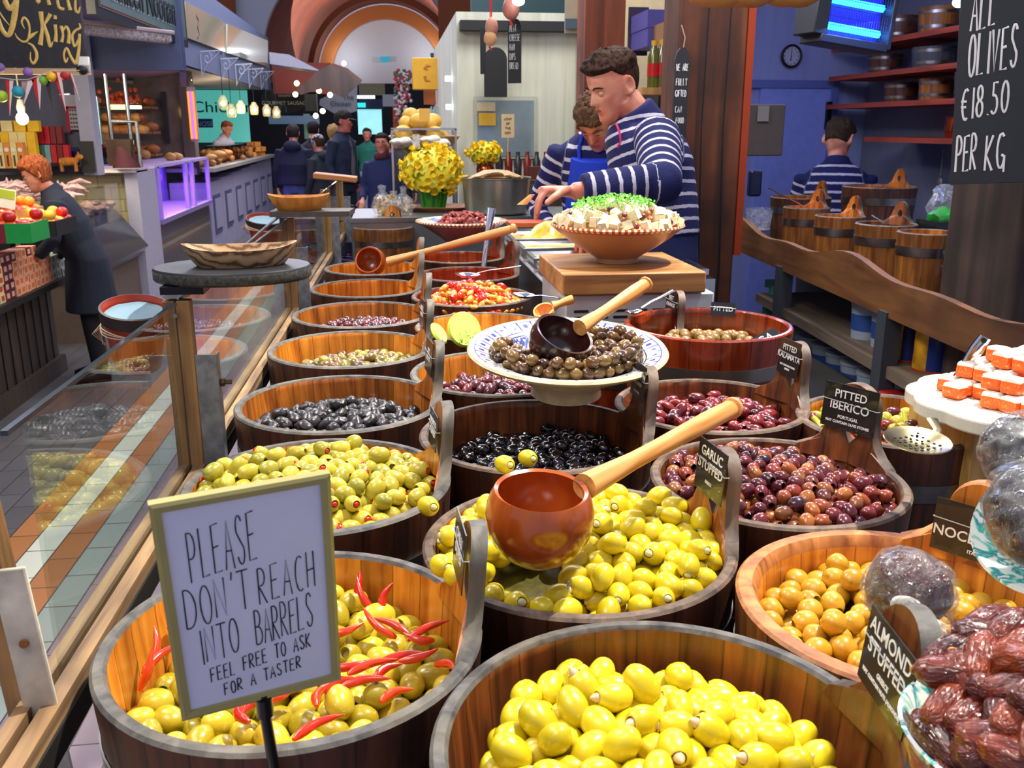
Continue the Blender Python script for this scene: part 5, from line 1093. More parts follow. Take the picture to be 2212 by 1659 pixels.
def remesh(mb, name, mats, parent, vox, smooth=3, segs=None, period=.04, keep=True):
 me = mb.mesh('tmp', mats); o = bpy.data.objects.new('tmp', me); COL.objects.link(o)
 r = o.modifiers.new('r', 'REMESH'); r.mode = 'VOXEL'; r.voxel_size = vox; r.use_smooth_shade = True
 if smooth: s = o.modifiers.new('s', 'SMOOTH'); s.factor = .5; s.iterations = smooth
 dg = bpy.context.evaluated_depsgraph_get(); n = bpy.data.meshes.new_from_object(o.evaluated_get(dg)); bpy.data.objects.remove(o); bpy.data.meshes.remove(me)
 n.name = name; n.materials.clear(); n.materials.append(mats if not isinstance(mats, list) else mats[0])
 n.polygons.foreach_set('use_smooth', [True] * len(n.polygons))
 if segs:
  co = np.empty(len(n.vertices) * 3); n.vertices.foreach_get('co', co); co = co.reshape(-1, 3); best = np.full(len(co), 1e9); val = np.zeros(len(co))
  for (p, q, rad, s0) in segs:
   p = np.array(p); q = np.array(q); d = q - p; L = np.linalg.norm(d); t = ((co - p) @ d) / L ** 2; tc = np.clip(t, 0, 1); dist = np.linalg.norm(co - (p + tc[:, None] * d), axis=1) / rad
   m = dist < best; best[m] = dist[m]; val[m] = (s0 + tc[m] * L) / period
  at = n.attributes.new('s', 'FLOAT', 'POINT'); at.data.foreach_set('value', val.astype(np.float32))
 o = bpy.data.objects.new(name, n); COL.objects.link(o); o.parent = parent; return o
def hand(mb, W, D, Nn, k=1.0, curl=(.5, .5, .55, .6), thumb=1, spread=.10, tcurl=.4):
 """palm and five fingers; W wrist, D direction to knuckles, Nn palm normal (fingers curl towards it)"""
 D = Vector(D).normalized(); Nn = Vector(Nn); Nn = (Nn - D * Nn.dot(D)).normalized(); S = D.cross(Nn) * thumb; W = Vector(W)
 mb.loft([(W - D * .03 * k, S * .024 * k, Nn * .018 * k), (W + D * .005 * k, S * .027 * k, Nn * .017 * k), (W + D * .035 * k, S * .037 * k, Nn * .0155 * k), (W + D * .07 * k, S * .041 * k, Nn * .0135 * k), (W + D * .088 * k, S * .039 * k, Nn * .010 * k)], 16, ex=2.6)
 for i, (off, L, r) in enumerate(((.030, .075, .0092), (.0105, .083, .0095), (-.0095, .077, .0090), (-.0285, .060, .0080))):
  p = W + D * (.078 - .004 * abs(i - 1)) * k + S * off * k; d = (D + S * off / .03 * spread).normalized(); pts = [p - d * .012 * k, p]; c = curl[i] if isinstance(curl, (tuple, list)) else curl
  for f, cc in ((.45, c), (.31, c * 1.1), (.24, c * .8)):
   ang = cc; d = (d * math.cos(ang) + Nn * math.sin(ang)).normalized();
   nn = Nn - d * Nn.dot(d);
   p = p + d * L * f * k; pts.append(p)
  mb.tube(pts, [r * k * 1.05, r * k * 1.1, r * k, r * k * .92, r * k * .78], 12)
  mb.ell(pts[-1], (r * k * .8,) * 3, n=10, m=8)
 p = W + D * .018 * k + S * .026 * k; d = (D * .62 + S * .72 + Nn * .25).normalized(); pts = [p - d * .01 * k, p + d * .004 * k]; q = p
 for f in (.036, .030, .024): q = q + d * f * k; pts.append(q); d = (d + (D * .5 + Nn * .6 - S * .35) * tcurl).normalized()
 mb.tube(pts, [.014 * k, .014 * k, .012 * k, .0105 * k, .0085 * k], 12); mb.ell(pts[-1], (.0088 * k,) * 3, n=10, m=8)
def eyes(parent, M, look=-.2, lid=.5, sc=1.0, col='#4a3420', skin=SKIN, brow=None):
 for sg in (-1, 1):
  c = Vector((sg * .031, .0735, .005))
  e = MB().ell(c, (.0115 if lid <= 1 else .009,) * 3, n=16, m=12, M=M); e.ell(c + Vector((0, .0085 if lid <= 1 else .003, look * .02 if lid <= 1 else 0)), (.0052, .004, .0052), 1, M=M, n=12, m=8); e = e.build('eye', [plain('eye_white', '#d8cfc8', .3, coat=.5), plain('iris' + col, col, .2)], parent)
  l = MB(); vs = []; fs = []; n = 12; m = 6
  for j in range(m + 1):
   ph = 1.25 - (1.25 - (.9 - lid * 1.5)) * j / m
   for i in range(n + 1): th = -1.1 + 2.2 * i / n; r = .0128; vs.append(c + Vector((r * math.sin(th) * math.cos(ph), r * math.cos(th) * math.cos(ph), r * math.sin(ph))))
  for j in range(m):
   for i in range(n): q = j * (n + 1) + i; fs.append((q, q + 1, q + n + 2, q + n + 1))
  l.add(vs, fs, 0, M)
  if lid > 1: l = MB().ell(c + Vector((0, .0012, 0)), (.0135, .0118, .0112), n=16, m=12, M=M); MB().tube([c + Vector((sg * -.010, .0085, -.002)), c + Vector((0, .0128, -.004)), c + Vector((sg * .011, .0075, -.002))], .0009, 6, M=M).build('eyelash', brow, e)
  l.build('eyelid', skin, e)
  if brow: MB().tube([Vector((sg * .014, .094, .022)), Vector((sg * .028, .0945, .029)), Vector((sg * .044, .084, .0275)), Vector((sg * .053, .074, .022))], [.0028, .0034, .003, .0014], 8, M=M).build('eyebrow', brow, parent)
 MB().tube([Vector((-.019, .0885, -.0555)), Vector((-.008, .0925, -.053)), Vector((0, .0925, -.054)), Vector((.008, .0925, -.053)), Vector((.019, .0885, -.0555))], [.001, .0032, .003, .0032, .001], 8, M=M).tube([Vector((-.016, .089, -.058)), Vector((0, .0935, -.0605)), Vector((.016, .089, -.058))], [.001, .004, .001], 8, M=M).build('lips', plain('lips', '#b8503c', .4), parent)
def hairfn(front=.072, side=.035, back=-.055, th=.012, top=.02, lump=.008, sc=40, seed=0, fringe=0):
 def f(p, a):
  s = math.sin(a)   # 1 front, -1 back
  line = front if s > .55 else (back if s < -.35 else side + (front - side) * max(0, min(1, (s - .1) / .45)))
  if s <= .1 and s >= -.35: line = back + (side - back) * (s + .35) / .45
  k = max(0, min(1, (p.z - line) / .022)); t_ = max(0, min(1, (p.z - .02) / .08))
  d = th + (top - th) * t_ + lump * noise.noise(p * sc + Vector((seed, 0, 0))) * (0.4 + t_) + fringe * max(0, s) * k * (1 if p.z > .05 else 0)
  return -.006 + (d + .006) * k
 return f
def basis(pos, yaw, pitch=0, roll=0, s=1.0):
 """local +Y is where the person faces; yaw = direction angle in world degrees"""
 return Matrix.Translation(pos) @ Matrix.Rotation(math.radians(yaw - 90), 4, 'Z') @ Matrix.Rotation(math.radians(-pitch), 4, 'X') @ Matrix.Rotation(math.radians(roll), 4, 'Y') @ Matrix.Diagonal((s, s, s, 1))
def person(label, x, y, yaw, h=1.74, z0=0, lean=0, pitch=5, hyaw=0, hair=('#2a1a12', '#4a3020'), hairkw=None, top=None, bottom=None, legs=True, arms=None, longcoat=0, bulk=1.0, hairless=False, scarf=None, hat=None, apron=None, skin=None, hood=False, striped=False, vox=.011, face=True, hdrop=0, openfront=None, curls=0):
 skin = skin or SKIN; k = h / 1.75; t = thing('person', label, 'person', (x, y, z0), (0, 0, math.radians(yaw - 90)))
 lr = math.radians(lean); hip = Vector((0, 0, .93))
 def U(p):   # upper body joints lean forward about the hips
  p = Vector(p);
  if p.z <= .95: return p * k
  q = p - hip; q = Vector((q.x, q.y * math.cos(lr) + q.z * math.sin(lr), -q.y * math.sin(lr) + q.z * math.cos(lr))); return (q + hip) * k
 def ring(z, w_, d, yo=0): return (U((0, yo, z)), Vector((w_ * k, 0, 0)), (U((0, yo + d, z)) - U((0, yo, z))))
 bw = bulk
 tor = [ring(.86, .155, .11), ring(.95, .165 * bw, .115 * bw), ring(1.08, .150 * bw, .108 * bw), ring(1.22, .165 * bw, .115 * bw), ring(1.34, .180, .115), ring(1.42, .165, .095), ring(1.47, .10, .065), ring(1.50, .06, .055)]
 arms = arms or [((-.25, -.03, 1.14), (-.26, .05, .90)), ((.25, -.03, 1.14), (.26, .05, .90))]
 hc = U((0, .03 + hdrop, 1.625 - hdrop)); HM = Matrix.Translation(hc) @ Matrix.Rotation(math.radians(hyaw), 4, 'Z') @ Matrix.Rotation(math.radians(-pitch - lean * .5), 4, 'X') @ Matrix.Diagonal((k, k, k, 1))
 b = MB(); b.loft([(c, a * (.93 / bw), q * (.93 / bw)) for c, a, q in tor]); b.tube([U((0, -.01, 1.44)), U((0, 0, 1.50)), hc + Vector((0, -.01, -.05))], [.07 * k, .056 * k, .056 * k], 16)
 head(b, HM)
 sh = []
 for i, (el, wr) in enumerate(arms):
  sg = -1 if i == 0 else 1; s_ = U((sg * .175, 0, 1.40)); e_ = U(el) if el[2] > .95 else Vector(el) * k; w_ = U(wr) if wr[2] > 1.0 else Vector(wr) * k; sh.append((s_, e_, w_))
  b.tube([s_, e_, w_], [.045 * k, .036 * k, .024 * k], 12); d = (w_ - e_).normalized(); hand(b, w_ + d * .02, d, Vector((-sg * .9, .4, 0)) if d.z < -.5 else Vector((0, .2, -1)), k * .95, thumb=1 if i == 0 else -1, curl=.35)
 if legs:
  for sg in (-1, 1): b.tube([Vector((sg * .085, 0, .90)) * k, Vector((sg * .095, .02, .50)) * k, Vector((sg * .10, -.01, .09)) * k], [.085 * k, .058 * k, .038 * k], 14); b.loft([(Vector((sg * .10, -.05, .05)) * k, Vector((.034, 0, 0)), Vector((0, 0, .045))), (Vector((sg * .10, .05, .045)) * k, Vector((.042, 0, 0)), Vector((0, 0, .04))), (Vector((sg * .10, .17, .03)) * k, Vector((.035, 0, 0)), Vector((0, 0, .025)))], 12)
 remesh(b, 'body', skin, t, vox * .8, 2)
 if face: eyes(t, HM, lid=.45, skin=skin, brow=hair_mat('hair' + hair[0], *hair))
 b = MB(); g = 1.10; b.loft([(c, a * g + a.normalized() * .006, q * g + q.normalized() * .006) for c, a, q in (tor[1:] if not longcoat else [ring(longcoat, .21, .17), ring(.80, .19, .15)] + tor[1:])])
 for s_, e_, w_ in sh: b.tube([s_ - (e_ - s_) * .05, s_, e_, e_.lerp(w_, .95)], [.045 * k, .064 * k * bw, .052 * k, .042 * k], 16)
 if hood: b.ell(U((0, -.09, 1.46)), (.12 * k, .075 * k, .08 * k), n=20, m=12)
 b.tube([U((0, -.01, 1.46)), U((0, .0, 1.52))], [.085 * k, .070 * k], 18)
 segs = None
 if striped:
  segs = [(U((0, 0, .85)), U((0, 0, 1.5)), .15, .018)]
  for s_, e_, w_ in sh: segs += [(s_, e_, .07, .02), (e_, w_, .07, .02 + (e_ - s_).length)]
 remesh(b, 'jersey' if striped else 'coat' if longcoat else 'jacket', top, t, vox, 3, segs, .052)
 if legs:
  b = MB()
  for sg in (-1, 1): b.tube([Vector((sg * .08, 0, .96)) * k, Vector((sg * .085, 0, .88)) * k, Vector((sg * .095, .02, .50)) * k, Vector((sg * .10, -.005, .10)) * k], [.09 * k, .10 * k, .074 * k, .060 * k], 16)
  b.loft([(Vector((0, 0, .84)) * k, Vector((.16 * k, 0, 0)), Vector((0, .115 * k, 0))), (Vector((0, 0, 1.0)) * k, Vector((.16 * k, 0, 0)), Vector((0, .115 * k, 0)))], 20)
  remesh(b, 'trousers', bottom or cloth('trousers_dark', '#15151c'), t, vox, 3)
  for sg in (-1, 1): MB().loft([(Vector((sg * .10 * k, -.075 * k, .045)), Vector((.036, 0, 0)), Vector((0, 0, .04))), (Vector((sg * .10 * k, 0, .055)), Vector((.046, 0, 0)), Vector((0, 0, .052))), (Vector((sg * .10 * k, .10 * k, .04)), Vector((.050, 0, 0)), Vector((0, 0, .037))), (Vector((sg * .10 * k, .19 * k, .028)), Vector((.036, 0, 0)), Vector((0, 0, .025)))], 16).build('shoe', plain('shoe_black', '#0c0c0e', .3, coat=.3), t)
 if not hairless:
  b = MB(); head(b, HM, hairfn(**(hairkw or {})), nr=48, na=60);
  rc = random.Random(5)
  for i in range(curls):
   v = Vector((rc.gauss(0, 1), rc.gauss(-.1, 1), rc.gauss(.7, 1))).normalized()
   if v.y > .3 and v.z < .45 or v.z < -.35: continue
   b.ell((v.x * .088, -.005 + v.y * .11, .002 + v.z * .125), (rc.uniform(.009, .016),) * 3, M=HM, n=8, m=6)
  b.build('hair', hair_mat('hair' + hair[0], *hair), t, smooth=80)
 if hat:
  b = MB()
  if hat[0] == 'beanie': b.lathe([(.082, -.005), (.092, .01), (.094, .03), (.090, .06), (.078, .09), (.05, .115), (0, .128)], 28, M=HM @ Matrix.Translation((0, -.008, .015)) @ Matrix.Rotation(-.15, 4, 'X') @ Matrix.Diagonal((.95, 1.15, 1, 1)))
  else: b.lathe([(.084, .03), (.086, .05), (.084, .085), (.06, .11), (0, .118)], 28, M=HM @ Matrix.Translation((0, -.008, .0)) @ Matrix.Diagonal((.95, 1.15, 1, 1))); b.loft([(Vector((0, .08, .045)), Vector((.06, 0, 0)), Vector((0, 0, .006))), (Vector((0, .15, .035)), Vector((.045, 0, 0)), Vector((0, 0, .004)))], 16, M=HM)
  b.build('hat', cloth('hat_' + hat[1], hat[1]), t)
 if scarf:
  b = MB().lathe([(.075 + .032 * math.cos(a), .04 * math.sin(a)) for a in [2 * PI * q / 12 for q in range(13)]], 28, M=Matrix.Translation(U((0, .01, 1.49))) @ Matrix.Rotation(-lr, 4, 'X')); b.jitter(.012, 14); b.build('scarf', cloth('scarf_' + scarf, scarf), t)
 if openfront:
  b = MB(); b.loft([(U((0, .095 * bw + .01, .98)), Vector((.05, 0, 0)), Vector((0, .035, 0))), (U((0, .10 * bw + .012, 1.2)), Vector((.055, 0, 0)), Vector((0, .035, 0))), (U((0, .09, 1.42)), Vector((.04, 0, 0)), Vector((0, .03, 0)))], 16); b.build('shirt_front', cloth('shirt_' + openfront, openfront), t)
 if apron:
  b = MB(); b.loft([(U((0, .035, .62)), Vector((.185 * k, 0, 0)), Vector((0, .13 * k, 0))), (U((0, .03, .90)), Vector((.185 * k, 0, 0)), Vector((0, .125 * k, 0))), (U((0, .03, 1.05)), Vector((.17 * k, 0, 0)), (U((0, .145, 1.05)) - U((0, .03, 1.05)))), (U((0, .055, 1.22)), Vector((.15 * k, 0, 0)), (U((0, .190, 1.22)) - U((0, .055, 1.22)))), (U((0, .07, 1.40)), Vector((.12 * k, 0, 0)), (U((0, .19, 1.40)) - U((0, .07, 1.40))))], 24)
  for sg in (-1, 1): b.tube([U((sg * .07, .13, 1.36)), U((sg * .08, .10, 1.44)), U((sg * .06, 0, 1.53)), U((0, -.06, 1.53))], .008, 8)
  b.build('apron', cloth('apron_' + apron, apron, .1), t)
 return t, HM, U, k
HD = 3.15
hero_c = atD(1415, 900, HD); hz0 = .34; hx0 = atD(1418, 545, 3.2); T = thing('person', 'young man in navy and white striped fleece reaching over the counter to the left', 'person', (hx0.x, hx0.y, hz0))
o_ = T.location.copy(); Wd = lambda px, py, d: atD(px, py, d) - o_
fdir = Vector((-.975, -.22, 0)).normalized(); ldir = Vector((.22, -.975, 0)).normalized()   # facing, and his left side (towards the camera)
HMh = basis(Wd(1327, 184, 3.12), 196, 24, -6, .94)
sh_l, el_l, wr_l = Wd(1420, 300, 3.02), Wd(1428, 396, 2.84), Wd(1238, 414, 2.80)
sh_r, el_r, wr_r = Wd(1362, 298, 3.34), Wd(1345, 420, 3.40), Wd(1290, 480, 3.25)
def tr(px, py, d, hw, hd=.17): return (Wd(px, py, d), fdir * hw, ldir * hd)
torso = [tr(1418, 560, 3.20, .115, .165), tr(1412, 500, 3.19, .125, .165), tr(1412, 440, 3.18, .120, .16), tr(1408, 390, 3.18, .115, .165), tr(1402, 340, 3.17, .110, .175), tr(1392, 300, 3.17, .100, .170), tr(1382, 270, 3.17, .075, .11), tr(1374, 250, 3.17, .055, .06)]
b = MB(); b.loft([(c, a * .9, q * .9) for c, a, q in torso]); b.tube([Wd(1380, 262, 3.17), Wd(1362, 232, 3.15), Wd(1345, 210, 3.13)], [.06, .054, .054], 18)
head(b, HMh, nr=110, na=120)
b.tube([sh_l, el_l, wr_l], [.048, .040, .027], 16); b.tube([sh_r, el_r, wr_r], [.048, .038, .026], 16)
hipz = torso[0][0]
for sg in (-1, 1):
 p0 = hipz + ldir * sg * .09; b.tube([p0, Vector((p0.x, p0.y, .48)), Vector((p0.x + .03, p0.y, .09))], [.09, .06, .04], 14); b.loft([(Vector((p0.x + .07, p0.y, .05)), ldir * .035, Vector((0, 0, .045))), (Vector((p0.x - .02, p0.y, .045)), ldir * .042, Vector((0, 0, .04))), (Vector((p0.x - .14, p0.y, .03)), ldir * .035, Vector((0, 0, .025)))], 12)
dh = (Wd(1168, 412, 2.78) - wr_l).normalized()
hand(b, wr_l + dh * .012, dh + Vector((0, 0, .02)), Vector((-.10, -.12, -1)), 1.04, curl=(1.0, 1.12, 1.18, 1.22), thumb=1, spread=.05, tcurl=.5)
hand(b, wr_r, (wr_r - el_r).normalized(), (0, 0, -1), .95, thumb=-1)
skh = skin_mat('skin_young', '#e8a88c', '#cc6c54')
remesh(b, 'body', skh, T, .0042, 2)
HB = hair_mat('hair_brown', '#140b07', '#452a1a')
eyes(T, HMh, look=-.8, lid=1.02, skin=skh, brow=HB)
def hero_hair(p, a):
 s = math.sin(a); side = abs(math.cos(a)); line = .066 if s > .35 else (-.045 if s < -.45 else .02 + (.066 - .02) * max(0, (s + .1) / .45) if s > -.1 else -.045 + .065 * (s + .45) / .35)
 k = max(0, min(1, (p.z - line) / .012)); t_ = max(0, min(1, (p.z - .045) / .03)); n1 = noise.noise(Vector((p.x * 38, p.y * 30, p.z * 30))); n2 = noise.noise(Vector((p.x * 95, p.y * 80, p.z * 60)))
 d = .003 + t_ * (.010 + .012 * abs(n1) + .005 * n2) + (max(0, s) ** 2) * t_ * .010
 return -.005 + (d + .005) * k
b = MB(); head(b, HMh, hero_hair, nr=110, na=140); hh_o = b.build('hair', HB, T, smooth=80)
b = MB(); rnd = random.Random(12)
for i in range(260):    # short tousled tufts on top and over the forehead
 a = rnd.uniform(0, 2 * PI); rr = math.sqrt(rnd.random()); x, y = .058 * rr * math.cos(a), -.010 + .076 * rr * math.sin(a); z = .112 - .050 * rr * rr - max(0, y - .05) * .35
 p = Vector((x, y, z + .012)); dr = Vector((rnd.uniform(-.5, .5) + x * 4, .7 + rnd.uniform(-.5, .5), .35 - rr * .9 + rnd.uniform(-.3, .3))).normalized(); L = rnd.uniform(.018, .032)
 b.tube([p, p + dr * L * .5 + Vector((0, 0, .003)), p + dr * L + Vector((0, 0, -.005))], [.0042, .0034, .0008], 6, M=HMh)
b.build('hair_tufts', HB, hh_o)
MB().ell(Vector((-.0805, -.012, -.034)), (.0035,) * 3, M=HMh, n=10, m=8).build('earring', plain('gold_stud', '#e8c070', .2, 1), T)
JS = stripe_mat('fleece_stripes'); b = MB()
b.loft([(c + (Vector() if i else Vector()), a.normalized() * (a.length + .022), q.normalized() * (q.length + .016)) for i, (c, a, q) in enumerate(torso[1:7])], 28)
b.tube([sh_l + Vector((0, .05, .0)), sh_l, el_l, el_l.lerp(wr_l, .5), el_l.lerp(wr_l, .90)], [.072, .078, .070, .060, .052], 22); b.ell(el_l, (.066, .066, .066))
b.tube([sh_r, el_r, el_r.lerp(wr_r, .9)], [.07, .06, .05], 18)
b.tube([Wd(1388, 278, 3.17), Wd(1378, 256, 3.16), Wd(1366, 236, 3.15)], [.088, .078, .072], 22)
ua = (el_l - sh_l).length
remesh(b, 'fleece', JS, T, .0075, 4, [(torso[0][0], torso[-1][0], .13, .018), (sh_l, el_l, .062, .0405 * 10.62 - ua), (el_l, wr_l, .058, .0405 * 10.62), (sh_r, el_r, .06, 0), (el_r, wr_r, .06, .25)], .0405)
MB().tube([Wd(1331, 268, 2.99), Wd(1338, 285, 2.985), Wd(1341, 305, 2.99), Wd(1334, 318, 3.0)], [.0035, .0035, .003, .005], 8).build('zip_trim', plain('zip_pink', '#e0205c', .5), T)
b = MB(); b.loft([(c, a.normalized() * (a.length + .014), q.normalized() * (q.length + .010)) for c, a, q in [(torso[0][0] - Vector((0, 0, .35)), fdir * .12, ldir * .17)] + torso[0:3]], 26)
b.build('apron', cloth('apron_navy', '#141c50', .1), T)
b = MB()
for sg in (-1, 1): p0 = hipz + ldir * sg * .085; b.tube([p0, Vector((p0.x, p0.y, .48)), Vector((p0.x + .03, p0.y, .10))], [.108, .078, .062], 16)
remesh(b, 'trousers', cloth('denim_blue', '#2c4c88'), T, .011, 3)
for sg in (-1, 1):
 p0 = hipz + ldir * sg * .085; MB().loft([(Vector((p0.x + .10, p0.y, .05)), ldir * .04, Vector((0, 0, .045))), (Vector((p0.x, p0.y, .055)), ldir * .05, Vector((0, 0, .05))), (Vector((p0.x - .16, p0.y, .03)), ldir * .04, Vector((0, 0, .028)))], 14).build('shoe', plain('shoe_black', '#0c0c0e', .3, coat=.3), T)
t = thing('wooden_scraper', 'small wooden scraper held between the reaching server’s fingers', 'scraper', atD(1128, 442, 2.76))
MB().loft([(Vector((0, 0, 0)), Vector((.016, 0, 0)), Vector((0, .004, 0))), (atD(1150, 420, 2.77) - t.location, Vector((.008, 0, 0)), Vector((0, .004, 0)))], 12).build('blade', W_HANDLE, t)
person('server in striped jersey and bright blue apron, head bowed over the work', .93, 4.12, 250, 1.68, .27, lean=14, pitch=40, hyaw=-14, hdrop=.065, curls=190, hair=('#3c2818', '#6c5038'), hairkw=dict(front=.045, side=-.02, back=-.07, th=.012, top=.014, lump=.008, sc=60), top=stripe_mat('fleece_stripes'), striped=True, apron='#1038c8', arms=[((-.31, -.02, 1.16), (-.22, .12, .98)), ((.30, .02, 1.14), (.16, .22, 1.0))], vox=.008)
person('server in striped jersey seen from behind in the blue-lit side room', 2.60, 5.30, 66, 1.74, .02, lean=8, pitch=24, hyaw=-22, hair=('#1c1410', '#4a382a'), hairkw=dict(front=.06, side=.03, back=-.04, th=.006, top=.02, lump=.008), top=stripe_mat('fleece_stripes'), striped=True, arms=[((-.23, .08, 1.14), (-.15, .28, 1.05)), ((.23, .08, 1.14), (.15, .28, 1.05))], vox=.009)
person('woman with short red-brown hair and long navy coat leaning over the fruit stall', -2.07, 6.60, 196, 1.56, 0, lean=20, pitch=10, hair=('#5c2410', '#c06838'), hairkw=dict(front=.05, side=-.02, back=-.075, th=.018, top=.028, lump=.01), top=cloth('coat_navy', '#121a2c'), longcoat=.55, bulk=1.15, bottom=cloth('tights_black', '#0a0a10'), arms=[((-.27, .12, 1.18), (-.22, .32, 1.0)), ((.24, .05, 1.15), (.24, .22, .92))], vox=.009)
person('man seen from behind in a dark navy hooded jacket and blue jeans', -1.30, 13.2, 84, 1.74, 0, pitch=4, hair=('#14100e', '#3a302c'), hairkw=dict(top=.012, back=-.06), top=cloth('jacket_navy', '#0c1030'), bulk=1.28, hood=True, bottom=cloth('jeans', '#3c4c7c'), face=False)
person('dark-haired shopper standing close behind the navy hooded jacket', -1.12, 14.3, 80, 1.78, 0, hair=('#0c0a0a', '#241c18'), top=cloth('jacket_black', '#15161c'), face=False)
person('shopper in a pale grey woollen beanie and dark padded coat', -.93, 12.9, 140, 1.60, 0, pitch=12, hat=('beanie', '#8c9094'), top=cloth('coat_dark', '#1c222c'), bulk=1.2, hood=True, longcoat=.75, face=True)
person('woman with loose fair brown hair standing behind the grey beanie', -.88, 15.2, 75, 1.74, 0, hair=('#6a4c2c', '#a88858'), hairkw=dict(front=.05, side=-.09, back=-.11, th=.025, top=.025, lump=.012), top=cloth('jacket_olive', '#3a3c34'), face=False)
person('tall man in a dark cap and navy checked overshirt, open over a grey shirt', -.60, 12.2, 330, 1.90, 0, pitch=6, hyaw=20, hat=('cap', '#0c1018'), hair=('#14100e', '#2a201a'), top=cloth('overshirt_navy', '#0e1c34', .5), bulk=1.12, openfront='#5c5456', bottom=cloth('trousers_navy', '#101828'), skin=skin_mat('skin_ruddy', '#c87860', '#a84838'))
person('woman in a navy coat and dark red scarf holding a phone to her ear', -.08, 10.6, 250, 1.64, 0, pitch=0, hyaw=10, scarf='#4a1428', hair=('#181210', '#34241c'), hairkw=dict(front=.06, side=.0, back=-.07, top=.014), top=cloth('coat_blue', '#101c4c'), longcoat=.5, bulk=1.15, arms=[((-.30, .12, 1.22), (-.14, .14, 1.55)), ((.26, 0, 1.12), (.2, .2, 1.0))], skin=skin_mat('skin_tan', '#c07c60', '#a0543c'))
person('person in a teal top in the distance between the tall man and the scarf', -.42, 18.0, 265, 1.68, 0, hair=('#14100e', '#2a201a'), top=cloth('teal_top', '#1c6c5c'), face=False, bottom=cloth('trousers_pale', '#8c9cac'))
person('grey-haired person behind the woman with the scarf', .10, 12.6, 250, 1.66, 0, hair=('#6c6458', '#a09888'), hairkw=dict(th=.02, top=.024, lump=.014), top=cloth('jacket_navy2', '#1a2240'), face=False)
person('bakery assistant in a woollen headscarf behind the counter', -3.35, 12.0, 250, 1.62, .05, pitch=14, hat=('beanie', '#c08a5c'), hair=('#5c2c18', '#8c4c2c'), top=cloth('jumper_dark', '#18202c'), scarf='#4a1418', apron='#1c3c6c', legs=False)
person('stall assistant with reddish hair in a pale top bending over the bread', -2.85, 16.6, 330, 1.72, .1, lean=12, pitch=20, hair=('#5c2c18', '#94502c'), top=cloth('tshirt_grey', '#a8a4a8'), legs=False)
def pb_(name, label, cat, x0, y0, x1, y1, Y, th, mat, group=None, parent=None, bevel=0, behind=True):
 """upright slab facing us whose front face fills the given region at distance Y"""
 a = atY(x0, y0, Y); c = atY(x1, y1, Y); cx, cz = (a.x + c.x) / 2, (a.z + c.z) / 2; w_, h_ = abs(c.x - a.x), abs(a.z - c.z)
 loc = Vector((cx, Y + (th / 2 if behind else -th / 2), cz))
 o = MB().box((0, 0, 0), (w_, th, h_)).build(name, mat, parent, bevel=bevel, smooth=False); o.location = loc - (parent.location if parent else Vector())
 if parent is None: tag(o, label, cat, group)
 o['w'] = w_; del o['w']; return o
def wb(name, label, cat, x0, x1, y0, y1, z0, z1, mat, kind=None, group=None, bevel=0, parent=None):
 loc = Vector(((x0 + x1) / 2, (y0 + y1) / 2, (z0 + z1) / 2))
 o = MB().box((0, 0, 0), (abs(x1 - x0), abs(y1 - y0), abs(z1 - z0))).build(name, mat, parent, bevel=bevel, smooth=False); o.location = loc - (parent.location if parent else Vector())
 if parent is None: tag(o, label, cat, group, kind)
 return o
t = NT('floor_tiles'); tc = t.n('ShaderNodeTexCoord'); sx = t.n('ShaderNodeSeparateXYZ'); t.l(tc.outputs['Object'], sx.inputs[0])
TW, TL_ = .1195, .25
u = t.math('DIVIDE', t.math('ADD', sx.outputs[0], 1.561), TW); i_ = t.math('FLOOR', u); fu = t.math('SUBTRACT', u, i_)
v = t.math('ADD', t.math('DIVIDE', sx.outputs[1], TL_), t.math('MULTIPLY', t.math('FRACT', t.math('MULTIPLY', i_, .5)), .72)); j_ = t.math('FLOOR', v); fv = t.math('SUBTRACT', v, j_)
g1_ = t.math('MAXIMUM', t.math('GREATER_THAN', t.math('ABSOLUTE', t.math('SUBTRACT', fu, .5)), .475), t.math('GREATER_THAN', t.math('ABSOLUTE', t.math('SUBTRACT', fv, .5)), .488))
col = t.ramp(t.math('DIVIDE', t.math('ADD', i_, 8.5), 17), [(0, hx('#5c5a5c')), (.40, hx('#6c6260')), (.412, hx('#a86c3c')), (.4705, hx('#cfd2c0')), (.529, hx('#a4683a')), (.588, hx('#8a948e')), (.647, hx('#7c6c78')), (.82, hx('#746878'))], True)
wn = t.n('ShaderNodeTexWhiteNoise', noise_dimensions='2D'); cb = t.n('ShaderNodeCombineXYZ'); t.l(i_, cb.inputs[0]); t.l(j_, cb.inputs[1]); t.l(cb.outputs[0], wn.inputs[0])
cc_ = t.n('ShaderNodeCombineColor'); br = t.math('MULTIPLY_ADD', wn.outputs[0], .22, .86); [t.l(br, cc_.inputs[k]) for k in range(3)]
col = t.mix(1.0, col, cc_.outputs[0], 'MULTIPLY'); t.l(t.mix(g1_, col, hx('#3c3430')), t.b.inputs['Base Color']); t.b.inputs['Roughness'].default_value = .32
FLOOR = t.m
struct('floor', MB().add([(-9, -1, 0), (6, -1, 0), (6, 60, 0), (-9, 60, 0)], [(0, 1, 2, 3)]), FLOOR)
wb('server_platform', 'raised boarded floor behind the counter where the servers stand', 'platform', .9 if False else 1.2, 2.1, .2, 5.6, 0, .1, plain('platform_dark', '#241c1a', .7))
wb('server_platform', 'raised step under the young server beside the pans', 'platform', 1.44 - .9, 1.44, 2.95 + 1.2, 5.6, 0, .02, MC['platform_dark'])
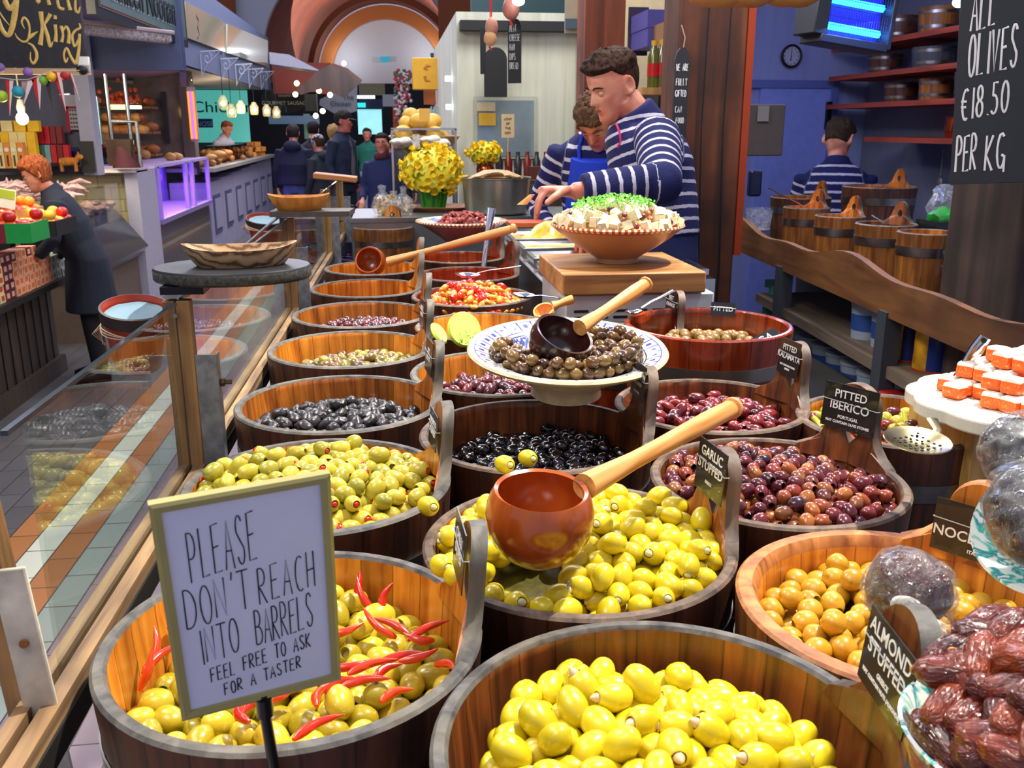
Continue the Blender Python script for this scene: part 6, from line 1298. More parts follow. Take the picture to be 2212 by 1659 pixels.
WHITEW = wood('white_boards', '#b9bcae', '#d8d9c8', .6, scale=.25, bump=.1); LAV = plain('lavender_wall', '#9c98c4', .7, vary=.06); BLUEF = plain('fascia_blue', '#3f4768', .6); BLUEL = plain('fascia_grey_blue', '#5c6684', .6)
DKW = wood('dark_panel', '#2c221e', '#4a3a30', .6, scale=.4); VAULT = plain('vault_brown', '#7a3418', .8, vary=.25, vs=.8); RING = plain('arch_ring', '#b0642c', .7); HALLW = plain('hall_white', '#c4c4cc', .8); NIGHT = plain('dark_shop', '#0e0e12', .6)
def arc_wall(name, Y, cx, cz, r, W, ztop, zbot, mat, th=.3):
 n = 40; arc = [(cx + r * math.cos(PI * k / n), cz + r * math.sin(PI * k / n)) for k in range(n + 1)]
 pts = [(cx + r, zbot)] + arc + [(cx - r, zbot), (cx - W, zbot), (cx - W, ztop), (cx + W, ztop), (cx + W, zbot)]
 b = MB(); vs = []; fs = []
 out = [(cx + W, cz)] + [(cx + W * max(-1, min(1, 1.6 * math.cos(PI * k / n))), cz + (ztop - cz) * min(1, 1.6 * math.sin(PI * k / n))) for k in range(1, n)] + [(cx - W, cz)]
 for y in (Y, Y + th):
  for L in (arc, out): vs += [(x, y, z) for x, z in L]
 m = n + 1
 for k in range(n): fs += [(k, k + 1, m + k + 1, m + k), (2 * m + k, 3 * m + k, 3 * m + k + 1, 2 * m + k + 1), (k, 2 * m + k, 2 * m + k + 1, k + 1)]
 b.add(vs, fs);
 for sg in (-1, 1): b.box((cx + sg * (r + W) / 2, Y + th / 2, (zbot + cz) / 2), (W - r, th, cz - zbot))
 return struct(name, b, mat, smooth=False)
AC = atY(777, 128, 30); arc_wall('wall_arch', 30, AC.x, AC.z, 2.85, 9, 12, 0, HALLW)
LC = atY(838, 168, 44); LR = 2.42
def vault(name, x0, z0, r0, Y0, x1, z1, r1, Y1, mat, th=.15, low=0, rib=0):
 n = 36; b = MB(); vs = []; fs = []; K = 6
 for j in range(K + 1):
  f = j / K
  for rr in (0, th):
   R_ = r0 + (r1 - r0) * f + rr
   for k in range(n + 1): a = PI * k / n; vs.append((x0 + (x1 - x0) * f + R_ * math.cos(a), Y0 + (Y1 - Y0) * f, z0 + (z1 - z0) * f + R_ * math.sin(a)))
 m = n + 1
 for j in range(K):
  for k in range(n):
   o = j * 2 * m; p = (j + 1) * 2 * m; fs += [(o + k, o + k + 1, p + k + 1, p + k), (o + m + k, p + m + k, p + m + k + 1, o + m + k + 1)]
 for j in (0, K):
  o = j * 2 * m
  for k in range(n): fs.append((o + k, o + m + k, o + m + k + 1, o + k + 1))
 return struct(name, b.add(vs, fs), mat)
vault('ceiling', AC.x, AC.z, 2.86, 30.1, LC.x, LC.z, 3.35, 43.2, VAULT)
vault('trim_1', LC.x - .1, LC.z, 3.05, 42.2, LC.x, LC.z, 3.0, 43.2, plain('vault_rib', '#5c2814', .8), .5)
vault('trim_2', LC.x, LC.z, LR, 43.3, LC.x, LC.z, LR, 43.9, RING, .55)
b = MB().prism([(LR * 1.02 * math.cos(PI * k / 30), LR * 1.02 * math.sin(PI * k / 30)) for k in range(31)] + [(-LR, -3.2), (LR, -3.2)], 0, .2, M=Matrix.Translation((LC.x, 44.2, LC.z)) @ Matrix.Rotation(PI / 2, 4, 'X')); struct('wall_end', b, plain('lunette_white', '#c2c2cc', .8))
for sg in (-1, 1): struct('wall_' + ('hall_right' if sg > 0 else 'hall_left'), MB().box((AC.x + sg * 3.1, 36.6, 2.2), (.3, 13, 4.6)), VAULT)
for px in (460, 1000):
 a = atY(px, 15, 29.9); tag(MB().prism([(-.75, -1.2), (.55, -1.2), (.62, -1.0), (.72, 2.5), (-.75, 2.5)], 0, .1, M=Matrix.Translation(a) @ Matrix.Rotation(PI / 2, 4, 'X')).build('wall_panel', plain('panel_brown', '#8c4414', .7), smooth=False), 'brown wooden panel high on the white end wall, ' + ('left' if px < 800 else 'right') + ' of the arch', 'panel', 'brown panels beside the arch')
for (px, py, Y, nm) in ((743, 137, 43, 'left'), (932, 128, 43, 'right')):
 o = atY(px, py, Y); t = thing('spotlight', 'small bright spotlight under the ' + nm + ' springing of the far arch', 'light', o, group='arch spotlights'); MB().ell((0, 0, 0), (.1, .06, .1)).build('lamp', emis('spot_white', '#dff4ff', 14), t)
 lamp('POINT', 'arch_spot', o + Vector((.1 if nm == 'left' else -.1, -.4, .2)), None, 60, (.85, .95, 1), .1)
pb_('exit_sign', 'tiny turquoise exit sign on the far white arch wall', 'sign', 821, 122, 842, 133, 43.8, .1, emis('exit_teal', '#1898b0', 1.0))
wb('fruit_stall_counter', 'dark panelled wooden counter of the fruit stall', 'counter', -3.6, -2.42, 3.6, 6.85, 0, .66, DKW)
cnt = COL.objects['fruit_stall_counter']
for i in range(22): wb('plank_groove', None, None, -2.418, -2.412, 3.8 + i * .14, 3.806 + i * .14, .03, .64, BLACKM, parent=cnt)
wb('plinth', None, None, -2.418, -2.38, 3.6, 6.87, 0, .12, DKW, parent=cnt)
wb('shelf_edge', None, None, -2.44, -2.26, 3.6, 7.0, .66, .70, plain('shelf_black', '#1a1614', .5), parent=cnt)
rnd = random.Random(6); BXC = [plain('box_peach', '#f0b088', .6), plain('box_maroon', '#7a1c34', .5), plain('box_cream', '#ecd9a8', .6), plain('box_teal_lid', '#a8b8a8', .6)]
prot = []
for ci, c in enumerate(BXC):
 a = MB().box((0, 0, .026), (.10, .075, .052), 0); a.box((.0508, 0, .028), (.001, .04, .03), 1); a.box((0, -.038, .028), (.05, .001, .03), 1); prot.append(a.mesh('fruit_box', [c, [plain('label_orange', '#e8743c', .5), plain('label_pink', '#f0c8a8', .5), plain('label_red', '#d8481c', .5), plain('label_grey', '#6c6c6c', .5)][ci]], smooth=False))
for col_ in range(22):
 yy = 5.15 + col_ * .082; hgt = 5 if yy < 6.35 else (4 if yy < 6.6 else 3 if yy < 6.8 else 2); ci = 2 if yy < 5.75 else 1 if yy < 5.95 else 0 if yy < 6.6 else 3
 for r_ in range(hgt):
  place('fruit_box', prot[ci if not (ci == 0 and r_ == hgt - 1 and rnd.random() < .4) else 1], (-2.345 + rnd.uniform(-.006, .006), yy, .701 + r_ * .0535), (0, 0, 0), ['peach-coloured small carton stacked on the fruit stall shelf', 'maroon small carton stacked on the fruit stall shelf', 'cream small carton stacked at the near end of the fruit stall shelf', 'grey-green small carton stacked at the far end of the fruit stall shelf'][ci], 'carton', ['peach cartons', 'maroon cartons', 'cream cartons', 'grey-green cartons'][ci] + ' on the fruit stall shelf')
wb('fruit_display', 'sloping dark display shelf of the fruit stall above the cartons', 'shelf', -3.2, -2.55, 3.9, 6.6, .66, .98, plain('shelf_dark', '#16130f', .6))
def crate(label, px, py, Y, w_, d_, h_, m1, m2, fruit, seed, rz=0):
 p = atY(px, py, Y); t = thing('fruit_crate', label, 'crate', p, (0, 0, rz)); b = MB()
 for s_, L_ in (((0, -d_ / 2, h_ / 2), (w_, .01, h_)), ((0, d_ / 2, h_ / 2), (w_, .01, h_)), ((-w_ / 2, 0, h_ / 2), (.01, d_, h_)), ((w_ / 2, 0, h_ / 2), (.01, d_, h_)), ((0, 0, .005), (w_, d_, .01))): b.box(s_, L_)
 b.build('sides', m1, t, smooth=False); MB().box((0, -d_ / 2 - .006, h_ / 2), (w_ * .34, .002, h_ * .96)).build('printed_panel', m2, t, smooth=False)
 rnd = random.Random(seed); me = {}
 for c, nm in fruit: me[c] = (MB().ell((0, 0, 0), (.034, .034, .032), n=14, m=10).mesh(nm, plain('fruit_' + nm, c, .35, vary=.2)), nm)
 nx, ny = int(w_ / .066), int(d_ / .066)
 for i in range(nx):
  for j in range(ny):
   for l_ in range(2 if (i + j) % 3 == 0 else 1):
    c, nm = fruit[rnd.randrange(len(fruit))]; q = Vector(((i + .5) * w_ / nx - w_ / 2, (j + .5) * d_ / ny - d_ / 2, h_ * .8 + l_ * .05))
    q = Matrix.Rotation(rz, 3, 'Z') @ q
    place(nm, me[c][0], p + q, (0, 0, rnd.uniform(0, 6)), {'orange': 'orange', 'apple': 'red apple', 'peach': 'yellow-orange peach', 'lemon': 'yellow lemon', 'plum': 'dark red plum', 'tangerine': 'bright tangerine'}[nm] + ' in the ' + label.split(' crate')[0].split(' box')[0] + ' container on the fruit stall', 'fruit', nm + 's in the ' + label)
 return t
crate('green and maroon printed box of fruit at the left edge', 10, 520, 5.2, .36, .26, .10, plain('print_green', '#12943c', .5), plain('print_maroon', '#7c1428', .5), [('#e85c1c', 'tangerine'), ('#c8201c', 'apple')], 1)
crate('black fruit crate beside the leaning woman', 88, 505, 5.9, .30, .36, .09, plain('print_black', '#141414', .5), plain('print_dark', '#2c2824', .5), [('#f0b030', 'peach'), ('#e04828', 'apple'), ('#f2a01c', 'peach')], 2)
crate('pale wooden crate of mixed fruit behind the printed box', 8, 475, 6.0, .36, .30, .07, W_PALE, W_PALE, [('#e04828', 'apple'), ('#f2881c', 'orange')], 5)
b = MB(); rnd = random.Random(5)
for i in range(70): a = rnd.uniform(0, 3.1); p = Vector((rnd.uniform(-.3, .35), rnd.uniform(-.2, .2), rnd.uniform(0, .14))); b.tube([p, p + Vector((math.cos(a) * .10, .02, math.sin(a) * .03)), p + Vector((math.cos(a) * .2, .0, 0))], [.008, .02, .006], 7)
o = b.build('root_vegetables', plain('pink_roots', '#d8b0a8', .6, vary=.4, vs=20), loc=atY(45, 440, 7.1)); tag(o, 'heap of pinkish white roots and stalks on the fruit stall', 'vegetables', kind='stuff')
t = thing('price_tag', 'green and white price tag on the fruit stall heap', 'tag', atY(8, 428, 5.8), (.0, .2, 0)); MB().box((0, 0, 0), (.13, .004, .11)).build('card', plain('tag_white', '#e8e8d8', .6), t); MB().box((0, -.003, .025), (.12, .002, .05)).build('band', plain('tag_green', '#a8b830', .6), t)
wb('juice_shelf', 'dark shelf carrying yellow juice cartons behind the woman', 'shelf', -4.6, atY(88, 300, 8.0).x, 7.95, 8.3, 1.36, 1.385, plain('shelf_black2', '#181414', .5))
jx = atY(0, 300, 8.0).x; zz = 1.385; jm = {}
for nm, c in (('cream', '#e8d48c'), ('yellow', '#f0bc20'), ('orange', '#e88c3c'), ('red', '#c81c2c'), ('darkred', '#7c2428'), ('teal', '#7ca8a4'), ('green', '#587c60')): jm[nm] = plain('carton_' + nm, c, .5, vary=.1)
def carton(nm, label, x, y, z, w_, h_, cat='carton', grp=None, round_=False):
 t = thing('drink_carton', label, cat, (x, y, z), group=grp); bx_ = MB().box((0, 0, h_ / 2), (w_, .07, h_)).build('box', jm[nm], t, bevel=.003, smooth=False)
 if round_: MB().lathe([(0, 0), (w_ * .36, 0), (w_ * .36, .001), (0, .001)], 16, M=Matrix.Translation((0, -.036, h_ * .72)) @ Matrix.Rotation(PI / 2, 4, 'X')).build('round_label', plain('label_white', '#f2ece0', .5), bx_); MB().box((0, -.036, h_ * .3), (w_ * .3, .002, h_ * .42)).build('text_strip', plain('label_brown', '#5c3c20', .6), bx_)
for i in range(4): carton('orange' if i % 2 else 'cream', 'orange juice carton with round white label, front row of the juice shelf', jx + .0 + i * .05, 8.0, zz, .047, .20, grp='round-label juice cartons', round_=True)
for i in range(4): carton('cream' if i % 3 else 'yellow', 'plain yellow carton on the second tier of the juice shelf', jx + .0 + i * .066, 8.12, zz, .063, .28, grp='second-tier yellow cartons')
for i in range(3): carton('yellow' if i else 'cream', 'yellow carton on top of the juice shelf', jx + .02 + i * .1, 8.14, zz + .281, .085, .085, grp='top yellow cartons')
x2 = atY(62, 300, 8.3).x
wb('box_shelf', 'dark shelf of red and teal boxes right of the juice cartons', 'shelf', x2 - .1, x2 + .34, 8.2, 8.42, 1.395, 1.415, MC['shelf_black2'])
for i, c in enumerate(['teal', 'teal', 'red', 'red', 'darkred', 'darkred']): carton(c, c.replace('darkred', 'dark red') + ' box on the upper tier right of the juice cartons', x2 + i * .048, 8.33, 1.568, .043, .14, grp=c + ' boxes upper tier')
for i, c in enumerate(['green', 'teal', 'green', 'teal', 'red', 'darkred', 'red']): carton(c, c.replace('darkred', 'dark red') + ' box on the lower tier right of the juice cartons', x2 + i * .048, 8.30, 1.415, .043, .145, grp=c + ' boxes lower tier')
GOLD = plain('gold_letter', '#e0b860', .5, coat=.2, vary=.15, vs=40)
fk = thing('hanging_signboard', 'black signboard with gold lettering Fruit King above the fruit stall', 'sign', atY(188, 155, 5.5))
MB().box((-.60, .02, .42), (1.2, .04, .80)).build('board', plain('board_black_worn', '#1c1614', .4, coat=.3, vary=.6, vs=30), fk, smooth=False)
MB().box((-.60, .01, .0), (1.22, .06, .03)).build('bottom_batten', plain('batten', '#c0a074', .6), fk, smooth=False)
def flat_text(parent, s, px, py, Y, size, mat, name='lettering', sx=1.0, rot=0, ext=.004, align='LEFT', shear=0, off=0):
 p = atY(px, py, Y) - parent.location; me = text_mesh(s, size, ext, align, shear, off); me.materials.clear(); me.materials.append(mat)
 o = bpy.data.objects.new(name, me); COL.objects.link(o); o.parent = parent; o.matrix_local = Matrix.Translation(p) @ Matrix.Rotation(rot, 4, 'Y') @ Matrix.Rotation(PI / 2, 4, 'X') @ Matrix.Diagonal((sx, 1, 1, 1)); return o
def swirl(parent, pts, rad, mat, Y, name='scroll'):
 P = [atY(x, y, Y) - parent.location for x, y in pts]; Q = []
 for k in range(len(P) - 1):
  p0, p1, p2, p3 = P[max(k - 1, 0)], P[k], P[k + 1], P[min(k + 2, len(P) - 1)]
  for s in range(6): f = s / 6; Q.append(.5 * ((2 * p1) + (p2 - p0) * f + (2 * p0 - 5 * p1 + 4 * p2 - p3) * f * f + (3 * p1 - p0 - 3 * p2 + p3) * f ** 3))
 Q.append(P[-1]); n = len(Q); R_ = [np.interp(i / (n - 1), np.linspace(0, 1, len(rad)), rad) for i in range(n)]
 return MB().tube(Q, R_, 8, flat=(0, 1, 0)).build(name, mat, parent)
FY = 5.497
def glyph(strokes, name='letter'):
 for pts, rad in strokes: swirl(fk, pts, rad, GOLD, FY, name)
glyph([([(88, 25), (91, 60), (87, 97)], [.013, .0075, .013]), ([(109, 30), (100, 46), (92, 58)], [.011, .007, .006]), ([(94, 52), (103, 78), (108, 100), (114, 90)], [.008, .010, .008, .003]),
  ([(119, 53), (121, 72), (120, 90)], [.009, .007, .011]), ([(119, 33), (119, 41)], [.007, .009]), ([(132, 56), (136, 75), (133, 91)], [.009, .006, .009]), ([(136, 66), (143, 58), (149, 70), (148, 94)], [.004, .007, .007, .010]),
  ([(171, 50), (173, 60), (163, 66), (156, 78), (161, 100), (171, 82), (172, 73)], [.003, .006, .006, .007, .006, .005, .006]), ([(172, 73), (170, 110), (164, 136), (154, 124), (144, 104), (138, 118), (142, 134), (147, 124)], [.007, .008, .009, .007, .006, .005, .006, .002])])
glyph([([(79, 0), (86, 6)], [.009, .012]), ([(104, 0), (107, 11)], [.008, .010]), ([(124, 0), (128, 16), (139, 20)], [.007, .008, .007]), ([(146, 0), (152, 22)], [.007, .010]), ([(163, 0), (163, 20), (169, 27), (173, 14)], [.006, .007, .006, .003]),
  ([(10, 0), (20, 18), (30, 12), (36, 0)], [.014, .013, .014, .014]), ([(36, -5), (32, 30), (26, 60), (18, 76), (6, 66), (-4, 40)], [.014, .015, .014, .012, .011, .010]), ([(-5, 20), (8, 40), (20, 54)], [.004, .004, .002]),
  ([(53, 62), (47, 48), (52, 38), (61, 48), (64, 66), (60, 86), (50, 90), (38, 82), (32, 71)], [.002, .005, .006, .006, .005, .006, .005, .004, .001]), ([(60, 93), (70, 98), (78, 112), (79, 126), (72, 137), (66, 128), (66, 112)], [.003, .006, .008, .008, .006, .004, .002])], 'scroll')
glyph([([(62, 86), (70, 76), (82, 68)], [.001, .009, .001])], 'leaf')
cv = atY(182, 140, 5.42); t = thing('security_camera', 'small white and black security camera at the corner of the black signboard', 'camera', cv)
MB().box((0, 0, .0), (.055, .10, .05)).build('housing', plain('camera_white', '#c8c0b0', .5), t, rot=(.5, 0, .2), bevel=.006); MB().ell((0, -.05, -.03), (.028, .03, .025)).build('lens', BLACKM, t)
FR, FW_ = plain('flag_red', '#d8141c', .6), plain('flag_white', '#e8dcd8', .6)
def flag(label, p, seed, m1=FR, m2=FW_):
 P = [atY(x, y, 5.35) for x, y in p]; t = thing('bunting_flag', label, 'flag', P[0]); c = (P[0] + P[1]) / 2
 for nm, q, m in (('red_half', [P[0], c, P[2]], m1), ('white_half', [c, P[1], P[2]], m2)):
  b = MB(); vs = [v_ - P[0] for v_ in q]; b.add(vs + [v_ + Vector((0, .003, 0)) for v_ in vs], [(0, 1, 2), (5, 4, 3), (0, 3, 4, 1), (1, 4, 5, 2), (2, 5, 3, 0)]); b.build(nm, m, t, smooth=False)
flag('red and white pennant hanging at the far left of the bunting', [(12, 172), (29, 172), (21, 250)], 1)
flag('red and white pennant beside the lit bulb, right of it', [(67, 168), (90, 162), (86, 236)], 2)
flag('red and white pennant hanging near the yellow ball', [(113, 154), (132, 158), (142, 240)], 3)
flag('largest red and white pennant at the right end of the bunting', [(148, 156), (156, 160), (172, 217)], 4)
flag('floral pink pennant behind the bulb cord', [(46, 176), (74, 172), (50, 230)], 5, plain('flag_floral', '#b88c84', .7, vary=.5, vs=30), MC['flag_white'] if 'flag_white' in MC else FW_)
flag('dark patterned pennant beneath the yellow ball', [(96, 172), (108, 170), (114, 240)], 6, plain('flag_dark', '#3c3430', .7, vary=.6, vs=40), MC['flag_dark'] if 'flag_dark' in MC else FW_)
for nm, c, px, py, s in (('lime green', '#a8c838', 4, 208, 11), ('turquoise', '#2c98a8', 39, 198, 11), ('lilac', '#8c60a0', 60, 156, 9), ('dull purple', '#7c5c94', 0, 146, 9), ('apple green', '#7cb83c', 94, 174, 8), ('yellow', '#e8b818', 111, 166, 9), ('dark red', '#b01c24', 139, 164, 8)):
 tag(MB().ell((0, 0, 0), (s * .0027,) * 3).build('paper_ball', plain('ball_' + nm, c, .7), loc=atY(px, py, 5.33)), nm + ' ball hanging in the bunting below the signboard', 'ball')
tag(MB().tube([atY(0, 168, 5.34), atY(30, 172, 5.34), atY(60, 172, 5.34), atY(115, 152, 5.34), atY(172, 152, 5.34)], .0025, 6).build('bunting', plain('cord_white', '#d0c8bc', .8)), 'white cord carrying the pennants below the signboard', 'cord')
bp = atY(48, 256, 5.6); t = thing('light_bulb', 'bare lit bulb hanging on a white cord under the signboard', 'light', bp)
MB().ell((0, 0, 0), (.031, .031, .034)).build('bulb', emis('bulb_warm', '#fff0b0', 26), t); MB().lathe([(0, .03), (.018, .03), (.022, .06), (.012, .1), (0, .1)], 16).tube([(0, 0, .1), (0, 0, .29)], .0035, 6).build('holder', plain('holder_white', '#d8c8a8', .5), t)
lamp('POINT', 'bulb_light', bp + Vector((.0, -.06, -.05)), None, 11, (1, .85, .5), .04)
wb('wall_left_partition', None, None, -4.6, -2.50, 8.5, 8.6, 1.31, 3.2, plain('partition_grey', '#5c5c6e', .7), 'structure')
wb('wall_left_post', None, None, -2.56, -2.44, 8.36, 8.52, 1.31, 3.2, plain('post_grey_white', '#aaa8b8', .6), 'structure')
cal = atY(136, 205, 8.45); t = thing('wall_calendar', 'white wall calendar with red header and grid of dates', 'calendar', cal); a = atY(186, 280, 8.45) - cal
MB().box((a.x / 2, 0, a.z / 2), (a.x, .01, -a.z)).build('sheet', plain('calendar_white', '#b8b0c0', .6), t, smooth=False)
MB().box((a.x / 2, -.007, a.z * .36), (a.x * .8, .004, .02)).box((a.x * .1, -.007, a.z * .7), (.03, .004, .2)).build('red_marks', plain('calendar_red', '#a01830', .6), t, smooth=False)
b = MB()
for i in range(5):
 for j in range(5): b.box((a.x * (.28 + i * .14), -.007, a.z * (.44 + j * .12)), (.014, .004, .014))
b.build('dates', plain('calendar_ink', '#4c4458', .6), t, smooth=False)
pb_('paper_note', 'small dark blue notice on the grey partition below the calendar', 'notice', 150, 318, 170, 338, 8.45, .01, plain('note_blue', '#1c2470', .6))
t = thing('toy_pony', 'orange straw pony figure on the deli counter', 'figure', atY(150, 370, 8.2)); b = MB(); b.loft([(Vector((-.065, 0, .075)), Vector((0, .028, 0)), Vector((0, 0, .03))), (Vector((0, 0, .078)), Vector((0, .03, 0)), Vector((0, 0, .034))), (Vector((.065, 0, .08)), Vector((0, .024, 0)), Vector((0, 0, .03)))], 12); b.ell((.09, 0, .115), (.032, .018, .022)); b.tube([(.06, 0, .08), (.085, 0, .12)], .018, 8)
for x_ in (-.055, .055):
 for y_ in (-.015, .015): b.tube([(x_, y_, .06), (x_, y_, 0)], .010, 8)
for y_ in (-.01, .01): b.tube([(.085, y_, .13), (.085, y_, .155)], [.007, .002], 6)
b.build('body', plain('straw_orange', '#c87c28', .8, vary=.3, vs=50), t)
pb_('framed_board', 'dark framed panel standing on the deli counter', 'panel', 170, 305, 205, 372, 8.3, .05, plain('panel_dark_olive', '#34342c', .4))
kn = thing('shop_signboard', 'grey signboard with black frame reading Kathleen Noonan', 'sign', atY(190, 30, 6.9)); A_, B_ = atY(188, 30, 6.9), atY(392, 103, 9.0); up = Vector((0, 0, .46)); dd = B_ - A_; nrm = dd.cross(up).normalized()
if nrm.y > 0: nrm = -nrm
def quadbox(parent, name, P0, d, u_, off, th, mat, inset=0):
 dl_, ul_ = d.normalized(), u_.normalized(); P0 = P0 + dl_ * inset + ul_ * inset; d = d - dl_ * 2 * inset; u_ = u_ - ul_ * 2 * inset
 q = [P0, P0 + d, P0 + d + u_, P0 + u_]; vs = [v_ + nrm * off - parent.location for v_ in q] + [v_ + nrm * (off + th) - parent.location for v_ in q]
 return MB().add(vs, [(3, 2, 1, 0), (4, 5, 6, 7), (0, 1, 5, 4), (1, 2, 6, 5), (2, 3, 7, 6), (3, 0, 4, 7)]).build(name, mat, parent, smooth=False)
quadbox(kn, 'frame', A_, dd, up, 0, .06, plain('frame_black_blue', '#10161e', .4)); quadbox(kn, 'panel', A_, dd, up, .058, .012, plain('panel_grey_green', '#4c5c5c', .5), .07); quadbox(kn, 'inner_line', A_, dd, up, .052, .012, plain('line_copper', '#6c4c3c', .5), .055)
me = text_mesh('Kathleen Noonan', .34, .006, 'LEFT', 0, .002); me.materials.clear(); me.materials.append(plain('letter_dark', '#10181c', .5)); o = bpy.data.objects.new('lettering', me); COL.objects.link(o); o.parent = kn
o.matrix_local = Matrix.Translation(-kn.location) @ frame(A_ + dd * .07 + up * .52 + nrm * .072, dd, nrm) @ Matrix.Diagonal((.66, 1, 1, 1))
o2 = o.copy(); COL.objects.link(o2); o2.name = 'letter_shadow'; o2.data = me.copy(); o2.data.materials.clear(); o2.data.materials.append(plain('letter_edge', '#8c98a0', .5)); o2.matrix_local = Matrix.Translation(-kn.location) @ frame(A_ + dd * .07 + dd.normalized() * .008 + up * .50 + nrm * .069, dd, nrm) @ Matrix.Diagonal((.66, 1, 1, 1))
wb('ceiling_soffit_left', None, None, -3.6, -1.95, 6.9, 8.55, 2.55, 2.60, plain('soffit_lilac', '#8878a8', .6), 'structure')
p = atY(255, 72, 7.6); t = thing('tube_light', 'long clear batten light under the lilac soffit', 'light', p, (0, .0, 1.02)); MB().box((0, 0, 0), (1.0, .10, .07)).build('housing', glass('batten_clear', (.9, .85, .85, 1), .2, 1.5, .25, (.7, .6, .6, 1)), t, bevel=.02); MB().box((0, 0, .045), (1.04, .12, .03)).build('base', plain('batten_base', '#8c7c80', .4), t, bevel=.008)
wb('wall_left_fascia_front', None, None, -3.6, -1.72 - .02, 8.62, 8.80, 2.17, 2.62, BLUEF, 'structure')
wb('wall_left_fascia_side', None, None, -2.45, -2.40, 12.0, 20.5, 2.42, 3.45, BLUEL, 'structure')
b = MB(); P = [(-1.72, 8.7), (-2.42, 12.1)]; vs = []
for (x_, y_) in P:
 for z_ in (2.17, 3.3): vs += [(x_, y_, z_), (x_ - .06, y_, z_)]
struct('wall_left_fascia_corner', b.add(vs, [(0, 2, 6, 4), (1, 5, 7, 3), (2, 3, 7, 6), (0, 4, 5, 1), (0, 1, 3, 2), (4, 6, 7, 5)]), BLUEF, smooth=False)
b = MB().add([(-1.75, 8.7, 2.20), (-2.42, 12.1, 2.40), (-2.42, 20.4, 2.44), (-3.9, 20.4, 2.44), (-3.9, 8.7, 2.20)], [(0, 1, 2, 3, 4)]); vs = [tuple(Vector(v_) + Vector((0, 0, .04))) for v_ in b.v]; b.add(vs, [(4, 3, 2, 1, 0)]); struct('ceiling_left', b, plain('soffit_white', '#b8aca8', .5), smooth=False)
def sidepanel(name, label, cat, pts, x, mat, th=.03, parent=None):
 P = [atX(px, py, x) for px, py in pts]; n = len(P); loc = P[0]; b = MB(); vs = [p_ - loc for p_ in P] + [p_ - loc - Vector((th, 0, 0)) for p_ in P]
 b.add(vs, [tuple(range(n)), tuple(range(2 * n - 1, n - 1, -1))] + [(i, n + i, n + (i + 1) % n, (i + 1) % n) for i in range(n)]); o = b.build(name, mat, parent, smooth=False); o.location = loc - (parent.location if parent else Vector())
 if parent is None: tag(o, label, cat)
 return o
SGN = plain('sign_glossy_cream', '#a8ac94', .08, coat=.8)
o = sidepanel('sign_panel', 'near glossy cream panel with small brown emblem on the blue-grey fascia', 'sign', [(401, 4), (486, 48), (486, 112), (401, 80)], -2.36, SGN)
b = MB().tube([(.002, .55, -.36), (.002, .68, -.30), (.002, .60, -.22), (.002, .70, -.14), (.002, .58, -.08)], .02, 8, flat=(1, 0, 0)); b.build('emblem', plain('emblem_brown', '#7c3428', .5), o)
sidepanel('sign_panel', 'far glossy cream panel on the blue-grey fascia', 'sign', [(492, 52), (579, 88), (578, 144), (491, 114)], -2.36, SGN)
SCR = plain('iron_white', '#a8b0c0', .5)
for i, (px, py) in enumerate(((432, 112), (474, 128), (508, 140), (536, 150), (562, 156))):
 p = atX(px, py, -2.38); t = thing('scroll_bracket', 'white wrought-iron scroll bracket on the blue-grey fascia, number of five from near to far: ' + ['first', 'second', 'third', 'fourth', 'fifth'][i], 'bracket', p, group='scroll brackets'); t['label'] = ['nearest', 'second nearest', 'middle', 'second farthest', 'farthest'][i] + ' of the five white wrought-iron scroll brackets on the fascia'
 b = MB(); b.tube([(0, 0, 0), (.62, 0, .03)], .016, 6); b.tube([(0, 0, 0), (0, 0, -.52)], .016, 6); b.tube([(.6, 0, .02), (.42, 0, -.10), (.25, 0, -.2), (.1, 0, -.36), (0, 0, -.5)], .014, 6)
 sp_ = [(.2 + (.02 + .012 * k) * math.cos(k * .7), 0, -.13 + (.02 + .012 * k) * math.sin(k * .7)) for k in range(12)]; b.tube(sp_, .013, 6); b.tube([(.38 + .05 * math.cos(k * .8), 0, -.03 + .04 * math.sin(k * .8)) for k in range(7)], .01, 6); o = b.build('scrollwork', SCR, t); o.scale = (.42, .6, .6)
STN = NT('stone_cladding'); tc = STN.n('ShaderNodeTexCoord'); mp = STN.n('ShaderNodeMapping'); mp.inputs['Rotation'].default_value = (PI / 2, 0, 0); STN.l(tc.outputs['Object'], mp.inputs[0]); bk_ = STN.n('ShaderNodeTexBrick'); bk_.inputs['Scale'].default_value = 2.2; bk_.inputs['Mortar Size'].default_value = .01; bk_.inputs['Color1'].default_value = hx('#b0a47c'); bk_.inputs['Color2'].default_value = hx('#98906c'); bk_.inputs['Mortar'].default_value = hx('#7c7458'); STN.l(mp.outputs[0], bk_.inputs['Vector']); STN.l(bk_.outputs['Color'], STN.b.inputs['Base Color']); STN.b.inputs['Roughness'].default_value = .5
dc_ = thing('deli_counter', 'long deli counter with cream stone cladding and sloping chilled front', 'counter', (-2.7, 9.0, 0))
wb('stone_back', None, None, -3.6, -2.42, 9.45, 9.55, .55, 1.285, STN.m, parent=dc_); wb('marble_top', None, None, -3.7, -2.40, 9.35, 9.8, 1.285, 1.31, plain('counter_white', '#d8d0d0', .3), parent=dc_)
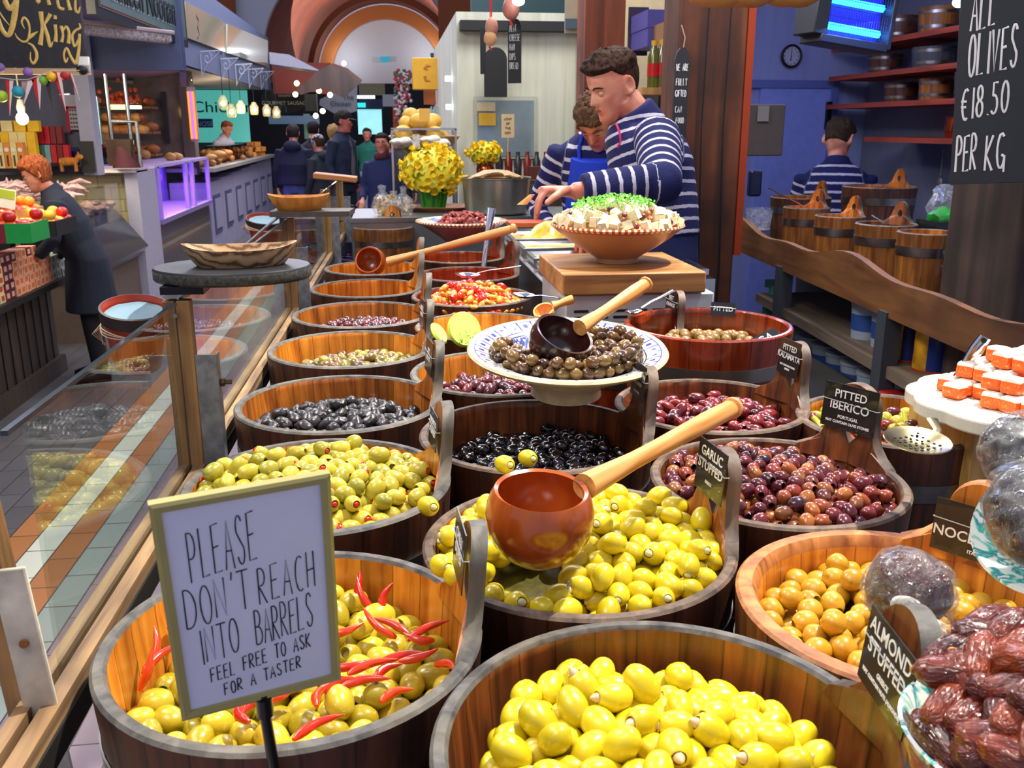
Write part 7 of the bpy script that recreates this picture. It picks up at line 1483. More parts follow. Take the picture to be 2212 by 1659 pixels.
b = MB(); pr_ = [(-2.42, .52), (-2.35, .60), (-2.62, .95), (-2.9, .95), (-2.9, .52)]; vs = [(x_, 7.7, z_) for x_, z_ in pr_] + [(x_, 9.35, z_) for x_, z_ in pr_]; n = 5; b.add(vs, [tuple(range(n))[::-1], tuple(range(n, 2 * n))] + [(i, (i + 1) % n, n + (i + 1) % n, n + i) for i in range(n)]); o = b.build('chilled_front', plain('chiller_steel', '#5c6470', .15, .8, vary=.2), dc_, smooth=False); o.location = -dc_.location
wb('base', None, None, -2.9, -2.46, 7.75, 9.35, .0, .54, plain('deli_base', '#6c5c50', .6), parent=dc_)
wb('end_tray', None, None, -2.62, -2.36, 7.62, 7.72, .62, .80, plain('tray_grey', '#8c9098', .3, .5), parent=dc_)
wb('glass_front', None, None, -2.56, -2.555, 7.75, 9.35, .62, 1.20, glass('deli_glass', (.95, .95, .95, 1), 0, 1.45), parent=dc_)
b = MB(); rnd = random.Random(14)
for i in range(90): b.ell((-2.75 + rnd.uniform(-.12, .14), 7.8 + rnd.random() * 1.5, .97 + rnd.random() * .05), (.05, .06, .03), n=8, m=6)
tag(b.build('deli_food', plain('deli_food', '#b09080', .5, vary=.6, vs=12)), 'pale meats heaped in the chilled deli counter', 'food', kind='stuff')
t = thing('lettuce_basket', 'small bowl of bright green leaves at the near end of the deli counter', 'bowl', (-2.55, 7.68, .80)); MB().lathe([(0, 0), (.06, 0), (.09, .05), (0, .05)], 20).build('bowl', TERRA, t); MB().ell((0, 0, .08), (.09, .08, .07)).jitter(.04, 18).build('leaves', plain('leaf_bright', '#28c060', .5), t)
wb('white_post', 'white painted end post between the deli counter and the lilac-lit fridge', 'post', -2.52, -2.40, 9.4, 10.1, 0, 1.30, plain('post_white', '#b4b0c0', .5))
fr_ = thing('display_fridge', 'glass display fridge lit lilac-purple inside', 'fridge', (-2.6, 11.6, 0))
wb('base', None, None, -3.0, -2.44, 10.15, 13.0, 0, .72, plain('fridge_base', '#1c2028', .25, coat=.5), parent=fr_); wb('sill', None, None, -3.0, -2.38, 10.15, 13.0, .72, .77, plain('fridge_sill', '#8c7ca8', .4), parent=fr_)
wb('back', None, None, -3.0, -2.95, 10.15, 13.0, .77, 1.30, plain('fridge_back', '#6c50b0', .5), parent=fr_); wb('top', None, None, -3.0, -2.40, 10.1, 13.05, 1.29, 1.32, plain('fridge_top', '#c0a8e0', .4), parent=fr_)
for yy in (10.2, 11.6, 11.95, 12.95): wb('mullion', None, None, -2.44, -2.40, yy, yy + .09, .76, 1.3, plain('mullion_lilac', '#b894e8', .5), parent=fr_)
wb('lit_tube', None, None, -2.86, -2.83, 10.3, 12.9, 1.25, 1.28, emis('lilac_tube', '#a070ff', 9), parent=fr_); wb('pane', None, None, -2.425, -2.42, 10.2, 13.0, .77, 1.29, glass('fridge_glass', (.9, .85, 1, 1), 0, 1.4), parent=fr_)
lamp('AREA', 'fridge_light', (-2.7, 11.6, 1.2), (-2.7, 11.6, .8), 45, (.6, .35, 1), .3, size_y=2.4)
PANL = plain('cupboard_lilac_white', '#a09cb8', .5); PAND = plain('cupboard_line', '#545878', .5)
for i in range(7):
 ya = 13.1 + i * .98; t = thing('counter_cupboard', ['nearest', 'second', 'third', 'fourth', 'fifth', 'sixth', 'farthest'][i] + ' of seven pale lilac panelled counter units along the left aisle', 'cupboard', (-2.42, ya, 0), group='lilac counter units')
 wb('carcass', None, None, -2.95, -2.44, ya, ya + .96, 0, .98 + .02 * i, PANL, parent=t); wb('moulding', None, None, -2.445, -2.425, ya + .22, ya + .74, .28, .80, PAND, parent=t); wb('panel', None, None, -2.44, -2.415, ya + .28, ya + .68, .34, .74, PANL, parent=t)
wb('bakery_worktop', 'long grey worktop above the lilac counter units', 'worktop', -3.0, -2.34, 13.1, 20.0, 1.12, 1.17, plain('worktop_grey', '#9c9894', .4))
rnd = random.Random(31); BREAD = skinfruit('bread_crust', ['#8c4c1c', '#b87434', '#6c3414', '#d09c54', '#a05c28'], .6, None, 8, coat=0); lm = [MB().ell((0, 0, .05), (.10, .07, .055), n=14, m=9).jitter(.01, 12, i).mesh('loaf_%d' % i, BREAD) for i in range(3)]
for i in range(64): place('bread_loaf', lm[i % 3], (-2.70 + rnd.uniform(-.2, .22), 13.2 + i * .10, 1.17 + (.09 if i % 3 == 2 else 0)), (0, 0, rnd.uniform(0, 3)), 'crusty brown loaf heaped on the left aisle worktop', 'bread', 'loaves on the left aisle worktop', rnd.uniform(.8, 1.25))
for i in range(10): place('bread_loaf', lm[i % 3], (-2.85 + rnd.uniform(-.3, .3), 10.3 + i * .27, 1.32), (0, 0, rnd.uniform(0, 3)), 'crusty loaf lying on top of the lilac-lit fridge', 'bread', 'loaves on the fridge top', rnd.uniform(.8, 1.1))
for i in range(5): place('pastry_case', MB().box((0, 0, .13), (.30, .34, .26)).mesh('case', glass('case_glass', (.75, .7, .66, 1), 0, 1.5)), (-2.62, 15.0 + i * .42, 1.17), (0, 0, 0), ['nearest', 'second', 'third', 'fourth', 'farthest'][i] + ' of five glass pastry cases on the left aisle worktop', 'case', 'glass pastry cases')
for i in range(12): place('orange_cheese', MB().box((0, 0, .04), (.12, .10, .08)).jitter(.01, 9, i).mesh('cheese', plain('cheese_orange', '#e8983c', .5, vary=.2)), (-2.55 + rnd.uniform(-.1, .1), 18.6 + rnd.uniform(-.5, .6), 1.17 + .09 * (i % 3)), (0, 0, rnd.uniform(0, 3)), 'orange block stacked at the far end of the worktop', 'cheese', 'orange blocks at the far end')
bs = thing('bread_shelves', 'wooden bread shelves with a scarlet bowl on top at the back of the bakery stall', 'shelves', (-3.3, 12.6, 0))
for z_ in (1.35, 1.62, 1.92): wb('shelf', None, None, -3.95, -2.92, 12.4, 12.8, z_, z_ + .03, W_OAK, parent=bs)
for i, z_ in enumerate((1.38, 1.65, 1.95)):
 for k in range(9): place('bread_loaf', lm[k % 3], (-3.85 + k * .11, 12.5, z_), (0, 0, rnd.uniform(0, 3)), 'brown loaf on the ' + ['lower', 'middle', 'top'][i] + ' bakery shelf', 'bread', ['lower', 'middle', 'top'][i] + ' bakery shelf loaves', 1.1)
wb('wall_bakery_pillar', None, None, -3.25, -2.62 , 13.0, 13.6, 1.2, 2.6, plain('stone_pillar', '#7c7068', .8, vary=.25, vs=6), 'structure')
for i, px in enumerate((226, 268)): a = atY(px, 160, 9.9); tag(MB().tube([(0, 0, 0), (0, 0, -.95)], .022, 12).build('steel_pole', STEEL_B, loc=a), ['left', 'right'][i] + ' of two slim steel poles holding the heated food canopy', 'pole')
for nm, x0, y0, x1, y1, c in (('warm lamp canopy', 232, 226, 272, 236, '#ffd080'), ('white lamp canopy', 274, 228, 302, 235, '#fff4d0'), ('small warm lamp', 267, 303, 285, 312, '#ffc860')): pb_('heat_lamp', nm + ' glowing over the food in the bakery stall', 'light', x0, y0, x1, y1, 10.3, .08, emis('heat_' + c, c, 3.5))
b = MB(); rnd = random.Random(2)
for i in range(70): b.ell((rnd.gauss(0, .10), rnd.gauss(0, .05), abs(rnd.gauss(0, .06))), (.025, .025, .022), n=8, m=6)
o = b.build('glazed_buns', plain('glazed_red', '#a83c18', .3, vary=.4, vs=20), loc=atY(265, 222, 10.2)); tag(o, 'heap of glossy red-brown rolls above the heat lamps', 'food', kind='stuff')
rnd = random.Random(77)
for i in range(16):
 q = atY(232 + (i % 8) * 11, 262 + (i // 8) * 26, 10.6); place('bread_loaf', lm[i % 3], q, (0, 0, rnd.uniform(0, 3)), 'round loaf under the heat lamps in the bakery stall', 'bread', 'loaves under the heat lamps', .8)
pb_('framed_picture', 'tall framed blue and white picture leaning by the bakery stall post', 'picture', 200, 208, 221, 312, 9.2, .04, plain('picture_blue', '#6c90a0', .5, vary=.6, vs=6)); pb_('tall_blackboard', 'tall narrow blackboard menu beside the turquoise wall', 'blackboard', 346, 198, 367, 310, 12.9, .03, plain('slate_board', '#20242a', .6, vary=.4, vs=20))
t = thing('till_frame', 'dark till frame with burgundy cloth on the deli counter', 'till', atY(300, 362, 9.4)); MB().box((-.15, 0, .14), (.22, .12, .24)).build('box', plain('till_brown', '#3c2418', .5), t); MB().loft([(Vector((-.1, 0, .0)), Vector((.13, 0, 0)), Vector((0, .1, 0))), (Vector((-.14, 0, .20)), Vector((.09, 0, 0)), Vector((0, .06, 0)))], 14).build('cloth', plain('burgundy', '#4c1420', .7), t); MB().tube([(-.2, 0, .42), (.02, 0, .42), (.02, 0, .0)], .018, 10).build('arm', GALV, t)
tq = thing('shop_wall_sign', 'brightly lit turquoise shop wall with dark lettering Chicken', 'sign', atY(368, 308, 19.6)); a = atY(532, 195, 19.6) - tq.location
MB().box((a.x / 2, .05, a.z / 2), (a.x, .1, a.z)).build('board', plain('turquoise', '#7cd0c8', .5, emit='#58c8bc', es=.55), tq, smooth=False)
flat_text(tq, 'e  Chicken  Inn', 370, 232, 19.5, .30, plain('letter_navy', '#16203c', .5), sx=1.2); flat_text(tq, 'DERRYNOSE', 378, 268, 19.5, .13, plain('letter_pale', '#c8e8f0', .5))
MB().box((atY(405, 266, 19.55).x - tq.location.x, -.01, atY(405, 266, 19.55).z - tq.location.z), (.95, .02, .17)).build('ribbon', plain('ribbon_blue', '#1c4cb0', .5), tq, smooth=False); MB().box((atY(390, 297, 19.55).x - tq.location.x, -.01, atY(390, 297, 19.55).z - tq.location.z), (.45, .02, .12)).build('red_mark', plain('mark_red', '#c02424', .5), tq, smooth=False)
ht = thing('heater_tubes', 'upright orange-red glowing heater tubes in front of the turquoise wall', 'heater', atY(420, 300, 12.5));
for dx in (-.03, .0, .028): MB().tube([(dx, 0, 0), (dx, 0, .57)], .012, 8).build('glowing_tube', emis('tube_orange', '#ff5a1c', 5) if dx else emis('tube_violet', '#a060ff', 2), ht)
MB().box((0, .05, .3), (.10, .03, .66)).build('reflector', GALV, ht); wb('wall_bakery_column', None, None, -2.66, -2.52, 12.85, 13.05, 1.1, 2.4, plain('column_brown', '#5c4c44', .6), 'structure')
for i, (px, py, Y) in enumerate(((397, 240, 13), (482, 222, 14), (500, 240, 14.5), (520, 232, 15.2), (549, 235, 15.5), (576, 239, 16), (597, 243, 16.5))):
 q = atY(px, py, Y); t = thing('pendant_lamp', ['far left', 'second', 'third', 'fourth', 'fifth', 'sixth', 'far right'][i] + ' of the lit glass jar lamps hanging over the bread counter', 'lamp', q, group='jar lamps'); MB().lathe([(.05, -.09), (.062, -.07), (.066, .03), (.04, .07), (.03, .10), (0, .10)], 16).build('jar', glass('jar_glass', (1, .97, .85, 1), 0, 1.4, .25, (1, .9, .6, 1)), t); MB().ell((0, 0, -.01), (.035,) * 3).build('bulb', emis('jar_bulb', '#ffe8a0', 9), t); MB().tube([(0, 0, .1), (0, 0, .6)], .005, 5).build('flex', BLACKM, t)
lamp('POINT', 'jar_light', (-2.2, 15, 1.8), None, 30, (1, .85, .55), .2)
for px, py, Y in ((245, 150, 9.6), (405, 176, 13)): tag(MB().lathe([(0, 0), (.05, 0), (.055, .02), (0, .02)], 16).build('downlight', emis('downlight', '#fff8e8', 14), loc=atY(px, py, Y)), 'small bright downlight in the pale soffit, ' + ('near' if Y < 10 else 'far') + ' one', 'light')
wb('wall_far_dark', None, None, -5.5, 3.0, 27.9, 28.0, 0, 2.9, plain('far_dark', '#1c1a20', .8), 'structure')
t = thing('oval_sign', 'dark oval sign reading GOURMET SAUSAGE', 'sign', atY(615, 215, 21)); MB().prism([(.48 * math.cos(2 * PI * k / 30) * 1.0, .27 * math.sin(2 * PI * k / 30)) for k in range(30)], 0, .05, M=Matrix.Rotation(PI / 2, 4, 'X')).build('board', plain('sign_dark_brown', '#1c1614', .5), t, smooth=False)
flat_text(t, 'GOURMET SAUSAGE', 616, 223, 20.9, .105, CREAM, align='CENTER'); flat_text(t, 'GOURMET', 616, 207, 20.9, .06, CREAM, align='CENTER')
b = MB(); A1 = [atY(640, 195, 17), atY(690, 150, 17), atY(712, 140, 17), atY(745, 152, 17), atY(778, 178, 17)]; A2 = [atY(650, 205, 17), atY(700, 190, 17), atY(722, 202, 17), atY(742, 212, 17), atY(778, 180, 17)]; vs = [tuple(p) for p in A1 + A2] + [tuple(p + Vector((0, 1.2, .1))) for p in A1 + A2]; n = 5
fs = []
for k in range(4): fs += [(k, k + 1, n + k + 1, n + k), (10 + k, 10 + n + k, 10 + n + k + 1, 10 + k + 1), (k, 10 + k, 10 + k + 1, k + 1), (n + k, n + k + 1, 15 + k + 1, 15 + k)]
tag(b.add(vs, fs).build('curved_canopy', wood('canopy_brown', '#2c1c18', '#5c4038', .3, scale=.1, coat=.5)), 'curved glossy brown shop canopy below the vault', 'canopy')
b = MB(); q = [atY(583, 128, 18), atY(690, 140, 18), atY(583, 108, 18), atY(620, 112, 18), atY(680, 136, 18)]
tag(MB().prism([(0, 0), (.9, -.12), (.35, .16), (0, .2)], 0, .9, M=Matrix.Translation(atY(583, 138, 18)) @ Matrix.Rotation(PI / 2, 4, 'X') @ Matrix.Diagonal((1, 1, -1, 1))).build('shop_roof', plain('roof_pale', '#9c9cac', .6), smooth=False), 'pale sloping shop roof edge beneath the vault', 'roof')
wb('stall_facade', 'red-brown shop front under the pale sloping roof', 'shop front', -2.3, -1.15, 20.0, 20.3, 2.35, 2.95, plain('redbrown', '#6c2010', .6));
t = thing('chalk_sign', 'pale grey sign with dark lettering The Chicken', 'sign', atY(760, 215, 22)); MB().prism([(-.72, -.12), (-.30, -.36), (.10, -.25), (.14, .34), (-.1, .28), (-.7, .0)], 0, .05, M=Matrix.Rotation(PI / 2, 4, 'X')).build('board', plain('sign_grey', '#8c8c94', .6), t, smooth=False); flat_text(t, 'The', 752, 210, 21.9, .15, MC['letter_navy'], align='CENTER'); flat_text(t, 'Chicken', 736, 224, 21.9, .14, MC['letter_navy'], align='CENTER')
pb_('lit_shop_window', 'turquoise-white lit shop window at the far end of the aisle', 'window', 772, 236, 826, 290, 26, .1, plain('window_lit', '#a8d8d8', .4, emit='#90d8e0', es=1.1, vary=.5, vs=3)); pb_('lit_shop_sign', 'bright white-blue shop sign above the lit window', 'sign', 770, 206, 810, 213, 26, .1, emis('sign_white', '#d8f0ff', 2.2)); pb_('small_lit_sign', 'small turquoise sign above the lit window', 'sign', 772, 222, 790, 232, 25.8, .05, emis('sign_teal', '#30c8c8', 1.5))
pb_('shop_header', 'dark blue header board above the far window', 'board', 775, 214, 830, 236, 25.9, .1, plain('header_navy', '#18284c', .6)); pb_('white_board', 'plain pale board hanging right of the far window', 'board', 826, 204, 862, 230, 24, .05, plain('board_pale', '#a0a0a4', .6)); pb_('beige_panel', 'beige panel below the white end arch', 'panel', 775, 180, 832, 206, 27, .1, plain('beige', '#8c7c60', .7)); pb_('orange_door', 'orange door edge right of the far window', 'door', 848, 231, 864, 285, 24, .05, plain('door_orange', '#b84014', .6))
pb_('menu_screen', 'dark menu board with white frame beside the oval sign', 'menu', 657, 199, 688, 240, 20, .05, BLACKM); pb_('white_upright', 'white upright at the right edge of the menu board', 'frame', 683, 198, 688, 285, 19.9, .03, plain('frame_pale', '#8c9ca8', .5)); pb_('slanted_screen', 'pale blue sloping counter screen behind the jar lamps', 'screen', 580, 250, 690, 268, 22, .05, plain('screen_blue', '#8cacc8', .4)); pb_('green_shopfront', 'pale green lit panel left of the fair-haired woman', 'panel', 655, 246, 672, 300, 22.2, .05, plain('panel_green', '#7ca090', .5, emit='#4c8060', es=.3))
for i, (px, py) in enumerate(((689, 196), (697, 240), (713, 205), (682, 250), (638, 204), (641, 180), (740, 262))): tag(MB().ell((0, 0, 0), (.05,) * 3).build('spot_bulb', emis('spot_warm', '#fff0b8', 12), loc=atY(px, py, 19.5)), 'small glowing spot bulb among the far shops, ' + ['upper middle', 'beside the menu frame', 'upper right', 'lower one', 'left of the menu', 'highest one', 'lowest right'][i], 'light', 'far spot bulbs')
for sg, x_ in ((0, -3.9),): wb('wall_left_back', None, None, x_ - .1, x_, 8.6, 27.9, 0, 3.4, plain('back_grey', '#3c3c48', .8), 'structure')
ys_ = thing('projecting_sign', 'yellow projecting box sign with a brown comma-like emblem', 'sign', atY(924, 160, 9)); MB().box((0, 0, 0), (.285, .12, .28)).build('box', plain('sign_yellow', '#d8a01c', .4, coat=.3), ys_, bevel=.008); MB().tube([(.03, -.063, .065), (-.01, -.063, .07), (-.03, -.063, .045), (.0, -.063, .03)], [.004, .014, .014, .004], 8, flat=(0, 1, 0)).tube([(-.03, -.063, -.02), (-.02, -.063, -.06), (.02, -.063, -.065)], [.014, .012, .004], 8, flat=(0, 1, 0)).build('emblem', plain('emblem_ochre', '#b0681c', .6), ys_)
b = MB(); P = [atY(962, 130, 8.2), atY(985, 30, 6.6), atY(985, 195, 6.9), atY(956, 196, 8.3)]; tag(b.add([tuple(p) for p in P] + [tuple(p + Vector((.05, .1, 0))) for p in P], [(0, 1, 2, 3), (7, 6, 5, 4), (0, 4, 5, 1), (1, 5, 6, 2), (2, 6, 7, 3), (3, 7, 4, 0)]).build('stall_awning', plain('awning_teal', '#3c6c70', .4, coat=.4), smooth=False), 'teal glass-like stall awning above the shelves right of the aisle', 'awning')
b = MB(); rnd = random.Random(9)
for i in range(150): q = atY(rnd.uniform(853, 888), rnd.uniform(150, 262), 11.5) ; b.ell(q, (.022,) * 3, i % 3, n=6, m=4)
tag(b.build('flower_garland', [plain('garland_red', '#a83040', .7), plain('garland_white', '#c8b8b8', .7), plain('garland_green', '#4c5c40', .7)]), 'hanging garland of red and white flowers right of the aisle', 'flowers', kind='stuff')
pb_('food_poster', 'warm brown food photograph poster under the awning', 'poster', 915, 192, 968, 226, 9.4, .03, plain('poster_brown', '#9c5024', .5, vary=.5, vs=8)); wb('wall_right_shop', None, None, .42, 3.4, 9.6, 9.7, 0, 2.4, plain('shop_teal_dark', '#24404c', .7), 'structure')
for i, (px, py) in enumerate(((974, 170), (976, 231))): tag(MB().box((0, 0, 0), (.08, .06, .035)).build('strip_lamp', emis('strip_cool', '#d8fff4', 6), loc=atY(px, py, 6.9)), ['upper', 'lower'][i] + ' bright greenish lamp under the teal awning', 'light')
for r_ in range(3):
 for i in range(7): tag(MB().lathe([(0, 0), (.022, 0), (.022, .05), (.009, .07), (.009, .09), (0, .09)], 12).build('small_bottle', plain('bottle_grey', '#8c9c98', .2, coat=.5), loc=atY(932 + i * 7, 252 + r_ * 17, 8.9)), 'small bottle on the shelf behind the loaves, ' + ['top', 'middle', 'bottom'][r_] + ' row', 'bottle', ['top', 'middle', 'bottom'][r_] + '-row small bottles')
for r_ in range(4): pb_('bottle_shelf', ['top', 'second', 'third', 'bottom'][r_] + ' orange-brown shelf of small bottles right of the aisle', 'shelf', 925, 236 + r_ * 17, 985, 238 + r_ * 17, 8.95, .2, plain('shelf_orange', '#a0541c', .6))
gc = thing('glass_case', 'glass display case under the basket of round loaves', 'case', atY(920, 462, 5.75)); MB().box((0, .15, .25), (.38, .30, .48)).build('glass_box', glass('case_clear', (.93, .95, .93, 1), 0, 1.5), gc, smooth=False); b = MB()
for sx_2 in (-.19, .19):
 for yy in (0, .3): b.box((sx_2, yy, .25), (.012, .012, .50))
b.box((0, 0, .5), (.39, .012, .012)).box((0, .3, .5), (.39, .012, .012)); b.build('frame', STEEL_B, gc, smooth=False)
MB().box((0, .15, -.2), (.38, .3, .4)).build('base', DKW, gc)
bb = atY(912, 317, 5.75); wk = thing('bread_basket', 'shallow wooden basket of round yellow loaves on the glass case', 'basket', (bb.x + .02, bb.y + .15, bb.z + .0)); MB().lathe([(0, 0), (.16, 0), (.21, .06), (.20, .065), (.15, .01), (0, .01)], 32, M=Matrix.Diagonal((1.05, .8, 1, 1))).build('basket', W_PALE, wk)
YL = skinfruit('loaf_yellow', ['#c88c20', '#dca838', '#e0b850'], .5, None, 20, coat=.1); ym = MB().ell((0, 0, 0), (.060, .052, .048), n=18, m=12).mesh('round_loaf', YL)
for (px, py, dy) in ((872, 288, 0), (895, 292, .1), (880, 266, .08), (905, 262, 0), (925, 268, .05), (888, 250, .1), (912, 252, .12), (940, 290, 0), (952, 298, .1), (868, 302, .05), (918, 290, .12), (935, 262, .1)): tag(place('round_loaf', ym, atY(px, py, 5.8 + dy), (0, 0, dy * 20), None, None), 'round yellow loaf heaped in the basket on the glass case', 'bread', 'round yellow loaves in the basket')
for (px, py) in ((868, 306), (930, 302), (950, 310)): tag(MB().ell((0, 0, 0), (.07, .05, .02)).jitter(.02, 20).build('paper_wrap', plain('paper_white', '#e0dcd0', .7), loc=atY(px, py, 5.72)), 'crumpled white paper under the yellow loaves, ' + ('left' if px < 900 else 'middle' if px < 940 else 'right'), 'paper')
pb_('price_tag', 'orange-yellow paper tag standing on the loaves', 'tag', 905, 234, 929, 262, 5.7, .004, plain('tag_orange', '#e8b050', .6)); pb_('price_tag', 'white paper price tag in front of the loaves', 'tag', 891, 290, 907, 322, 5.6, .004, plain('tag_pale', '#d0ccc0', .6, vary=.4, vs=40))
wb('wall_booth', None, None, .45, 1.32, 6.4, 6.5, 0, 2.42, WHITEW, 'structure'); wb('wall_booth_side', None, None, .45, .50, 6.5, 9.6, 0, 2.42, WHITEW, 'structure'); wb('trim_3', None, None, .47, 1.33, 6.30, 6.42, 2.30, 2.36, plain('beam_black_blue', '#14181e', .6), 'structure'); wb('trim_4', None, None, 1.24, 1.30, 6.28, 6.42, 0, 2.30, plain('corner_white', '#c0c4c4', .5), 'structure')
wb('wall_booth_upper', None, None, .62, 1.40, 7.2, 7.3, 2.0, 3.0, plain('teal_dark', '#24484c', .6), 'structure')
hz_ = thing('serving_hatch', 'mirror-like hatch window with papers stuck to it in the white booth', 'hatch', atY(1092, 276, 6.38)); MB().box((0, 0, 0), (.42, .02, .40)).build('frame', plain('hatch_frame', '#b8bcae', .5), hz_, smooth=False); MB().box((.0, -.012, -.005), (.38, .006, .36)).build('pane', plain('hatch_mirror', '#9cb8c8', .12, .5), hz_, smooth=False)
for nm, x0, y0, x1, y1, c in (('cream handwritten paper at the top of the hatch', 1030, 221, 1070, 240, '#d8c8a0'), ('yellow note below the cream paper on the hatch', 1034, 244, 1071, 271, '#e8b83c')): pb_('paper_note', nm, 'note', x0, y0, x1, y1, 6.345, .003, plain('note_' + c, c, .6))
t = thing('framed_note', 'brown card with black lettering in front of the hatch', 'note', atY(1097, 272, 6.1)); MB().box((0, 0, 0), (.082, .006, .145)).build('card', plain('card_tan', '#c8b08c', .6), t, smooth=False); MB().tube([(0, 0, -.07), (0, 0, -.25)], .003, 6).build('stick', W_HANDLE, t)
for i, s in enumerate(('LOAF', 'OF', 'THE', 'DAY')): flat_text(t, s, 1097, 257 + i * 10, 6.095, .020, MC['ink_black'], align='CENTER', ext=.001)
wb('booth_ledge', 'dark ledge under the hatch carrying jars and vase', 'shelf', .50, 1.15, 5.75, 6.35, 1.36, 1.385, DKW); wb('booth_counter', 'dark counter under the ledge of the booth', 'counter', .50, 1.20, 5.7, 6.38, 0, 1.36, DKW)
COL.objects['copper_vase'].location.z = 1.385
fpv = COL.objects['copper_vase']; fpv.location.x = atY(1048, 330, 5.9).x
for i in range(8): tag(MB().lathe([(0, 0), (.024, 0), (.026, .10), (.014, .13), (.014, .16), (0, .16)], 14).build('tall_jar', plain('jar_dark_%d' % (i % 2), ['#2c3038', '#7c1c18'][i % 2], .25, coat=.4), loc=(.58 + i * .062, 6.2, 1.385)), 'dark or red jar in the row under the hatch, ' + ['farthest left', 'second from left', 'third from left', 'fourth from left', 'fourth from right', 'third from right', 'second from right', 'farthest right'][i], 'jar', 'jars under the hatch')
wb('cutlery_block', 'red-brown ribbed box under the hatch', 'box', .86, 1.03, 5.9, 6.0, 1.385, 1.46, plain('box_redbrown', '#5c2418', .5))
SLB = plain('slate_board_blue', '#14181e', .55)
def arch_board(label, px0, py0, px1, py1, Y, th=.012, rz=0, lines=None, name='blackboard'):
 a, c = atY(px0, py0, Y), atY(px1, py1, Y); w_, h_ = c.x - a.x, a.z - c.z; t = thing(name, label, 'blackboard', (a.x + w_ / 2, Y, c.z), (0, 0, rz)); r = w_ / 2
 MB().prism([(-r, 0), (r, 0)] + [(r * math.cos(k * PI / 12), h_ - r + r * math.sin(k * PI / 12)) for k in range(13)], 0, th, M=Matrix.Rotation(PI / 2, 4, 'X')).build('slate', SLB, t, smooth=False)
 if lines:
  L = []; lh = h_ * .10
  for i, s in enumerate(lines): L.append((s, -r * .72, h_ * .80 - i * h_ * .145, w_ * .11, lh, w_ * .14, 0))
  hand_text('chalk_writing', L, CHALK, t, Matrix.Translation((0, -th - .0006, 0)) @ Matrix.Rotation(PI / 2, 4, 'X'), w_ * .014)
 return t
arch_board('plain round-topped blackboard hanging on the white booth wall', 1045, 102, 1095, 210, 6.2); arch_board('blackboard with chalk list hanging edge-on beside the plain one', 1098, 40, 1127, 180, 4.9, rz=-.5, lines=['MEAT', 'CHEESE', 'HAM', 'DIPS', 'BREAD'])
pb_('blackboard', 'narrow dark board seen at a slant left of the round-topped one', 'blackboard', 1037, 60, 1050, 160, 5.6, .01, SLB)
def salami(label, px, py, Y, r, L, c):
 t = thing('hanging_salami', label, 'sausage', atY(px, py, Y)); MB().ell((0, 0, 0), (r, r * .8, L)).jitter(.004, 30).build('sausage', plain('salami_' + c, c, .5, vary=.2), t); MB().tube([(0, 0, L), (0, 0, L + .35)], .003, 5).tube([(-.006, 0, -L), (.004, 0, -L - .02)], .006, 6).build('red_string', plain('string_red', '#d82c28', .6), t)
salami('pale round salami hanging by red string, lowest of the group', 1059, 82, 4.9, .032, .038, '#d8a070'); salami('pink-beige salami hanging above the lowest one', 1062, 57, 4.9, .032, .045, '#c88c74'); salami('large pinkish salami at the top beside the bright lamp', 1104, 18, 4.8, .042, .055, '#b87060')
tag(MB().ell((0, 0, 0), (.03, .03, .02)).build('spot_lamp', emis('spot_cool', '#f0ffff', 10), loc=atY(1120, 3, 4.7)), 'bright lamp above the salami', 'light')
pb_('shop_banner', 'hanging cream and blue-grey banner panel beside the first pillar', 'banner', 1222, -30, 1262, 72, 5.2, .02, plain('banner_cream', '#a89c80', .6)); pb_('banner_stripe', 'blue-grey lower band of the hanging banner', 'banner', 1222, 40, 1262, 62, 5.17, .02, plain('banner_blue', '#4c6470', .6))
wb('brick_pillar', 'rough red-brown timber pillar behind the young server', 'pillar', .965, 1.165, 4.75, 4.95, 0, 3.2, wood('pillar_red', '#4c2418', '#a05434', .7, scale=.25, stain='#2c1814', stain_amt=.7, bump=.6))
BM = W_BEAM; PX0, PX1 = atY(1465, 100, 3.32).x, atY(1607, 200, 3.32).x
pl2 = thing('timber_pillar', 'thick dark timber pillar beside the young server', 'pillar', ((PX0 + PX1) / 2, 3.42, 0)); MB().box((0, 0, 1.5), (PX1 - PX0, .20, 3.0)).build('post', BM, pl2, bevel=.008)
b = MB()
for xk in (-.02, .06): b.tube([(xk, -.101, .3), (xk + .01, -.1012, 1.2), (xk - .006, -.1012, 1.7), (xk + .004, -.101, 2.5)], [.003, .004, .002, .003], 6, flat=(0, 1, 0))
b.build('cracks', BLACKM, pl2)
RTR = plain('trim_red_orange', '#a83c14', .6)
b = MB().box(((PX1 - PX0) / 2 + .014, -.05, 1.72), (.026, .10, .96)); b.build('red_trim', RTR, pl2, smooth=False)
b = MB(); pts = [((PX1 - PX0) / 2 + .014 + .002 * k * k, -.05, 2.18 + k * .05) for k in range(9)]; b.tube(pts, .022, 8); b.build('curved_brace', wood('brace', '#7c2c12', '#a8441c', .6, scale=.3), pl2)
cbp = atY(1470, 190, 3.20); t = thing('chalk_paddle', 'long narrow blackboard paddle hanging on the timber pillar beside the server', 'blackboard', cbp); w2 = .050
MB().prism([(-w2 / 2 - .0, -.40), (w2 / 2, -.40), (w2 / 2, .09)] + [(w2 / 2 * math.cos(a), .09 + .04 * math.sin(a)) for a in (.6, 1.2, 1.57, 1.9, 2.5)] + [(-w2 / 2, .09)], 0, .008, M=Matrix.Rotation(PI / 2, 4, 'X')).build('slate', plain('slate_grey', '#2c2e32', .55), t, smooth=False)
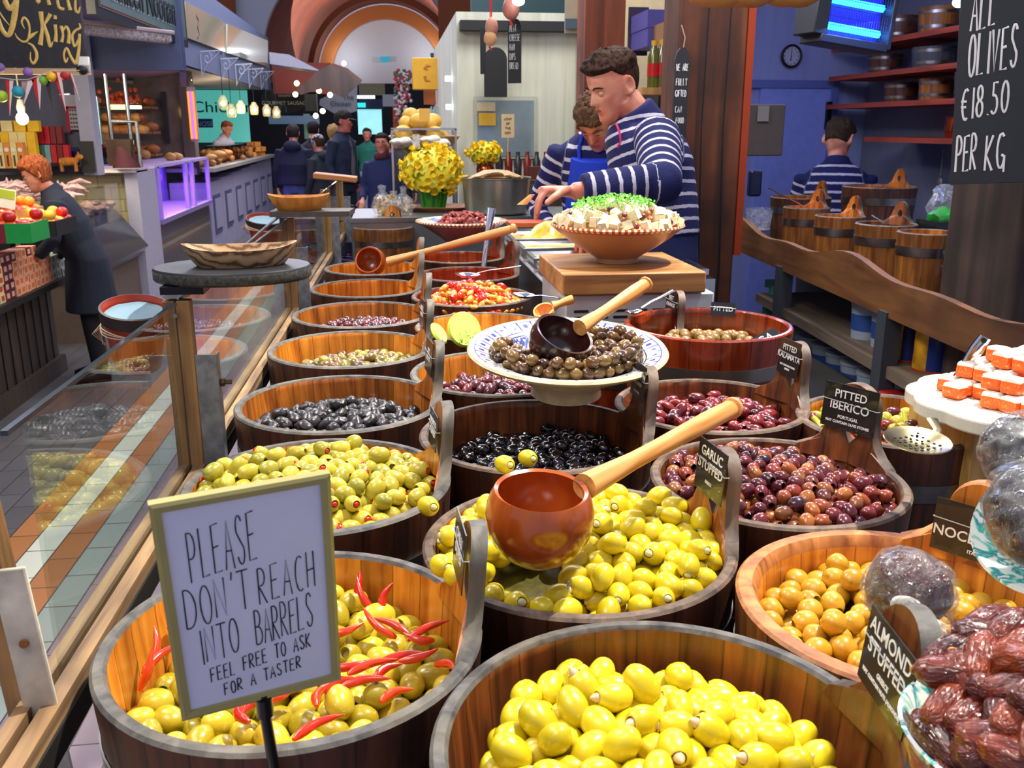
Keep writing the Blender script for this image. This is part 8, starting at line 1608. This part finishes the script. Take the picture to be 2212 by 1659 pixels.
hand_text('chalk_writing', [('WE ARE', -.020, .055, .0052, .022, .0072, 0), ('FULLY', -.019, .008, .0056, .022, .0082, 0), ('GIFTED', -.020, -.028, .0052, .020, .0072, 0), ('CAN', -.018, -.08, .0060, .020, .0085, 0), ('FOOD', -.014, -.115, .0056, .018, .0075, 0)], CHALK, t, Matrix.Translation((0, -.0086, 0)) @ Matrix.Rotation(PI / 2, 4, 'X'), .0013)
MB().tube([(0, -.005, .115), (.006, -.006, .16), (-.008, -.004, .20)], .0022, 6).build('string', plain('string_beige', '#b89c84', .8), t)
wb('wall_cream', None, None, 1.10, 1.60, 5.35, 5.45, 0, 3.0, plain('wall_cream', '#e4d09c', .7), 'structure')
pb_('dark_picture', 'dark framed picture with pale sky between the pillars', 'picture', 1360, 15, 1398, 120, 4.6, .02, plain('picture_dark', '#3c3448', .5, vary=.7, vs=5)); pb_('purple_box', 'violet-blue boxes stacked above the oil bottles', 'box', 1400, 20, 1465, 60, 4.3, .3, plain('violet', '#5c58a8', .5)); pb_('purple_box', 'lower violet-blue box directly above the oil bottles', 'box', 1400, 60, 1462, 100, 4.3, .3, MC['violet']); pb_('cardboard_box', 'brown cardboard box beside the violet boxes', 'box', 1440, 45, 1470, 100, 4.1, .2, plain('cardboard', '#9c7048', .8))
wb('bottle_ledge', 'wooden ledge holding oil bottles behind the young server', 'shelf', atY(1375, 190, 3.9).x, atY(1470, 190, 3.9).x, 3.85, 4.0, atY(1400, 194, 3.9).z - .02, atY(1400, 190, 3.9).z, W_PALE)
for i, (px, py) in enumerate(((1410, 190), (1428, 188))): t = thing('oil_bottle', ['left', 'right'][i] + ' of two oil bottles with red labels and yellow caps', 'bottle', atY(px, py, 3.92)); MB().lathe([(0, 0), (.024, 0), (.025, .12), (.012, .155), (.010, .17), (0, .17)], 20).build('bottle', plain('oil_green', '#5c5c14', .15, coat=.6), t); MB().lathe([(.0255, .045), (.0255, .095)], 20).build('label', plain('label_red2', '#c01818', .4), t); MB().lathe([(0, .185), (.012, .185), (.012, .165), (0, .165)], 14).build('cap', plain('cap_yellow', '#e0b418', .4), t)
tag(MB().box((0, 0, 0), (.05, .05, .19)).build('speaker_box', BLACKM, loc=atY(1444, 150, 3.95), bevel=.003), 'slim black box standing beside the oil bottles', 'box'); wb('dark_cupboard', 'black cupboard opening below the bottle ledge', 'cupboard', 1.15, 1.36, 4.05, 4.4, 1.2, 1.86, BLACKM)
for px in (1530, 1590, 1690): t = thing('bread_roll', 'crusty roll hanging above the timber pillar, ' + {1530: 'left', 1590: 'middle', 1690: 'right'}[px], 'bread', atY(px + 20, -6, 2.9)); MB().ell((0, 0, 0), (.09, .05, .03)).jitter(.008, 20).build('crust', plain('crust', '#c88c4c', .6, vary=.3, vs=10), t)
wd = Vector((math.sin(math.radians(86)), math.cos(math.radians(86)), 0)); wo = Vector((2.15, 6.15, 0)); wn_ = Vector((wd.y, -wd.x, 0))
def wallbox(name, a0, a1, z0, z1, off, th, mat, kind='structure', label=None, cat=None):
 q = [wo + wd * a0, wo + wd * a1]; vs = []
 for z_ in (z0, z1):
  for p_ in q: vs += [tuple(p_ + wn_ * off + Vector((0, 0, z_))), tuple(p_ + wn_ * (off + th) + Vector((0, 0, z_)))]
 b = MB().add(vs, [(0, 1, 3, 2), (4, 6, 7, 5), (0, 4, 5, 1), (2, 3, 7, 6), (0, 2, 6, 4), (1, 5, 7, 3)]); o = b.build(name, mat, smooth=False); return tag(o, label, cat, kind=kind)
SIDE = wood('side_room_boards', '#8490c8', '#98a4d4', .6, scale=.15, bump=.08); wallbox('wall_side_room', -.62, 1.1, 0, 3.2, -.1, .1, SIDE)
def along_wall(px, py): # where a line of sight meets the slanted wall
 r = _ray(px, py); c = Vector((0, 0, CAMH)); den = r.x * wn_.x + r.y * wn_.y; t_ = (wo - c).dot(Vector((wn_.x, wn_.y, 0))) / den; p = c + r * t_; return (p - wo).dot(wd), p.z
a0, z1_ = along_wall(1640, 190); a1, _ = along_wall(1790, 197); wallbox('door_1', a0, a1, 0, z1_, .0, .03, plain('door_lavender', '#8898e8', .5)); wallbox('trim_5', a1, a1 + .05, 0, z1_ + .06, 0, .05, plain('door_trim', '#5c6cb0', .5)); wallbox('trim_6', a0 - .1, a1 + .05, z1_, z1_ + .05, 0, .045, MC['door_trim'])
ah, zh = along_wall(1783, 250); wallbox('door_handle', ah - .02, ah + .01, zh - .09, zh + .09, .03, .03, DARKM, None, 'dark upright handle on the lavender door', 'handle')
ac_, zc_ = along_wall(1704, 122); cp = wo + wd * ac_ + wn_ * .03 + Vector((0, 0, zc_)); t = thing('wall_clock', 'round black-rimmed wall clock on the blue-lit wall', 'clock', cp); cm = frame((0, 0, 0), wd, wn_)
for nm, pr_, m in (('rim', [(.060, 0), (.072, 0), (.074, .012), (.068, .02), (.060, .014)], BLACKM), ('face', [(0, .004), (.061, .004)], plain('clock_face', '#b0b4cc', .5))): o = MB().lathe(pr_, 36).build(nm, m, t); o.matrix_local = cm
b = MB()
for k in range(12): a = k * PI / 6; b.box((.05 * math.cos(a), .05 * math.sin(a), .0055), (.006, .006, .002))
b.tube([(0, 0, .007), (.0, .042, .007)], .002, 5).tube([(0, 0, .007), (-.004, -.03, .007)], .0028, 5); o = b.build('hands_and_marks', BLACKM, t); o.matrix_local = cm
wb('wall_shelves', None, None, 3.22, 3.3, 2.6, 7.0, 0, 3.2, plain('shelf_wall', '#6c7088', .7), 'structure'); wb('ceiling_side_room', None, None, 1.5, 3.3, 4.2, 7.2, 2.9, 2.96, plain('side_ceiling', '#8c94b8', .7), 'structure')
SHR = wood('shelf_red', '#7c2c1c', '#a8442c', .6, axis='Y', scale=.5); sb_proto = None
shz = [(1.644, 4.1, 5.55), (1.844, 4.1, 6.1), (2.019, 4.1, 6.1), (2.20, 4.1, 6.1)]
for i, (z_, ya, yb) in enumerate(shz): wb('wall_shelf', ['lowest', 'second', 'third', 'top'][i] + ' red-brown shelf on the side room wall', 'shelf', 2.88, 3.22, ya, yb, z_ - .028, z_, SHR)
def sbucket(label, x, y, z, R, h, m, grp):
 t = thing('spare_bucket', label, 'bucket', (x, y, z), group=grp); MB().lathe([(0, 0), (R * .9, 0), (R, h), (R - .01, h), (R * .9 - .01, .012), (0, .012)], 30).build('body', m, t)
 for zz in (.25, .8): MB().lathe([(R * (.9 + .1 * zz) + .0015, h * zz - .008), (R * (.9 + .1 * zz) + .0025, h * zz + .008)], 30).build('band', STEEL, t)
 return t
SM_ = [W_OUT, W_OUT_L, wood('wood_slate', '#2c3038', '#4c5058', .5)]
for r_, (z_, lst) in enumerate(((1.844, ((3.45, .10, .10, 1), (3.78, .11, .105, 2), (4.12, .075, .095, 1), (4.42, .08, .09, 0))), (2.019, ((3.42, .10, .10, 1), (3.78, .07, .07, 1), (4.16, .10, .09, 2), (4.6, .08, .09, 0))), (2.20, ((3.45, .10, .12, 0), (3.80, .10, .13, 0), (4.15, .095, .11, 1), (4.5, .09, .11, 0))))):
 for i, (y_, R, h, mi_) in enumerate(lst): sbucket(['nearest', 'second', 'third', 'farthest'][i] + ' wooden bucket with steel hoops on the ' + ['second', 'third', 'top'][r_] + ' side room shelf', 3.05, y_ * 1.24, z_, R * 1.25, h * 1.25, SM_[mi_], 'spare buckets on the shelves')
for y_, r_ in ((4.45, .09), (4.78, .085)): t = thing('copper_pan', ('near' if y_ < 4.6 else 'far') + ' polished copper pot on the lowest side room shelf', 'pot', (3.02, y_, 1.644)); MB().lathe([(0, 0), (r_ * .8, 0), (r_, r_ * .5), (r_ * .9, r_ * 1.1), (r_ * .95, r_ * 1.3), (r_ * .85, r_ * 1.2), (0, r_)], 32).build('pot', plain('copper', '#b0522c', .2, .9), t)
for i in range(7): t = thing('hanging_utensil', 'steel utensil hanging on the side room wall, ' + ['1st', '2nd', '3rd', '4th', '5th', '6th', '7th'][i] + ' from the near end', 'utensil', (3.16, 4.3 + i * .14, 1.58), group='hanging utensils'); t['label'] = ['nearest', 'second nearest', 'third nearest', 'middle', 'third farthest', 'second farthest', 'farthest'][i] + ' steel utensil hanging under the lowest side room shelf'; MB().tube([(0, 0, 0), (0, 0, -.16)], .004, 6).build('shaft', GALV, t); MB().ell((0, 0, -.19), (.012, .025, .035)).build('head', GALV, t)
A_ = atY(1718, 40, 3.45); zl = thing('insect_lamp', 'rectangular insect lamp glowing electric blue below the ceiling', 'lamp', atY(1815, 40, 3.45), (0, .10, .25))
MB().box((-.125, 0, .0), (.06, .12, .15)).box((.035, .03, .03), (.30, .05, .15)).box((.035, 0, -.085), (.31, .12, .03)).box((.035, 0, .11), (.31, .12, .03)).box((.195, 0, .01), (.02, .12, .20)).build('housing', plain('housing_grey', '#2c3038', .4), zl, bevel=.004)
for z_ in (.055, -.035): MB().tube([(-.08, -.02, z_), (.17, -.02, z_)], .013, 12).build('blue_tube', emis('uv_tube', '#2090ff', 10), zl)
MB().box((.04, .0, .01), (.28, .004, .16)).build('glow_panel', emis('uv_panel', '#1820ff', 1.6), zl); b = MB()
for k in range(24): b.tube([(-.09 + k * .0115, -.05, -.07), (-.09 + k * .0115, -.05, .09)], .0011, 4)
for k in range(6): b.tube([(-.09, -.05, -.065 + k * .03), (.18, -.05, -.065 + k * .03)], .0011, 4)
b.build('wire_grid', plain('grid_wire', '#20243c', .5), zl)
lamp('AREA', 'insect_lamp_light', atY(1815, 40, 3.45) + Vector((.05, -.12, -.0)), (2.0, 3.0, .8), 3, (.15, .3, 1), .25)
lamp('POINT', 'side_room_blue', (2.2, 4.6, 2.3), None, 14, (.45, .52, 1), .15)
pb_('hanging_board', 'large grey-brown chopping board hanging beside the timber pillar', 'board', 1610, 225, 1690, 337, 3.9, .015, plain('board_grey_brown', '#5c5450', .6), bevel=.006); pb_('tape_strip', 'pale tape strip on the hanging chopping board', 'tape', 1638, 228, 1660, 262, 3.89, .002, plain('tape', '#8c8c8c', .6)); pb_('hanging_flask', 'dark blue flask hanging below the chopping board', 'flask', 1622, 368, 1645, 425, 3.9, .04, plain('flask_blue', '#141c40', .3), bevel=.01)
def side_line(y): return 1.36 + .0725 * (y - 2.14)
tb = thing('side_table', 'long side table with a wavy-edged wooden front board and shelves below', 'table', (1.42, 3.0, 0)); ya, yb = 1.75, 4.6; N = 40
b = MB(); vs = []
for i in range(N + 1):
 y = ya + (yb - ya) * i / N; x = side_line(y) ; zt = 1.30 + .018 * math.sin(y * 5.2) - .010 * math.sin(y * 11); vs += [(x - .012, y, zt), (x + .012, y, zt), (x + .012, y, 1.185), (x - .012, y, 1.185)]
fs = []
for i in range(N):
 for k in range(4): q = (k + 1) % 4; fs.append((i * 4 + k, i * 4 + q, i * 4 + 4 + q, i * 4 + 4 + k))
fs += [(3, 2, 1, 0), (N * 4, N * 4 + 1, N * 4 + 2, N * 4 + 3)]
o = b.add(vs, fs).build('wavy_board', wood('wavy_wood', '#5c3418', '#8c5c30', .6, axis='Y', scale=.4, stain='#2c1c14'), tb, smooth=False); o.location = -tb.location
def tslab(name, z, th, d, mat, x0=.012, y0=ya, y1=yb):
 vs = []
 for y in (y0, y1):
  for z_ in (z - th, z): vs += [(side_line(y) + x0, y, z_), (side_line(y) + x0 + d, y, z_)]
 o = MB().add(vs, [(0, 1, 3, 2), (4, 6, 7, 5), (0, 4, 5, 1), (2, 3, 7, 6), (0, 2, 6, 4), (1, 5, 7, 3)]).build(name, mat, tb, smooth=False); o.location = -tb.location
tslab('table_top', 1.225, .03, .62, plain('top_dark', '#1c1814', .5)); SHG = wood('shelf_grey_wood', '#5c5048', '#8c7860', .6, axis='Y', scale=.4)
tslab('upper_shelf', 1.045, .035, .40, SHG, 0, 1.75, 3.6); tslab('lower_shelf', .83, .035, .40, SHG, 0, 1.75, 3.6)
for y in (2.42, 3.30, 4.4): wb('leg', None, None, side_line(y) - .02, side_line(y) + .03, y - .025, y + .025, 0, 1.2, plain('leg_grey', '#3c4048', .6), parent=tb)
def tbk(label, px, py, Y, R, h, m, mi_, az, hd=True, zr=None, mr=W_RIM_B):
 p = atY(px, py, Y); return bucket(label, p.x, p.y, R, zr=zr or p.z, h=(zr or p.z) - 1.2265 if h is None else h, az=az, mo=m, mi=mi_, mr=mr, handle=hd, hh=.066, hu=.62, bands=(.055,), name='side_bucket', th=.011)
tbk('nearest bucket on the side table, in front of the price board', 2005, 500, 2.62, .088, None, W_OUT_L, W_IN, 1.2, False); tbk('second bucket on the side table with a dark rim', 1915, 482, 2.90, .098, None, W_OUT_L, W_IN_D, .6, True, mr=W_RIM); tbk('light bucket with a pale pierced handle, third on the side table', 1815, 465, 3.2, .088, None, W_OUT_L, W_IN, .5, True); tbk('bucket of red relish with a spoon, fourth on the side table', 1742, 447, 3.5, .088, None, W_OUT_L, W_IN, .6, True)
tbk('dark bucket at the far end of the side table', 1730, 425, 3.95, .13, None, W_OUT, W_IN, .4, True); tbk('tall dark bucket at the back of the side table, below the server', 1900, 402, 3.62, .145, None, W_OUT, W_IN, .5, True, mr=W_RIM_B)
p = atY(1742, 447, 3.5); tag(MB().lathe([(0, -.012), (.03, -.012), (.078, -.022)], 28).jitter(.004, 80).build('red_relish', plain('relish_red', '#b83828', .5, vary=.4, vs=80), loc=p), 'red relish filling the fourth side table bucket', 'food', kind='stuff')
spoon('steel ladle handle sticking out of the red relish', p + Vector((.02, 0, -.012)), atY(1662, 408, 3.4), .018); spoon('dark spoon resting in the second side bucket', atY(1920, 475, 2.9) + Vector((0, 0, -.02)), atY(1885, 465, 2.95), .016)
t = thing('greens_tray', 'glass tray of chopped bright green herbs at the end of the side table', 'tray', atY(2048, 472, 2.85)); MB().box((0, 0, -.10), (.15, .12, .19)).build('tray', plain('tray_dark', '#1c2024', .3), t); MB().ell((0, 0, 0), (.065, .05, .03)).jitter(.02, 30).build('herbs', plain('herbs_green', '#1c8c28', .5, vary=.4, vs=60), t)
t = thing('clear_bag', 'clear bag bulging behind the green herbs', 'bag', atY(2050, 440, 3.1)); MB().ell((0, 0, 0), (.07, .05, .06)).jitter(.03, 18).build('film', glass('bag_clear', (.97, .97, .97, 1), .1, 1.5, .15, (.85, .87, .9, 1)), t)
t = thing('glass_jar', 'clear glass jar beside the nearest side bucket', 'jar', atY(2048, 560, 2.45)); MB().lathe([(0, -.05), (.028, -.05), (.03, .02), (.02, .05), (.024, .07)], 20).build('jar', glass('case_clear', (.93, .95, .93, 1), 0, 1.5), t)
t = thing('clear_tub', 'clear plastic container at the far corner of the side table', 'tub', atY(1640, 465, 3.95)); MB().lathe([(0, -.06), (.05, -.06), (.06, .03)], 20).build('tub', glass('tub_clear', (.95, .95, 1, 1), .1, 1.5, .3, (.7, .72, .8, 1)), t)
TUBW = plain('tub_white', '#98a4b4', .5); TUBB = plain('tub_label_blue', '#284c94', .5); rnd = random.Random(8)
def tub(label, x, y, z, R, h, grp, lab=TUBB, body=TUBW):
 t = thing('food_tub', label, 'tub', (x, y, z), group=grp); MB().lathe([(0, 0), (R * .9, 0), (R, h * .92), (R * 1.05, h * .92), (R * 1.05, h), (0, h)], 24).build('body', body, t); MB().lathe([(R * .93 + .001, h * .25), (R * .98 + .001, h * .7)], 24, a0=PI * .9, a1=PI * 1.75).build('label', lab, t)
for i in range(6): tub('white tub with blue label on the middle shelf of the side table, ' + ['nearest', 'second', 'third', 'fourth', 'fifth', 'farthest'][i], side_line(2.7 + i * .13) + .12, 2.70 + i * .132, .8305, .058, .115, 'tubs on the middle shelf')
for i in range(6): tub('tall white tub in the row behind, ' + ['nearest', 'second', 'third', 'fourth', 'fifth', 'farthest'][i] + ' on the middle shelf', side_line(2.7 + i * .13) + .24, 2.74 + i * .132, .8305, .058, .16, 'tall tubs behind')
for i in range(3): tub(['nearest', 'middle', 'farthest'][i] + ' wide white tub on the near middle shelf of the side table', side_line(2.1 + i * .16) + .15, 2.16 + i * .16, .8305, .070, .15, 'wide tubs near the dark pillar')
for i in range(2): tub(['near', 'far'][i] + ' grey-white tub on the upper shelf of the side table', side_line(2.6) + .11, 2.62 + i * .13, 1.046, .055, .115, 'tubs on the upper shelf', body=TUBW)
for i in range(2): t = thing('food_tin', ['near', 'far'][i] + ' yellow and blue tin on the upper shelf of the side table', 'tin', (side_line(2.4) + .10, 2.34 + i * .13, 1.046)); MB().lathe([(0, 0), (.05, 0), (.05, .125), (0, .125)], 26).build('tin', plain('tin_yellow', '#c89018', .35, vary=.6, vs=18), t); MB().lathe([(.0508, .0), (.0508, .125)], 16, a0=-2.4, a1=-1.2).build('blue_panel', plain('tin_blue', '#182c78', .35), t); MB().lathe([(.052, 0), (.052, .006)], 26).lathe([(.052, .119), (.052, .125), (0, .126)], 26).build('rims', plain('tin_red', '#a83018', .4), t)
t = thing('preserve_jar', 'dark jar with red lid below the side table shelf', 'jar', (side_line(2.3) + .02, 2.36, .8305)); MB().lathe([(0, 0), (.05, 0), (.052, .10), (.04, .12), (0, .12)], 24).build('jar', plain('jar_dark_green', '#1c2414', .15, coat=.5), t); MB().lathe([(0, .145), (.043, .145), (.043, .118), (0, .118)], 24).build('lid', plain('lid_red', '#a01c20', .4), t)
t = thing('spray_bottle', 'pale green spray bottle beside the stacked tubs', 'bottle', (side_line(3.5) + .06, 3.56, .8305)); MB().lathe([(0, 0), (.035, 0), (.035, .16), (.014, .22), (.014, .25), (0, .25)], 20).build('bottle', plain('bottle_green', '#3c8474', .4), t); MB().box((.0, 0, .26), (.06, .02, .03)).build('trigger', plain('trigger', '#2c5c54', .5), t)
pp0 = atY(2036, 600, 2.33); PR = thing('timber_pillar', 'dark weathered timber pillar at the right edge behind the sweets', 'pillar', (pp0.x + .16, 2.20, 0)); b = MB().box((0, 0, 1.5), (.31, .30, 3.0)); b.build('post', W_BEAM_D, PR, bevel=.012)
b = MB().tube([(-.02, -.151, .9), (-.03, -.152, 1.3), (-.01, -.152, 1.55)], [.003, .004, .003], 6, flat=(0, 1, 0)).tube([(.06, -.151, 1.0), (.07, -.152, 1.5)], [.003, .002], 6, flat=(0, 1, 0)).tube([(-.09, -.151, 1.1), (-.085, -.152, 1.5)], [.002, .003], 6, flat=(0, 1, 0)); b.build('cracks', BLACKM, PR)
BL = atY(2052, 398, 1.98); TLt = atY(2075, 0, 2.03); BRt = atY(2216, 414, 1.90); xd = (BRt - BL); yd = (TLt - BL); nz_ = xd.cross(yd).normalized(); PM = frame(BL, yd.cross(nz_), nz_); t = thing('price_board', 'big blackboard reading ALL OLIVES €18.50 PER KG fixed to the right pillar', 'sign', BL, PM.to_euler())
MB().box((.15, .235, -.008), (.30, .47, .014)).build('slate', plain('slate_board_dark', '#1a1e22', .5, vary=.15), t, smooth=False)
k_ = .00094
hand_text('chalk_writing', [('ALL', 30 * k_, 348 * k_, 17 * k_, 88 * k_, 23 * k_, .12), ('OLIVES', 30 * k_, 244 * k_, 17 * k_, 94 * k_, 23 * k_, .14), ('€18.50', 18 * k_, 148 * k_, 18 * k_, 70 * k_, 25 * k_, .12), ('PER', 12 * k_, 28 * k_, 15 * k_, 82 * k_, 19 * k_, .08), ('KG', 88 * k_, 30 * k_, 20 * k_, 80 * k_, 28 * k_, .06)], CHALK, t, Matrix.Diagonal((.82, 1, 1, 1)), .0026, jit=.02)
tag(MB().ell((0, 0, 0), (.018, .018, .014)).build('spot_lamp', emis('spot_cool2', '#d8ffff', 16), loc=atY(2072, 5, 2.6)), 'small bright greenish lamp beside the price board', 'light')
wb('wall_right_far', None, None, 3.4, 3.5, 7, 30, 0, 3.4, plain('right_dark', '#2c2c38', .8), 'structure'); wb('wall_left_far', None, None, -5.6, -5.5, -1, 28, 0, 4.5, plain('left_dark', '#3c3c4c', .8), 'structure')
